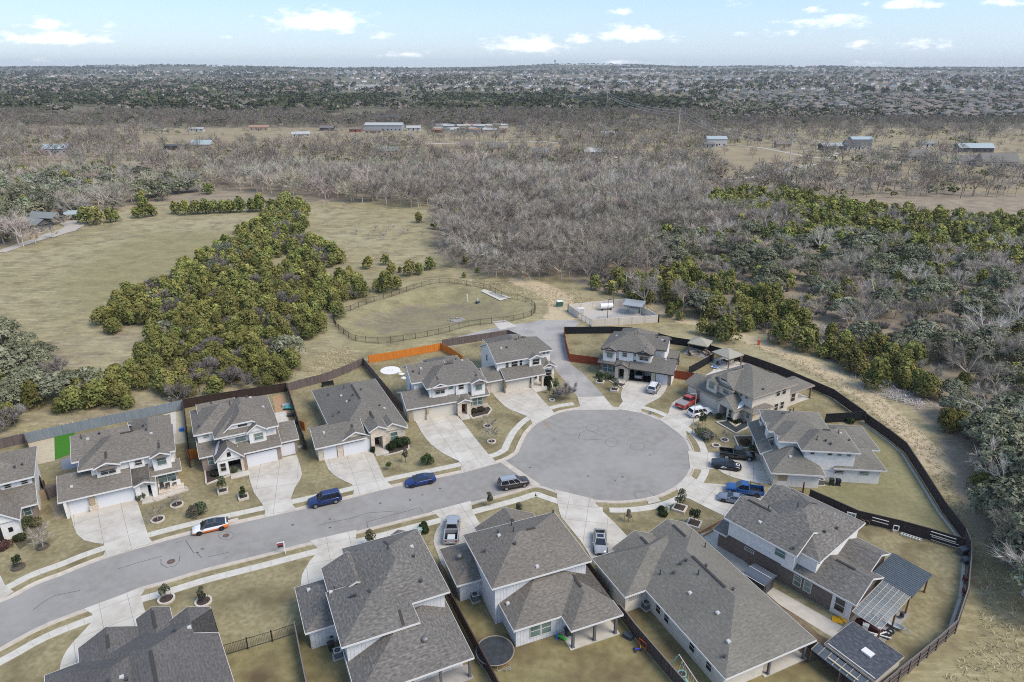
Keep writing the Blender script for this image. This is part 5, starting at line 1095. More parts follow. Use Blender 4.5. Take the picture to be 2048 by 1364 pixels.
for k in range(9): x = -.55 + k * (L + .8) / 8; b.bar((x, -Wd - 2.3, 1.765), (x, -Wd - 1.15, 2.115), .06, .05)
b.build('roof_batten', M_trimt, t); b = MB(); b.bar((1.2, -Wd - 1.9, 1.92), (4.6, -Wd - 1.9, 1.92), .16, .1); b.build('timber', mat('pale timber', (.5, .42, .3), .8), t)
for x in (-.5, L / 2, L + .2): b = MB(); b.box(x - .05, x + .05, -Wd - 2.28, -Wd - 2.18, 0, 1.7); b.build('post', M_tpost, t)
a, b_, c_, d_ = P(1489, 1134, 2.1), P(1510, 1128, 2.1), P(1549, 1150, 2.1), P(1531, 1172, 2.1)
ex = c_ - b_; yaw = math.atan2(ex.y, ex.x); L = Vector((ex.x, ex.y)).length
t = thing('tool_shed', 'small dark tool shed with a curved slate blue roof beside the brick wall', 'shed', (b_.x, b_.y, 0), yaw)
b = MB(); rows = []
for x in (-.15, L + .15): rows.append([(x, -1.1 + 1.35 * math.cos(q), 1.85 + .42 * math.sin(q)) for q in np.linspace(0, math.pi, 9)])
b.grid(rows); b.poly(rows[0]); b.poly(rows[1][::-1]); b.build('roof', mat('slate blue roof', (.085, .10, .13), .5), t)
b = MB()
for q in (0.02, math.pi / 2, math.pi - .02): b.bar((-.17, -1.1 + 1.35 * math.cos(q), 1.87 + .42 * math.sin(q)), (L + .17, -1.1 + 1.35 * math.cos(q), 1.87 + .42 * math.sin(q)), .06, .04)
b.build('roof_trim', M_trimw, t); b = MB(); b.box(0, L, -2.3, .1, 0, 1.85); b.build('wall', mat('dark resin', (.035, .035, .04), .6), t); b = MB(); b.box(L, L + .04, -1.8, -.5, .1, 1.7); b.build('door', M_pipe, t)
t = thing('firewood_rack', 'wooden rack of boards at the end of the tool shed', 'rack', P(1545, 1178), yaw); b = MB()
for k in range(5): b.bar((-.5, -.8 + .05 * k, .1 + k * .2), (-.5, .8, .1 + k * .2), .1, .12)
b.build('boards', mat('raw timber', (.33, .25, .13), .85), t); b = MB(); b.box(-.6, -.4, -.9, -.8, 0, 1.2); b.box(-.6, -.4, .8, .9, 0, 1.2); b.build('frame', M_tpost, t)
struct(sheet('side_path', px([(1400, 1068), (1430, 1058), (1470, 1100), (1520, 1160), (1700, 1262), (1680, 1285), (1560, 1210), (1480, 1142)]), .02, M_conc).build('side_path', M_conc))
# ladder yard: things hung on or leaning against the dark fence
fa, fb = P(1617, 1000), P(1926, 1101)
def onf(u, v, z): return P(u, v, z)
def ladder(p0, p1, wv, label, m=M_white, n=9):
    t = thing('ladder', label, 'ladder', p0); d = p1 - p0
    for s_ in (0, 1): b = MB(); b.bar(wv * s_, d + wv * s_, .06, .09); b.build('side_rail', m, t)
    for k in range(n): b = MB(); q = d * ((k + .5) / n); b.bar(q, q + wv, .04, .05); b.build('rung', m, t)
    return t
UPV = Vector((0, 0, .48))
def fpt(u, off, z):
    """point just in front of the dark fence at photo column u"""
    l = [(1617, 1000), (1660, 1019), (1712, 1043), (1796, 1063), (1850, 1078), (1926, 1101)]
    for (a, b) in zip(l[:-1], l[1:]):
        if a[0] <= u <= b[0]: q = (u - a[0]) / (b[0] - a[0]); A, B = P(*a), P(*b); p = A.lerp(B, q); d = (B - A).normalized(); return p + Vector((d.y, -d.x, 0)) * off + Vector((0, 0, z))
ladder(fpt(1741, .25, .95), fpt(1774, .25, .85), UPV, 'white ladder hung on the dark fence beside the mottled roof', M_white, 7)
ladder(fpt(1857, .22, 1.05), fpt(1908, .22, 1.0), UPV, 'upper white ladder of the pair near the yard corner', M_white, 11)
ladder(fpt(1861, .3, .35), fpt(1915, .3, .3), UPV, 'lower pale ladder of the pair near the yard corner', mat('aluminium', (.5, .47, .44), .5), 11)
t = thing('wheeled_frame', 'white rectangular tube frame leaning on the dark fence', 'frame', fpt(1785, .3, .3)); b = MB(); d = (fpt(1795, .3, .3) - fpt(1785, .3, .3)); u_ = Vector((0, 0, .75))
for p, q in ((Vector(), d), (d, d + u_), (d + u_, u_), (u_, Vector())): b.tube(p, q, .07, n=6)
b.build('tube_frame', M_white, t); b = MB(); b.box(-.1, .5, -.25, .1, -.3, -.05); b.build('base_block', mat('tan block', (.4, .33, .25), .8), t)
t = thing('step_ladder', 'pale blue folded step ladder lying at the foot of the dark fence', 'ladder', fpt(1820, .7, 0), math.atan2(fb.y - fa.y, fb.x - fa.x))
for y in (-.25, .25): b = MB(); b.bar((-1.2, y, .2), (1.4, y, .2), .07, .1); b.build('side_rail', mat('pale blue paint', (.45, .55, .58), .5), t)
for k in range(7): b = MB(); b.bar((-1.0 + k * .36, -.25, .24), (-1.0 + k * .36, .25, .24), .1, .04); b.build('step', M_white, t)
t = thing('old_window', 'white window sash leaning in the gap between mottled roof and dark fence', 'window sash', fpt(1703, .35, 0), math.atan2(fb.y - fa.y, fb.x - fa.x) + .2)
b = MB(); b.box(-.6, .6, -.05, .05, .1, 1.3); b.build('frame', M_white, t); b = MB()
for x in (-.45, .05):
    for z in (.25, .75): b.box(x, x + .4, -.065, -.05, z, z + .4)
b.build('pane', M_glass, t)
for k, (u, lab) in enumerate(((1722, 'brown wheel leaning on the dark fence left of the white ladder'), (1732, 'brown wheel touching the white ladder on the dark fence'))):
    t = thing('cart_wheel', lab, 'wheel', fpt(u, .35, .45), math.atan2(fb.y - fa.y, fb.x - fa.x)); b = MB()
    rim = [[((.38 + r0 * math.cos(q)) * math.cos(s_), r0 * math.sin(q), (.38 + r0 * math.cos(q)) * math.sin(s_)) for q in np.linspace(0, 2 * math.pi, 6, endpoint=False)] for s_ in np.linspace(0, 2 * math.pi, 17) for r0 in (.07,)]
    b.grid(rim, 0, True); b.build('rim', mat('rusty brown', (.15, .085, .06), .8), t); b = MB()
    for s_ in np.linspace(0, math.pi, 5, endpoint=False): b.tube((-.36 * math.cos(s_), 0, -.36 * math.sin(s_)), (.36 * math.cos(s_), 0, .36 * math.sin(s_)), .025, n=4)
    b.build('spoke', M_furn, t)
def crate(c, rz, w_, d_, h_, m, label, cat='box', name='storage_box', lid=True):
    t = thing(name, label, cat, c, rz); b = MB(); b.box(-w_ / 2, w_ / 2, -d_ / 2, d_ / 2, 0, h_); b.build('box_body', m, t)
    if lid: b = MB(); b.box(-w_ / 2 - .03, w_ / 2 + .03, -d_ / 2 - .03, d_ / 2 + .03, h_ + .002, h_ + .07); b.build('lid', m, t)
    return t
M_tan2 = mat('tan plywood', (.42, .32, .21), .8)
crate(fpt(1678, .5, 0), .5, .9, .5, .5, M_tan2, 'tan wooden box behind the mottled roof against the dark fence')
crate(P(1924, 1108), .3, 1.0, .8, .9, M_metal, 'blue grey storage box in the yard corner beside the ladders')
crate(P(1930, 1125), .1, .8, .8, .6, M_metal, 'low blue grey box below the corner storage box')
crate(P(1660, 1028), -.4, .8, .6, .6, M_pipe, 'dark box at the start of the fence with ladders')
for (u, v, lab) in ((1930, 1165, 'upper dark red folded chair on the gravel strip'), (1929, 1190, 'lower dark red folded chair on the gravel strip')): chair(P(u, v), R(80), lab, mat('dark red', (.12, .012, .016), .6))
for k, (u, v) in enumerate(((1674, 1240), (1686, 1237))):
    t = thing('yellow_mat', ['yellow square mat on the side path, the one nearer the brick wall end', 'yellow square mat on the side path next to the back door corner'][k], 'mat', P(u, v, .021), R(-20 - 25 * k)); b = MB(); b.box(-.55, .55, -.5, .5, 0, .06); b.build('pad', mat('yellow foam', (.62, .33, .02), .8), t); b = MB(); b.box(-.4, .4, -.36, .36, .06, .09); b.build('top_pad', MATS['yellow foam'], t)
# car under a dark red cover and small clutter by the patio
t = thing('garden_cart', 'grey wheelbarrow lying on the lawn below the clear canopy', 'wheelbarrow', P(1791, 1257), R(-35)); b = MB()
rows = [[(1.0 * sx * c1, .45 * sx * s1, zz) for c1, s1 in [(math.cos(q), math.sin(q)) for q in np.linspace(0, 2 * math.pi, 12, endpoint=False)]] for sx, zz in ((.55, .15), (1, .5), (.9, .5), (.5, .2))]
b.grid(rows, 0, True); b.poly(rows[-1]); b.build('tub', mat('pale grey plastic', (.33, .36, .37), .5), t); b = MB(); b.tube((.6, .25, .3), (1.7, .3, .35), .035, n=5); b.tube((.6, -.25, .3), (1.7, -.3, .35), .035, n=5); b.build('handle', M_steel, t); b = MB(); b.tube((-1, -.06, .17), (-1, .06, .17), .17, n=12); b.build('wheel', M_furn, t)
def tyre(c, label, lay=True, group=None):
    t = thing('old_tyre', label, 'tyre', c, 0, group); b = MB(); b.grid([[((.30 + .12 * math.cos(q)) * math.cos(s_), (.30 + .12 * math.cos(q)) * math.sin(s_), .12 + .12 * math.sin(q)) for q in np.linspace(0, 2 * math.pi, 8, endpoint=False)] for s_ in np.linspace(0, 2 * math.pi, 17)], 0, True); b.build('tread', mat('rubber', (.018, .018, .02), .8), t, True); b = MB(); b.tube((0, 0, .06), (0, 0, .16), .17, n=12); b.build('rim', M_steel, t); return t
for (u, v, z) in ((1767, 1266, 0), (1776, 1268, .0), (1781, 1264, 0), (1765, 1272, 0), (1772, 1275, 0)): tyre(P(u, v, z), 'old black tyre in the heap on the lawn beside the wheelbarrow', group='heap of old tyres')
t = thing('smoker_grill', 'small black smoker standing alone on the lawn by the clear canopy', 'grill', P(1802, 1237)); b = MB(); b.tube((0, 0, .35), (0, 0, .9), .26, .22, 10); b.build('barrel', M_furn, t)
for q in range(3): b = MB(); b.tube((.18 * math.cos(q * 2.1), .18 * math.sin(q * 2.1), .4), (.3 * math.cos(q * 2.1), .3 * math.sin(q * 2.1), 0), .02, n=4); b.build('leg', M_furn, t)
t = thing('covered_mower', 'mower under a dark red cover on the patio beside the shed', 'mower', P(1736, 1258, .08), R(-38)); b = MB(); rows = []
for x, z, w_ in ((-1.5, .05, .3), (-1.4, .6, .4), (-.5, 1.0, .55), (.4, .85, .6), (1.3, .6, .5), (1.5, .05, .4)): rows.append([(x, -w_, .02), (x, -w_ * .9, z), (x, w_ * .9, z), (x, w_, .02)])
b.grid(rows); b.poly(rows[0]); b.poly(rows[-1][::-1]); b.build('cover', mat('dark red cover', (.035, .006, .008), .6), t); b = MB(); b.box(.9, 1.25, -.2, .2, .62, .8); b.build('strap_box', M_white, t)
crate(P(1729, 1262, .1), -.6, .6, .5, .9, M_white, 'white cooler standing next to the dark red covered mower')
for (u, v, lab) in ((1747, 1238, 'dark patio chair under the clear canopy near its post'), (1763, 1245, 'dark patio chair at the open edge of the clear canopy')): chair(P(u, v, .08), R(40), lab)
t = thing('sawhorse', 'white plank sawhorse by the heap of tyres', 'sawhorse', P(1757, 1279), R(-10)); b = MB(); b.bar((-1.2, .3, .6), (1.1, -.4, .7), .12, .1); b.bar((-.9, -.3, .55), (.9, .6, .62), .12, .1); b.build('plank', M_white, t)
for x in (-.7, .7): b = MB(); b.tube((x, -.3, 0), (x, 0, .6), .03, n=4); b.tube((x, .3, 0), (x, 0, .6), .03, n=4); b.build('leg', M_tpost, t)
# trampoline
c = P(990, 1301, .85)
t = thing('trampoline', 'round black trampoline with a pale rim beside the grey wall', 'trampoline', (c.x, c.y, 0)); b = MB(); b.disc(0, 0, 2.0, .84, 40); b.disc(0, 0, 2.0, .82, 40); b.build('mat', mat('trampoline mat', (.032, .036, .04), .7, (.05, .055, .06), 1.5), t)
b = MB(); b.grid([[((2.08 + .05 * math.cos(q)) * math.cos(s_), (2.08 + .05 * math.cos(q)) * math.sin(s_), .86 + .05 * math.sin(q)) for q in np.linspace(0, 2 * math.pi, 7, endpoint=False)] for s_ in np.linspace(0, 2 * math.pi, 41)], 0, True); b.build('rim', mat('rim pad', (.30, .24, .20), .7), t)
b = MB()
for k in range(60): q = k * 2 * math.pi / 60; b.bar((1.98 * math.cos(q), 1.98 * math.sin(q), .84), (2.06 * math.cos(q), 2.06 * math.sin(q), .86), .03, .02)
b.build('springs', M_steel, t)
for k in range(4): q = .5 + k * math.pi / 2; b = MB(); p0 = Vector((2.05 * math.cos(q - .35), 2.05 * math.sin(q - .35), .84)); p1 = Vector((2.05 * math.cos(q + .35), 2.05 * math.sin(q + .35), .84)); b.tube(p0, (p0.x, p0.y, .03), .03, n=5); b.tube(p1, (p1.x, p1.y, .03), .03, n=5); b.tube((p0.x, p0.y, .03), (p1.x, p1.y, .03), .03, n=5); b.build('leg', M_steel, t)
b = MB(); random.seed(3)
for k in range(40): q = random.uniform(0, 6.28); r_ = abs(random.gauss(0, .35)); b.disc(.3 + r_ * math.cos(q) * 1.6, -.55 + r_ * math.sin(q) * .6, .846 + k * 1e-4, random.uniform(.02, .06), 5)
b.build('fallen_leaves', mat('dead leaf', (.24, .17, .08), .9), t)
b = MB(); b.tube((1.2, -2.2, 0), (1.3, -2.05, .8), .025, n=4); b.tube((1.7, -2.0, 0), (1.75, -1.7, .8), .025, n=4)
for z in (.25, .5): b.tube((1.23, -2.15, z), (1.72, -1.95, z), .025, n=4)
b.build('steps', M_steel, t)
# swing set
pa, pb = P(1358, 1309, 2.2), P(1408, 1384, 2.2)
d = Vector((pb.x - pa.x, pb.y - pa.y)); yaw = math.atan2(d.y, d.x); L = d.length
t = thing('swing_set', 'teal and white metal swing set beside the long pale house', 'swing set', (pa.x, pa.y, 0), yaw); M_tealm = mat('teal paint', (.17, .44, .44), .5)
b = MB(); b.tube((0, 0, 2.2), (L, 0, 2.2), .05, n=8); b.build('top_bar', mat('pale pink paint', (.60, .48, .42), .5), t)
for x, k in ((0, -1), (L, 1)):
    for y in (-1.25, 1.25): b = MB(); b.tube((x, 0, 2.2), (x + .35 * k, y, 0), .045, n=7); b.build('leg', M_tealm, t)
b = MB(); b.grid([[(.95 + (.42 + .06 * math.cos(q)) * math.cos(s_), (.42 + .06 * math.cos(q)) * math.sin(s_), .5 + .06 * math.sin(q)) for q in np.linspace(0, 2 * math.pi, 6, endpoint=False)] for s_ in np.linspace(0, 2 * math.pi, 21)], 0, True); so_ = b.build('saucer_swing', M_tealm, t)
b = MB(); b.disc(.95, 0, .38, .5, 16); b.build('net', M_furn, so_)
b = MB()
for k in range(4): b.tube((.95 + .4 * math.cos(k * 1.57 + .7), .4 * math.sin(k * 1.57 + .7), .5), (.95 + (-.25 if k in (1, 2) else .25), 0, 2.18), .012, n=3)
b.build('rope', M_white, so_)
for x in (1.9, 2.8):
    b = MB(); b.box(x - .24, x + .24, -.1, .1, .5, .55); o_ = b.build('swing_seat', M_tealm, t); b = MB(); b.tube((x - .22, 0, .55), (x - .22, 0, 2.2), .012, n=3); b.tube((x + .22, 0, .55), (x + .22, 0, 2.2), .012, n=3); b.build('chain', M_white, o_)
b = MB(); b.grid([[(L - .3, y, 1.7) for y in (-.25, .25)], [(L + .1, y, 1.6) for y in (-.25, .25)], [(L + 1.6, y, .35) for y in (-.25, .25)], [(L + 2.0, y, .3) for y in (-.25, .25)]]); b.build('slide', M_tealm, t)
# AC units, bins, toys
def ac(c, rz, label):
    t = thing('air_conditioner', label, 'air conditioner', c, rz); b = MB(); b.box(-.55, .55, -.55, .55, -.03, .08); b.build('pad', M_conc, t); b = MB(); b.box(-.4, .4, -.4, .4, .08, .9); b.build('casing', mat('grey metal casing', (.14, .145, .15), .6), t)
    b = MB(); b.box(-.43, .43, -.43, .43, .9, .95); o_ = b.build('top_cover', mat('pale grey cover', (.45, .45, .44), .6), t); b = MB(); b.disc(0, 0, .32, .956, 18); b.build('fan_grille', M_furn, o_); b = MB(); b.ring(0, 0, .1, .15, .955, .97, 12); b.build('fan_hub', mat('blue grey fan', (.16, .20, .28), .5), o_); return t
ac(P(950, 1200), R(-67), 'air conditioner beside the pale wall under the turbine vent'); ac(P(676, 1313), R(-66), 'air conditioner with pale pad beside the turbine vent house'); ac(P(1292, 1216), R(-60), 'air conditioner behind the long pale house'); ac(P(1641, 968), R(-6), 'air conditioner beside the hipped garage wing')
M_bin = mat('dark green bin', (.02, .035, .03), .5)
def bin_(c, rz, label, m=M_bin):
    t = thing('wheelie_bin', label, 'bin', c, rz); b = MB(); lo = [(-.24, -.26, .05), (.24, -.26, .05), (.24, .26, .05), (-.24, .26, .05)]; hi = [(-.31, -.34, 1.0), (.31, -.34, 1.0), (.31, .34, 1.0), (-.31, .34, 1.0)]; b.grid([lo, hi], 0, True); b.poly(hi); b.build('bin_body', m, t)
    b = MB(); b.grid([[(-.33, -.37, 1.01), (.33, -.37, 1.01)], [(-.33, -.1, 1.12), (.33, -.1, 1.12)], [(-.33, .38, 1.05), (.33, .38, 1.05)]]); b.box(-.33, .33, -.37, .38, .98, 1.01); b.build('lid', m, t)
    for x in (-.3, .3): b = MB(); b.tube((x - .03, .3, .12), (x + .03, .3, .12), .12, n=10); b.build('wheel', M_furn, t)
bin_(P(1662, 969), R(170), 'green wheelie bin, left of the two by the white wall'); bin_(P(1675, 970), R(175), 'dark blue wheelie bin, right of the two by the white wall', mat('dark blue bin', (.015, .02, .035), .5))
bin_(P(1136, 1271), R(-60), 'black wheelie bin under the edge of the covered patio', M_furn); bin_(P(663, 1300), R(-60), 'black wheelie bin between wall and air conditioner', M_furn); bin_(P(660, 1283), R(-70), 'black wheelie bin against the pale wall of the turbine vent house', M_furn); bin_(P(1248, 1214), R(-60), 'black wheelie bin at the corner of the long pale house', M_furn)
bin_(P(438 + 172, 897), R(10), 'dark bin beside the single garage door of the clipped gable house', M_furn); bin_(P(817, 836), R(20), 'dark bin at the garage corner of the house with the round patio', M_furn)
t = thing('toy_slide', 'green toy slide on the soil beside the covered patio', 'toy', P(1124, 1279), R(-20)); b = MB(); b.grid([[(-.5, y, .5) for y in (-.2, .2)], [(.1, y, .35) for y in (-.2, .2)], [(.6, y, .06) for y in (-.2, .2)]]); b.build('chute', mat('green plastic', (.05, .4, .05), .5), t); b = MB(); b.box(-.6, -.45, -.22, .22, 0, .6); b.build('ladder', M_blue, t)
t = thing('storage_tote', 'dark tote lying against the old plank fence', 'tote', P(1257, 1275), R(-40)); b = MB(); b.box(-.5, .5, -.35, .35, 0, .45); b.build('box_body', mat('dark grey plastic', (.05, .06, .075), .5), t); b = MB(); b.box(-.53, .53, -.38, .38, .452, .5); b.build('lid', MATS['dark grey plastic'], t)
t = thing('toy_tricycle', 'blue and yellow toy tricycle beside the old plank fence', 'toy', P(1275, 1302)); b = MB(); b.tube((-.3, 0, .3), (.3, 0, .35), .12, .08, 8); b.build('body', mat('violet blue plastic', (.05, .05, .4), .5), t); b = MB(); b.tube((.25, 0, .3), (.3, 0, .75), .05, n=6); b.build('handlebar', mat('yellow plastic', (.6, .45, .03), .5), t)
for x, y in ((-.3, .22), (-.3, -.22), (.35, 0)): b = MB(); b.tube((x, y - .04, .14), (x, y + .04, .14), .14, n=10); b.build('wheel', M_furn, t)
t = thing('toy_playhouse', 'red and orange toy frame leaning on the old plank fence', 'toy', P(1284, 1300), R(-50)); b = MB()
for x in (-.5, .5): b.tube((x, 0, 0), (x, 0, 1.3), .05, n=5)
b.tube((-.5, 0, 1.3), (.5, 0, 1.3), .05, n=5); b.tube((-.5, 0, .6), (.5, 0, .6), .05, n=5); b.build('frame', mat('orange red plastic', (.45, .06, .02), .5), t)
# street furniture
lp = lightpole(P(1384, 868), 8.0, 'tall pale street lamp standing on the verge of the cul de sac', -1.6, mat('pale lamp post', (.42, .38, .34), .6)); lp.name = 'street_lamp'; lp['category'] = 'street lamp'
t = thing('sign_post', 'white leaning yard sign post with a small red and dark board on the verge', 'sign', P(571, 1107), R(20)); b = MB(); b.box(-.06, .06, -.06, .06, 0, 2.0); b.build('post', M_white, t); b = MB(); b.bar((.06, 0, 1.85), (-.9, 0, 1.85), .08, .1); b.build('arm', M_white, t); b = MB(); b.box(-.85, -.15, -.02, .02, 1.15, 1.8); o_ = b.build('board', mat('dark sign', (.04, .03, .035), .6), t); b = MB(); b.box(-.8, -.2, -.03, -.02, 1.5, 1.75); b.build('sign_band', mat('sign red', (.35, .06, .06), .6), o_)
def hydrant(c, m, label):
    t = thing('fire_hydrant', label, 'hydrant', c); b = MB(); pr = [(.16, 0), (.16, .06), (.11, .08), (.11, .5), (.15, .52), (.15, .57), (.12, .66), (.04, .74), (.01, .76)]
    b.grid([[(r_ * math.cos(q), r_ * math.sin(q), z) for q in np.linspace(0, 2 * math.pi, 10, endpoint=False)] for r_, z in pr], 0, True); b.build('barrel', m, t); b = MB(); b.tube((-.22, 0, .4), (.22, 0, .4), .06, n=8); b.tube((0, -.2, .42), (0, 0, .42), .07, n=8); b.build('nozzle', m, t)
hydrant(P(1301, 829), mat('grey hydrant', (.2, .2, .19), .5), 'small grey hydrant on the verge left of the red pickup drive')
t = thing('marker_stake', 'red orange marker post beside the dirt track', 'marker', P(1517, 690)); b = MB(); b.box(-.25, .25, -.15, .15, 0, 1.0); b.build('body', mat('red orange', (.5, .1, .03), .6), t); b = MB(); b.box(-.35, .35, -.2, .2, 1.0, 1.25); b.build('cap', MATS['red orange'], t)
M_iron2 = mat('rusty iron cover', (.17, .10, .07), .8, (.12, .08, .06), 8)
for (u, v, r_, lab) in ((452, 1071, .36, 'rusty manhole cover beside the white and orange car'), (342, 1123, .42, 'rusty manhole cover in the middle of the street'), (1305, 999, .3, 'small rusty cover on the storm inlet of the cul de sac'), (455, 1040, .25, 'small rusty cover on the kerb inlet beside the white and orange car')):
    z = .01 if v not in (999, 1040) else .05
    t = thing('manhole_cover', lab, 'manhole cover', P(u, v, z)); b = MB(); b.tube((0, 0, 0), (0, 0, .015), r_, n=20); b.build('lid', M_iron2, t); b = MB(); b.ring(0, 0, r_, r_ + .07, 0, .012, 20); b.build('ring', M_pipe, t)
struct(sheet('inlet_apron', px([(1292, 996), (1312, 992), (1322, 1003), (1297, 1009)]), .068, M_conc).build('inlet_apron', M_conc)); struct(sheet('inlet_apron', px([(445, 1044), (476, 1036), (478, 1042), (452, 1050)]), .068, M_conc).build('inlet_apron', M_conc))
def ubox(c, rz, label, w_=.7, m=M_pgreen):
    t = thing('utility_box', label, 'utility box', c, rz); b = MB(); b.box(-w_ / 2, w_ / 2, -w_ * .4, w_ * .4, 0, .75); b.build('box_body', m, t); b = MB(); b.box(-w_ / 2 - .03, w_ / 2 + .03, -w_ * .43, w_ * .43, .752, .82); b.build('lid', m, t)
ubox(P(843, 1066), R(20), 'pale green utility box beside the dark round shrubs', .9); ubox(P(831, 1067), R(20), 'flat pale green utility box left of the taller one', .7); ubox(P(1336, 1023), R(10), 'small pale green pedestal beside the dark low shrubs', .3)
# round and square planters, beds
M_stone = mat('pale stone edging', (.58, .52, .45), .9, (.46, .41, .35), 4); M_mulch = mat('dark mulch', (.045, .033, .028), .95, (.075, .055, .045), 8)
def ringbed(u, v, r_, label, group='tree rings with white edging', edge=M_stone, fill=M_mulch):
    t = thing('tree_ring', label, 'tree ring', P(u, v), 0, group); b = MB(); b.ring(0, 0, r_ - .22, r_, -.02, .22, 22); b.build('edging', edge, t); b = MB(); b.disc(0, 0, r_ - .2, .06, 18); b.build('mulch', fill, t); return t
RB = [(316, 1040, .95, 'pale round tree ring left of the shrub pair on the turf strip lawn'), (354, 1010, .95, 'pale round tree ring nearest the porch chairs of the turf strip house'), (333, 1199, 1.0, 'pale round tree ring, left one above the cut off roof'), (407, 1204, 1.0, 'pale round tree ring, right one above the cut off roof'), (743, 1093, .9, 'pale round tree ring on the front lawn of the turbine vent house'), (975, 853, .8, 'round tree ring nearer the porch on the lawn by the cul de sac'), (983, 884, .8, 'round tree ring nearer the kerb on the lawn by the cul de sac'), (1432, 892, .75, 'pale round ring left of the pair beside the black pickup'), (1449, 881, .75, 'pale round ring right of the pair beside the mulch bed'), (1104, 801, .6, 'thin round ring beside the bare bush at the lane')]
for q in RB: ringbed(*q)
for (u, v, r_, lab) in ((86, 1094, .8, 'dark mulch ring under the bare tree at the far left lawn'), (37, 1135, .8, 'dark mulch ring nearest the pavement at the far left')): ringbed(u, v, r_, lab, None, mat('dark edging', (.10, .085, .07), .9), mat('leafy mulch', (.11, .09, .06), .95))
def sqbed(u, v, w_, rz, label, hgt=.35):
    t = thing('square_planter', label, 'planter', P(u, v), R(rz), 'square planters with pale edging'); b = MB()
    for x0, x1, y0, y1 in ((-w_, w_, -w_, -w_ + .22), (-w_, w_, w_ - .22, w_), (-w_, -w_ + .22, -w_ + .22, w_ - .22), (w_ - .22, w_, -w_ + .22, w_ - .22)): b.box(x0, x1, y0, y1, -.02, hgt)
    b.build('edging', M_stone, t); b = MB(); b.poly([(-w_ + .2, -w_ + .2, hgt - .1), (w_ - .2, -w_ + .2, hgt - .1), (w_ - .2, w_ - .2, hgt - .1), (-w_ + .2, w_ - .2, hgt - .1)]); b.build('mulch', M_mulch, t)
for q in ((446, 984, .75, 27, 'square pale planter under the small tree near the steep porch'), (487, 996, .75, 27, 'square pale planter nearest the curved drive of the clipped gable house'), (1200, 765, .8, -20, 'square pale planter beside the grey lane'), (1229, 781, .8, -20, 'square pale planter with the small tree beside the open garage drive'), (1359, 1018, .95, -30, 'tall square pale planter with the bigger tree above the long pale house'), (1388, 1049, .95, -30, 'square pale planter with the dark small tree nearest the long pale house')): sqbed(*q)
def bed(pts, label, m=M_mulch, hgt=.25, edge=True, z=.05):
    g = px(pts); o0 = g[0]; q = [Vector((p.x - o0.x, p.y - o0.y)) for p in g]; t = thing('garden_bed', label, 'garden bed', (o0.x, o0.y, 0)); b = MB(); b.poly([(p.x, p.y, z) for p in (q if sum(q[k].x * q[(k + 1) % len(q)].y - q[(k + 1) % len(q)].x * q[k].y for k in range(len(q))) > 0 else q[::-1])]); b.build('soil', m, t)
    if edge:
        b = MB()
        for k in range(len(q)): b.bar((*q[k], -.02), (*q[(k + 1) % len(q)], -.02), .22, hgt)
        b.build('edging', M_stone, t)
bed([(410, 941), (456, 930), (459, 952), (413, 970)], 'dark mulch bed with pale edge left of the steep porch')
bed([(937, 822), (975, 812), (983, 820), (976, 830), (943, 838)], 'mulch bed under the front window of the round patio house')
bed([(1432, 845), (1455, 842), (1470, 854), (1490, 842), (1506, 850), (1472, 868)], 'dark slate chip bed with pale edge in front of the cream house', mat('slate chips', (.03, .036, .038), .8, (.055, .06, .06), 6))
bed([(1468, 874), (1506, 873), (1505, 898), (1478, 897)], 'brown planted bed with pale edge beside the black pickup', mat('brown bed', (.085, .06, .04), .95, (.13, .10, .06), 5))
bed([(768, 912), (772, 898), (800, 884), (817, 886), (818, 898), (793, 906)], 'bed of dark shrubs at the entry of the limestone house', M_mulch, .15)
bed([(1210, 742), (1235, 748), (1252, 770), (1243, 776), (1212, 758)], 'planted bed in front of the open garage house', M_mulch, .2)
bed([(1086, 757), (1098, 752), (1106, 775), (1094, 780)], 'planted bed right of the lane house porch', M_mulch, .15)
bed([(15, 1065), (60, 1040), (92, 1058), (40, 1100)], 'untidy planted bed in front of the leftmost house', mat('untidy bed', (.085, .07, .045), .95, (.14, .115, .07), 4), .1, False)
bed([(306, 998), (371, 975), (376, 980), (312, 1003)], 'low stone edged strip in front of the porch chairs', M_stone, .25)
struct(sheet('turf', px([(109, 873), (149, 864), (152, 903), (110, 920)]), .012, M_lawn).build('turf', mat('artificial turf', (.045, .175, .012), .9, (.04, .15, .01), 2, 6)))
struct(sheet('sand_yard', px([(56, 887), (108, 875), (110, 921), (72, 930)]), .006, M_lawn).build('sand_yard', mat('pale sand', (.50, .43, .31), .95, (.42, .36, .25), 1.5, 6)))
struct(sheet('sand_yard', px([(325, 832), (367, 820), (372, 885), (345, 890)]), .006, M_lawn).build('sand_yard', MATS['pale sand']))
struct(sheet('patio_slab', px([(326, 830), (352, 823), (353, 868), (342, 872)]), .03, M_lawn).build('patio_slab', M_walk))
struct(sheet('patio_slab', px([(122, 920), (165, 906), (172, 932), (124, 941)]), .03, M_lawn).build('patio_slab', mat('blue grey paving', (.20, .215, .24), .8)))
struct(sheet('dirt_yard', px([(545, 793), (568, 788), (580, 845), (556, 850)]), .006, M_lawn).build('dirt_yard', mat('orange dirt', (.42, .26, .15), .95, (.34, .21, .12), 2)))
struct(sheet('patio_slab', px([(550, 826), (572, 822), (577, 842), (555, 846)]), .03, M_lawn).build('patio_slab', M_walk))
struct(sheet('gravel_strip', px([(100, 1008), (120, 995), (136, 1030), (112, 1040)]), .01, M_lawn).build('gravel_strip', mat('tan gravel', (.34, .28, .20), .95, (.24, .20, .14), 3)))
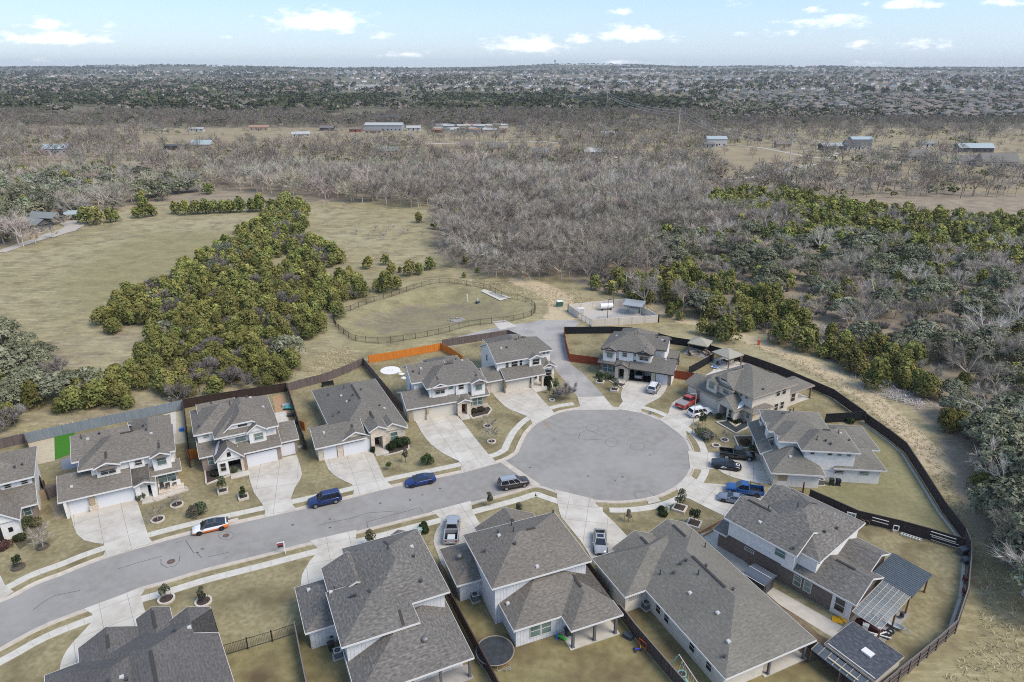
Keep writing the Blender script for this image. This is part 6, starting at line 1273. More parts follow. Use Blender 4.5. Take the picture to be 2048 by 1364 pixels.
t = thing('round_patio', 'round white paved patio on the lawn behind the limestone house', 'patio', P(780.5, 741)); b = MB(); b.tube((0, 0, 0), (0, 0, .08), 2.1, n=40); b.build('paving', mat('white paving', (.70, .68, .64), .8), t); b = MB(); b.ring(0, 0, .5, .62, .08, .085, 24); b.build('inlay', M_walk, t)
for k, (u, v) in enumerate(((797, 743), (803, 748), (808, 756))): t = thing('stepping_slab', 'white stepping slab leading from the round patio', 'slab', P(u, v), R(-30), 'white stepping slabs'); b = MB(); b.box(-.55, .55, -.5, .5, 0, .06); b.build('slab', MATS['white paving'], t)
def addchair(u, v, r_, lab, m=M_furn, z=.2): chair(P(u, v, z), R(r_), lab, m)
addchair(325, 977, 27, 'dark porch chair on the left of the small table'); addchair(350, 970, 27, 'dark porch chair on the right of the small table'); tableset(P(337, 976, .2), R(27), 'small dark table between the two porch chairs', M_furn, .6)
crate(P(364, 862), .3, .7, .5, .5, M_blue, 'bright blue play box against the dark side fence', 'toy box', 'play_box'); crate(P(74, 957), .5, .5, .5, .9, mat('orange red', (.5, .08, .04), .5), 'orange red canister beside the sandy yard', 'canister', 'canister')
t = thing('grill', 'grey covered grill leaning on the brown fence at the far left', 'grill', P(61, 942), R(20)); b = MB(); b.tube((0, 0, 0), (0, 0, 1.2), .5, .35, 10); b.build('cover', mat('grey cover', (.26, .28, .29), .8), t); b = MB(); b.tube((0, 0, 1.2), (0, 0, 1.45), .2, .1, 8); b.build('knob', M_white, t)
crate(P(72, 965), .5, 1.1, .9, .8, M_vent, 'pale box below the covered grill by the brown fence'); crate(P(86, 985), .6, .6, .9, .5, M_steel, 'small grey box by the gate of the far left yard'); crate(P(104, 985), .5, 1.5, .9, 1.1, mat('brown resin', (.12, .10, .09), .7), 'brown resin storage chest beside the fence gate', 'chest')
crate(P(84, 972), .5, .8, .6, .7, M_furn, 'dark box between the pale box and the gate'); crate(P(572, 812), .4, 1.4, .9, .3, M_steel, 'grey pile tray on the dirt yard of the clipped gable house'); t = thing('tarpaulin', 'turquoise tarpaulin heap on the dirt yard', 'tarpaulin', P(577, 818)); b = MB(); b.grid([[(-1.1, -.5, .02), (-1.1, .5, .02)], [(-.4, -.7, .5), (-.3, .6, .6)], [(.5, -.6, .45), (.4, .7, .35)], [(1.2, -.5, .02), (1.1, .6, .02)]]); b.build('sheet', mat('turquoise sheet', (.08, .36, .32), .6), t)
for (u, v, lab) in ((582, 832, 'dark planter frame beside the turquoise tarpaulin'), (588, 848, 'dark planter frame nearest the orange gate')): crate(P(u, v), .4, 1.2, .8, .4, M_furn, lab, 'planter', 'planter_box')
crate(P(603, 893), .45, 1.3, .9, .06, M_walk, 'pale slab pad beside the single garage door', 'pad', 'concrete_pad', False)
t = thing('swing_bench', 'small iron bench on the lawn behind the limestone house', 'bench', P(656, 772), R(25)); b = MB(); b.box(-1.2, 1.2, -.3, .3, .4, .45); b.build('seat', M_iron, t); b = MB(); b.box(-1.2, 1.2, .28, .33, .45, .95); b.build('backrest', M_iron, t)
for x in (-1.1, 1.1): b = MB(); b.box(x - .05, x + .05, -.3, .33, 0, .4); b.build('leg', M_iron, t)
t = thing('picnic_table', 'small dark table in the rough grass at the far left woods', 'table', P(57, 820)); b = MB(); b.box(-.9, .9, -.6, .6, .9, 1.0); b.build('table_top', M_trimt, t)
for x in (-.8, .8):
    for y in (-.5, .5): b = MB(); b.box(x - .05, x + .05, y - .05, y + .05, 0, .9); b.build('leg', M_tpost, t)
t = thing('edging_wall', 'low orange brown timber wall between the long pale house and the brick house', 'low wall', P(1398, 1068)); o0 = P(1398, 1068); b = MB(); p1 = P(1446, 1041) - o0; b.bar((0, 0, 0), (p1.x, p1.y, 0), .15, .4); b.build('timber', mat('orange timber', (.36, .20, .11), .8), t); b = MB(); p2 = Vector((.5, -.5, 0)); b.bar(p2, p1 + p2, .15, .25); b.build('lower_timber', MATS['orange timber'], t)

addchair(1446, 1087, 20, 'blue plastic chair on the path beside the brick wall', mat('pale blue plastic', (.25, .36, .5), .5), .02)
# ================================================================ vehicles
def paint(name, c, rough=0.22, metal=0.0):
    m = mat(name, c, rough, metal=metal, spec=0.5); m.node_tree.nodes['Principled BSDF'].inputs['Coat Weight'].default_value = 0.6; return m
M_wind = mat('car glass', (0.012, 0.014, 0.017), 0.06, spec=0.8); M_tyre = mat('tyre rubber', (0.015, 0.015, 0.016), 0.85); M_rim = mat('alloy rim', (0.35, 0.35, 0.36), 0.35, metal=0.7); M_drim = mat('dark rim', (0.05, 0.05, 0.055), 0.4, metal=0.5)
M_head = mat('headlight glass', (0.62, 0.64, 0.66), 0.15, spec=0.7); M_tail = mat('tail light', (0.30, 0.008, 0.008), 0.25); M_plast = mat('black plastic', (0.02, 0.02, 0.021), 0.6); M_gar = mat('bed cover', (0.25, 0.25, 0.26), 0.6)
def loft(stations, m=0, cap=True):
    """car body from cross sections: x, bottom, top, half width, crown"""
    b = MB(); rows = []
    for (x, zb, zt, w_, cr) in stations:
        h_ = zt - zb
        rows.append([(x, -w_ * .86, zb), (x, -w_ * .98, zb + h_ * .18), (x, -w_, zb + h_ * .5), (x, -w_ * .965, zb + h_ * .82), (x, -w_ * .84, zt), (x, -w_ * .4, zt + cr), (x, w_ * .4, zt + cr), (x, w_ * .84, zt), (x, w_ * .965, zb + h_ * .82), (x, w_, zb + h_ * .5), (x, w_ * .98, zb + h_ * .18), (x, w_ * .86, zb)])
    b.grid(rows, m, True)
    if cap: b.poly(rows[0][::-1], m); b.poly(rows[-1], m)
    return b
def car(label, cat, name, rear, front, kind, body, cab=None, second=None, rim=M_rim, s=1.0, group=None):
    A, B = rear, front; d = B - A; yaw = math.atan2(d.y, d.x); c = (A + B) / 2
    t = thing(name, label, cat, (c.x, c.y, c.z), yaw, group); cab = cab or body
    if kind == 'suv':
        L, W, hw, belt, top = 4.85, .96, .37, 1.06, 1.74; st = [(-2.42, .42, .9, .80, 0), (-2.36, .32, 1.04, .91, 0), (-1.6, .24, 1.07, .96, 0), (0, .22, 1.06, .97, 0), (1.0, .24, 1.06, .96, .02), (1.15, .24, 1.05, .95, .04), (1.9, .26, .97, .93, .05), (2.28, .3, .86, .86, .03), (2.42, .4, .70, .74, 0)]
        base = (-2.33, 1.12, .90); roof = (-2.08, .28, .68)
    elif kind == 'fast':
        L, W, hw, belt, top = 4.7, .93, .345, .93, 1.43; st = [(-2.35, .38, .80, .76, 0), (-2.28, .28, .98, .87, 0), (-1.5, .2, .97, .93, 0), (0, .19, .93, .93, 0), (1.0, .2, .93, .93, .02), (1.2, .2, .91, .92, .04), (1.9, .22, .80, .88, .05), (2.22, .26, .68, .80, .02), (2.35, .34, .56, .66, 0)]
        base = (-2.12, 1.25, .86); roof = (-.75, .32, .62)
    elif kind == 'coupe':
        L, W, hw, belt, top = 4.5, .92, .34, .90, 1.30; st = [(-2.25, .38, .82, .76, 0), (-2.15, .28, .95, .88, 0), (-1.4, .2, .95, .94, 0), (0, .18, .88, .91, 0), (.8, .18, .89, .92, .02), (1.0, .2, .88, .92, .05), (1.8, .22, .78, .88, .06), (2.12, .26, .66, .78, .02), (2.25, .34, .52, .62, 0)]
        base = (-1.75, .95, .84); roof = (-.7, .05, .58)
    else:
        L, W, hw, belt, top = 5.7, 1.0, .42, 1.18, 1.90; st = [(-.62, .40, 1.17, .99, 0), (.4, .38, 1.17, 1.0, 0), (1.25, .38, 1.17, 1.0, .01), (1.38, .38, 1.16, .99, .04), (2.3, .38, 1.10, .97, .05), (2.72, .40, 1.02, .92, .02), (2.85, .46, .86, .82, 0)]
        base = (-.60, 1.42, .92); roof = (-.42, .62, .72)
    def sx(v): return Vector(v) * s
    bd = loft(st)
    if kind == 'pickup':
        bd.box(-2.85, -.62, -1.0, -.86, .52, 1.17); bd.box(-2.85, -.62, .86, 1.0, .52, 1.17); bd.box(-2.87, -2.78, -.98, .98, .5, 1.15); bd.box(-.72, -.62, -.86, .86, .5, 1.17)
    bm2 = [body, second or body]
    if second:
        for i, f in enumerate(bd.f):
            cx = sum(bd.v[k][0] for k in f) / len(f); cz = sum(bd.v[k][2] for k in f) / len(f)
            if cz < .52 or (cx < -1.75 and cz < .8) or (cx > 2.2 and cz < .62): bd.m[i] = 1
    bd.v = [tuple(sx(v)) for v in bd.v]; bo = bd.build('body', bm2, t)
    if kind != 'pickup': bo.data.polygons.foreach_set('use_smooth', [True] * len(bo.data.polygons))
    if kind == 'pickup':
        b = MB(); b.box(-2.80, -.70, -.86, .86, .5, .56); b.v = [tuple(sx(v)) for v in b.v]; b.build('bed_floor', M_plast, t)
    # cabin: pillars and roof, glass set into its faces
    (x0, x1, w0), (u0, u1, w1) = base, roof
    q = lambda x, y, z: Vector((x, y, z))
    wm = (w0 + w1) / 2 + .03
    BL = [q(x0, -w0, belt), q(x1, -w0, belt), q(x1, w0, belt), q(x0, w0, belt)]; TL = [q(u0, -w1, top - .03), q(u1, -w1, top - .03), q(u1, w1, top - .03), q(u0, w1, top - .03)]
    b = MB(); b.grid([BL, TL], 0, True); cr = [q(u0 + .1, -w1 * .75, top + .01), q(u1 - .1, -w1 * .75, top + .01), q(u1 - .1, w1 * .75, top + .01), q(u0 + .1, w1 * .75, top + .01)]; b.grid([TL, cr], 0, True); b.poly(cr); b.v = [tuple(sx(v)) for v in b.v]; cb = b.build('cabin', cab, t)
    def face(a, b_, c_, d_, p0, p1, r0, r1, nm, off=.012):
        """window panel on the cabin face a-b (bottom) d-c (top)"""
        g = lambda p, r: (a.lerp(b_, p)).lerp(d_.lerp(c_, p), r)
        n_ = (b_ - a).cross(d_ - a).normalized() * off
        k = MB(); pts = [g(p0, r0), g(p1, r0), g(p1, r1), g(p0, r1)]; k.poly([sx(p + n_) for p in pts]); k.build(nm, M_wind, t)
    face(BL[1], BL[2], TL[2], TL[1], .06, .94, .06, .95, 'windshield'); face(BL[3], BL[0], TL[0], TL[3], .08, .92, .12, .92, 'rear_window')
    splits = [(.03, .40), (.43, .70), (.73, .97)] if kind == 'suv' else ([(.05, .46), (.49, .95)] if kind != 'coupe' else [(.10, .93)])
    for p0, p1 in splits:
        face(BL[0], BL[1], TL[1], TL[0], p0, p1, .06, .92, 'side_window'); face(BL[2], BL[3], TL[3], TL[2], 1 - p1, 1 - p0, .06, .92, 'side_window')
    if kind in ('fast',):
        b = MB(); b.poly([sx(q(u0 + .25, -w1 * .7, top + .018)), sx(q(u1 - .15, -w1 * .7, top + .018)), sx(q(u1 - .15, w1 * .7, top + .018)), sx(q(u0 + .25, w1 * .7, top + .018))]); b.build('glass_roof', M_wind, t)
    if kind == 'suv':
        for y in (-1, 1): b = MB(); b.tube(sx(q(u0 + .15, y * w1 * .86, top + .05)), sx(q(u1 - .1, y * w1 * .86, top + .05)), .02, n=5); b.build('roof_rail', M_rim, t)
    fx = {'suv': (-1.45, 1.48), 'fast': (-1.42, 1.45), 'coupe': (-1.3, 1.38), 'pickup': (-1.75, 1.85)}[kind]
    for x in fx:
        for y in (-1, 1):
            b = MB(); b.tube(sx(q(x, y * (W - .23), hw)), sx(q(x, y * (W + .01), hw)), hw * s, n=18); w_ = b.build('wheel', M_tyre, t)
            b = MB(); b.tube(sx(q(x, y * (W - .02), hw)), sx(q(x, y * (W + .022), hw)), hw * .66 * s, n=12); ro = b.build('rim', rim, w_)
            b = MB(); 
            for k in range(9):
                a0, a1 = math.pi * k / 9 , math.pi * (k + 1) / 9; r0, r1 = hw * 1.03, hw * 1.2; b.poly([sx(q(x + r_ * math.cos(a_), y * (W + .008), hw + r_ * math.sin(a_))) for r_, a_ in ((r0, a0), (r1, a0), (r1, a1), (r0, a1))])
            b.build('wheel_arch', M_plast, t)
    xf, xr = st[-1][0], (st[0][0] if kind != 'pickup' else -2.87); zf = st[-1][2]
    for y in (-1, 1):
        b = MB(); b.box(xf - .26, xf - .02, y * W * .62 - .17, y * W * .62 + .17, zf - .16, zf + .02); b.v = [tuple(sx(v)) for v in b.v]; b.build('headlight', M_head, t)
        b = MB(); zt = st[0][2] if kind != 'pickup' else 1.05; b.box(xr - .01, xr + .12, y * W * .72 - .13, y * W * .72 + .13, zt - .28, zt - .04); b.v = [tuple(sx(v)) for v in b.v]; b.build('tail_light', M_tail, t)
        b = MB(); b.box(x1 - .45, x1 - .25, y * (W + .04) - .09, y * (W + .04) + .09, belt + .0, belt + .15); b.v = [tuple(sx(v)) for v in b.v]; b.build('mirror', cab, t)
    b = MB(); b.box(xf - .03, xf + .015, -W * .42, W * .42, zf - .30, zf - .06); b.v = [tuple(sx(v)) for v in b.v]; b.build('grille', M_plast, t)
    b = MB(); b.box(xr - .02, xr + .02, -.26, .26, .62, .75); b.v = [tuple(sx(v)) for v in b.v]; b.build('number_plate', M_vent, t)
    b = MB()
    for y in (-1, 1) if not second else (): b.box(fx[0] + hw * 1.2, fx[1] - hw * 1.2, y * (W - .06) - .05, y * (W - .06) + .05, .2, .3)
    b.v = [tuple(sx(v)) for v in b.v]; b.f and b.build('sill', M_plast, t)
    return t
def cx(u0, v0, u1, v1, L=None, z=0.0):
    a, b = P(u0, v0, z), P(u1, v1, z); return a, b
W_ = paint('white car paint', (0.70, 0.70, 0.71)); BLU = paint('deep blue car paint', (0.012, 0.030, 0.115), .2, .2); BLU2 = paint('blue car paint', (0.008, 0.030, 0.150), .2, .2); BRN = paint('dark brown car paint', (0.045, 0.035, 0.036), .25, .3); SIL = paint('silver car paint', (0.40, 0.41, 0.43), .25, .4); BLK = paint('black car paint', (0.010, 0.010, 0.012), .15); RED = paint('red car paint', (0.42, 0.022, 0.012), .2); BBL = paint('bright blue car paint', (0.008, 0.065, 0.22), .2); ORG = paint('orange car wrap', (0.72, 0.16, 0.01), .3)
v = car('white and orange fastback car driving past the manhole covers', 'car', 'parked_car', *cx(452, 1052, 391, 1066), 'fast', W_, paint('dark roof paint', (0.05, .05, .055), .2), ORG, M_drim, 1.0)
b = MB()
for k, (x, y) in enumerate(((1.7, .1), (1.55, -.2), (1.85, -.15))): b.poly([(x - .13, y - .1, .905 - (x - 1.2) * .14), (x + .1, y - .08, .905 - (x - 1.0) * .14), (x + .12, y + .1, .905 - (x - 1.0) * .14), (x - .1, y + .12, .905 - (x - 1.2) * .14)])
b.build('hood_sticker', ORG, v)
b = MB(); b.bar((-2.28, -.7, 1.02), (-2.28, .7, 1.02), .16, .05); b.build('rear_spoiler', M_plast, v)
car('dark blue SUV driving on the street, silver roof rails', 'car', 'parked_car', *cx(678, 999, 622, 1012), 'suv', BLU)
car('blue fastback car with dark glass roof parked at the kerb', 'car', 'parked_car', *cx(867, 961, 815, 972), 'fast', BLU2, None, None, M_drim)
car('dark brown SUV heading into the cul de sac', 'car', 'parked_car', *cx(1000, 977, 1054, 967), 'suv', BRN, SIL)
v = car('silver pickup with a black open bed on the drive beside the grey house', 'pickup truck', 'pickup_truck', *cx(902, 1092, 907, 1042), 'pickup', SIL)
b = MB(); b.box(-2.4, -1.4, -.5, .5, .57, .9); b.build('bed_load', mat('pale sheet load', (.5, .52, .52), .6), v)
car('silver saloon car with dark glass roof on the wide front drive', 'car', 'parked_car', *cx(1199, 1070, 1201, 1111), 'fast', paint('pearl silver paint', (.42, .42, .42), .22, .3), None, None, M_drim)
car('silver SUV with white roof on the open garage drive', 'car', 'parked_car', *cx(1301, 790, 1314, 770), 'suv', paint('light grey paint', (.30, .31, .34), .22, .3), W_)
v = car('red pickup with a grey bed cover beside the white SUV', 'pickup truck', 'pickup_truck', *cx(1358, 820, 1391, 800), 'pickup', RED, None, None, M_drim)
b = MB(); b.box(-2.8, -.68, -.93, .93, 1.172, 1.21); b.build('bed_cover', M_gar, v)
car('white SUV parked beside the red pickup', 'car', 'parked_car', *cx(1380, 834, 1420, 826), 'suv', W_)
v = car('black pickup with an open bed on the drive of the hipped garage house', 'pickup truck', 'pickup_truck', *cx(1443, 912, 1504, 918), 'pickup', BLK)
v = car('black car with white letters and emblem on hood and door', 'car', 'parked_car', *cx(1427, 932, 1477, 939), 'fast', BLK, None, None, M_drim)
M_dec = mat('white decal', (.72, .72, .72), .5)
b = MB(); zc_ = lambda x: .975 - (x - 1.2) * .16
b.ring(0, 0, .17, .30, 0, .004, 18); b.box(.15, .30, -.3, .3, 0, .004); b.v = [(1.72 + x * 1.0, y * 1.2, z + .93 - (x + .5) * .17 + .03) for x, y, z in b.v]; b.build('hood_emblem', M_dec, v)
def letters(txt, size, m, parent, loc, rot, name='lettering'):
    cu = bpy.data.curves.new(name, 'FONT'); cu.body = txt; cu.size = size; cu.align_x = 'CENTER'; cu.extrude = .004; tmp = bpy.data.objects.new(name, cu); col.objects.link(tmp)
    dg = bpy.context.evaluated_depsgraph_get(); me = bpy.data.meshes.new_from_object(tmp.evaluated_get(dg)); bpy.data.objects.remove(tmp); me.name = name; me.materials.clear(); me.materials.append(m)
    o = bpy.data.objects.new(name, me); col.objects.link(o); o.parent = parent; o.location = loc; o.rotation_euler = rot; return o
b = MB(); b.poly([(-.9, -.948, .45), (-.55, -.948, .45), (-.25, -.948, .78), (-.6, -.948, .78)]); b.poly([(-.4, -.948, .45), (-.2, -.948, .45), (.1, -.948, .7), (-.1, -.948, .7)]); b.build('door_emblem', M_dec, v)
v = car('bright blue lifted pickup with a dark stake bed and light bar', 'pickup truck', 'pickup_truck', *cx(1516, 990, 1461, 982), 'pickup', BBL, None, None, M_drim, .96)
b = MB()
for y in (-.88, .88): b.tube((-2.7, y * .96, 1.15), (-.7, y * .96, 1.75), .035, n=5); b.tube((-.7, y * .96, 1.1), (-.7, y * .96, 1.75), .035, n=5)
b.tube((-.7, -.85, 1.75), (-.7, .85, 1.75), .035, n=5); b.build('bed_frame', M_plast, v)
car('silver grey coupe half hidden by the mottled roof beside the blue pickup', 'car', 'parked_car', *cx(1484, 1006, 1448, 999), 'coupe', paint('steel grey paint', (.22, .24, .29), .22, .4), None, None, M_drim)
gp = P(1277, 757); car('grey car inside the open garage', 'car', 'parked_car', P(1277, 757.5, .07), P(1281, 745, .07), 'fast', paint('mid grey paint', (.3, .31, .34), .25, .3))
# ================================================================ vegetation
rng = np.random.default_rng(11)
M_leaf = leafmat('foliage'); M_bark = leafmat('bark', 0.9, 0.15)
def unit(n):
    v = rng.normal(size=(n, 3)); return v / np.linalg.norm(v, axis=1, keepdims=True)
def leaves(cent, rad, n, size, tints, zmin=-.45, jit=.8, squash=(1, 1, 1), shell=(.7, 1.08), up=.25, elong=1.0):
    """leaf sprays (triangles) over the shells of many small lobes"""
    V = []; T = []
    for c, r, t in zip(cent, rad, tints):
        d = unit(n); d[:, 2] = np.where(d[:, 2] < zmin, -d[:, 2], d[:, 2])
        p = c + d * r * rng.uniform(*shell, (n, 1)) * np.array(squash)
        nrm = d + unit(n) * jit + np.array([0, 0, up]); nrm /= np.linalg.norm(nrm, axis=1, keepdims=True)
        a = np.cross(nrm, unit(n)); a /= np.linalg.norm(a, axis=1, keepdims=True) + 1e-9; b = np.cross(nrm, a)
        s = size * rng.uniform(.6, 1.35, (n, 1))
        V.append(np.stack([p - a * s * .55 - b * s * .3, p + a * s * .55 - b * s * .3, p + b * s * .75 * elong], 1).reshape(-1, 3))
        tt = np.asarray(t) * rng.uniform(.75, 1.25, (n, 1)); T.append(np.repeat(tt, 3, 0))
    V = np.concatenate(V); T = np.concatenate(T)
    return V, np.arange(len(V)).reshape(-1, 3), T
def limbs(segs, tint, n=5):
    V = []; Fc = []; k = 0
    for p0, p1, r0, r1 in segs:
        p0 = np.asarray(p0, float); p1 = np.asarray(p1, float); d = p1 - p0; d /= np.linalg.norm(d) + 1e-9
        a = np.cross(d, [.31, .2, .93] if abs(d[2]) < .9 else [1, 0, 0]); a /= np.linalg.norm(a); b = np.cross(d, a)
        for i in range(n):
            t = 2 * math.pi * i / n; w = a * math.cos(t) + b * math.sin(t); V += [p0 + w * r0, p1 + w * r1]
        for i in range(n):
            j = (i + 1) % n; Fc += [(k + 2 * i, k + 2 * j, k + 2 * j + 1), (k + 2 * i, k + 2 * j + 1, k + 2 * i + 1)]
        k += 2 * n
    V = np.array(V); return V, np.array(Fc), np.tile(np.asarray(tint), (len(V), 1)) * rng.uniform(.85, 1.15, (len(V), 1))
def cat_(*parts):
    V, Fc, T, k = [], [], [], 0
    for v, f, t in parts: V.append(v); Fc.append(f + k); T.append(t); k += len(v)
    return np.concatenate(V), np.concatenate(Fc), np.concatenate(T)
GC = np.array((0.125, 0.135, 0.044)); GC2 = np.array((0.270, 0.248, 0.078)); RUST = np.array((0.240, 0.155, 0.060)); OAK = np.array((0.135, 0.143, 0.086)); OAK2 = np.array((0.245, 0.250, 0.168)); GREY = np.array((0.405, 0.358, 0.302)); GREYD = np.array((0.255, 0.222, 0.184)); PALE = np.array((0.58, 0.53, 0.47))
def cedar(h, r, lob=17, n=92, size=.34):
    cs, rs, ts = [], [], []
    for k in range(lob):
        t = (k + .5) / lob; z = h * (.16 + .74 * t); q = r * (1.05 - .62 * t ** 1.5); a = k * 2.4 + rng.uniform(-.5, .5); e = q * rng.uniform(.25, .72)
        cs.append(np.array([e * math.cos(a), e * math.sin(a), z])); rs.append(q * rng.uniform(.38, .62) + .15)
        m = rng.uniform(.3, .8); base = GC * (1 - m * t) + GC2 * m * t
        if rng.random() < .08: base = .6 * base + .4 * RUST
        ts.append(base * rng.uniform(.86, 1.14))
    V, f, T = leaves(cs, rs, n, size, ts, elong=1.3)
    z = np.clip(V[:, 2:3] / h, 0, 1)
    return V, f, T
def cedar_trunk(h, r): return limbs([((0, 0, -.2), (.1, 0, h * .45), .16, .1)] + [((0, 0, h * .08), (r * .6 * math.cos(a), r * .6 * math.sin(a), h * .35), .08, .04) for a in (0.3, 2.2, 4.4)], (0.16, .125, .10))
def bare(h, spread, nl=6, tw=14, wmul=1.0, tint=GREY, tint2=GREYD):
    segs = []; tips = []
    th = h * rng.uniform(.18, .3); segs.append(((0, 0, -.2), (rng.normal(0, .12), rng.normal(0, .12), th), .22 * h / 9, .17 * h / 9))
    top = np.array(segs[0][1])
    for k in range(nl):
        a = k * 2 * math.pi / nl + rng.uniform(-.4, .4); el = rng.uniform(.45, 1.25); L = h * rng.uniform(.38, .56)
        d = np.array([math.cos(a) * math.cos(el) * spread, math.sin(a) * math.cos(el) * spread, math.sin(el)]); p1 = top + d * L
        segs.append((top, p1, .12 * h / 9, .06 * h / 9))
        for j in range(4):
            s0 = top + d * L * rng.uniform(.45, 1.0); d2 = d + rng.normal(0, .55, 3); d2[2] = abs(d2[2]) * .8 + .12; d2 /= np.linalg.norm(d2); L2 = h * rng.uniform(.16, .30); p2 = s0 + d2 * L2
            segs.append((s0, p2, .05 * h / 9, .022 * h / 9)); tips += [(s0 + (p2 - s0) * q, d2, L2) for q in (.35, .6, .8, 1.0)]
    lb = limbs(segs, tint * 1.05, 4)
    V, T = [], []
    for p, d, L in tips:
        n = tw; dd = d + rng.normal(0, .62, (n, 3)); dd[:, 2] += .12; dd /= np.linalg.norm(dd, axis=1, keepdims=True); ln = L * rng.uniform(.4, 1.0, (n, 1)); o = p + rng.normal(0, .12, (n, 3))
        sd = np.cross(dd, unit(n)); sd /= np.linalg.norm(sd, axis=1, keepdims=True) + 1e-9; w = .030 * wmul * rng.uniform(.7, 1.4, (n, 1))
        V.append(np.stack([o - sd * w, o + sd * w, o + dd * ln], 1).reshape(-1, 3)); T.append(np.repeat((tint if rng.random() < .6 else tint2) * rng.uniform(.8, 1.2, (n, 1)), 3, 0))
    V = np.concatenate(V); return lb, (V, np.arange(len(V)).reshape(-1, 3), np.concatenate(T))
def oak(h, r, lob=34, n=76, size=.46, g=OAK, g2=OAK2):
    cs, rs, ts = [], [], []
    for k in range(lob):
        a = k * 2.4; q = math.sqrt((k + .5) / lob); e = r * q * .86; z = h * (.34 + .52 * math.sqrt(max(0, 1 - q * q)) + rng.uniform(-.12, .05)); cs.append(np.array([e * math.cos(a), e * math.sin(a), z])); rs.append(r * rng.uniform(.17, .30)); m = rng.random(); ts.append((g * (1 - m) + g2 * m) * rng.uniform(.8, 1.2))
    V, f, T = leaves(cs, rs, n, size, ts, squash=(1, 1, .75))
    segs = [((0, 0, -.2), (0, 0, h * .22), .3, .25)] + [((0, 0, h * .2), (r * .6 * math.cos(a), r * .6 * math.sin(a), h * .58), .15, .06) for a in np.linspace(0, 5.4, 6)]
    return limbs(segs, (.20, .17, .14)), (V, f, T)
TM = {}
def template(kind, parts):
    """one mesh for the trunk with its limbs, one for the crown"""
    a, b = parts; TM.setdefault(kind, []).append((npmesh('trunk', *a[:2], M_bark, a[2]), npmesh('crown', *b[:2], M_leaf, b[2]), a, b))
for k in range(6): hh_, rr_ = 4.6 + .3 * (k % 3), 2.0 + .22 * (k % 4); template('cedar', (cedar_trunk(hh_, rr_), cedar(hh_, rr_)))
for k in range(5): template('bare', bare(8.5 + .5 * (k % 3), 1.0 + .15 * (k % 3), 6, 15))
for k in range(2): template('pale', bare(11.5, .95, 6, 9, 1.2, PALE, PALE * .8))
for k in range(2): template('rust', bare(8, 1.05, 6, 14, 1.5, np.array((.24, .135, .07)), np.array((.20, .12, .07))))
for k in range(4): template('oak', oak(7.5 + .6 * (k % 2), 4.6 + .5 * (k % 3)))
for k in range(3): template('greybush', bare(3.2, 1.5, 7, 20, 1.2, np.array((.26, .235, .215)), np.array((.2, .18, .16))))
def shrub_parts(r, h, c, c2, n=60, size=.22, lob=14):
    cs, rs, ts = [], [], []
    for k in range(lob):
        d = unit(1)[0]; d[2] = abs(d[2]); cs.append(d * np.array([r * .55, r * .55, h * .55]) + np.array([0, 0, h * .25])); rs.append(r * rng.uniform(.35, .55)); m = rng.random(); ts.append((np.asarray(c) * (1 - m) + np.asarray(c2) * m))
    V, f, T = leaves(cs, rs, n, size, ts, squash=(1, 1, h / r * .8)); V[:, 2] = np.maximum(V[:, 2], .02)
    return limbs([((0, 0, -.1), (r * .4 * math.cos(a), r * .4 * math.sin(a), h * .6), .05, .03) for a in (0, 1.6, 3.1, 4.7)], (.12, .09, .07)), (V, f, T)
def place(kind, name, label, cat, loc, s=1.0, rz=None, group=None, sz=None, i=None):
    L = TM[kind]; i = rng.integers(len(L)) if i is None else i % len(L); tr, cr = L[i][:2]
    t = thing(name, label, cat, loc, rng.uniform(0, 6.28) if rz is None else rz, group); t.scale = (s, s, sz or s * rng.uniform(.88, 1.12))
    for nm, me in (('trunk', tr), ('crown', cr)):
        o = bpy.data.objects.new(nm, me); col.objects.link(o); o.parent = t
    return t
def sample(poly, dmin, avoid=None, jitter=.5, keep=1.0):
    X = [p[0] for p in poly]; Y = [p[1] for p in poly]
    gx, gy = np.meshgrid(np.arange(min(X), max(X), dmin), np.arange(min(Y), max(Y), dmin)); gx = gx + (np.arange(gx.shape[0]) % 2)[:, None] * dmin / 2
    gx = (gx + rng.uniform(-jitter, jitter, gx.shape) * dmin).ravel(); gy = (gy + rng.uniform(-jitter, jitter, gy.shape) * dmin).ravel()
    m = inpoly(gx, gy, poly) & (rng.random(gx.shape) < keep); return np.stack([gx[m], gy[m]], 1)
def pz(l, z=0.0): return [P(u, v, z) for u, v in l]
trees = []      # kind, x, y, scale, zone label
def add(kind, pts, s0, s1, lab):
    for x, y in pts: trees.append((kind, float(x), float(y), float(rng.uniform(s0, s1)), lab))
# the dense juniper grove on the left
CZ1 = pz([(560, 402), (616, 412), (606, 470), (640, 482), (690, 522), (722, 560), (718, 590), (650, 648), (597, 690), (592, 735), (540, 765), (430, 785), (330, 797), (180, 822), (118, 812), (150, 765), (240, 735), (300, 700), (215, 665), (195, 640), (245, 598), (330, 550), (420, 502), (500, 452)], 1.5)
GAP = [pz(q) for q in ([(530, 525), (560, 515), (580, 535), (555, 548)], [(640, 540), (690, 530), (700, 560), (650, 575)], [(240, 660), (300, 650), (310, 690), (250, 700)])]
def notin(pts, polys):
    m = np.ones(len(pts), bool)
    for q in polys: m &= ~inpoly(pts[:, 0], pts[:, 1], q)
    return pts[m]
g1 = sample(CZ1, 3.3, keep=.95); g1 = notin(g1, GAP); g1 = g1[~((g1[:, 0] > -52) & (rng.random(len(g1)) < .14))]; r_ = rng.random(len(g1))
add('cedar', g1[r_ < .84], .6, 1.15, 'L'); add('greybush', g1[(r_ >= .84) & (r_ < .95)], .8, 1.4, 'L'); add('oak', g1[r_ > .985], .5, .7, 'L')
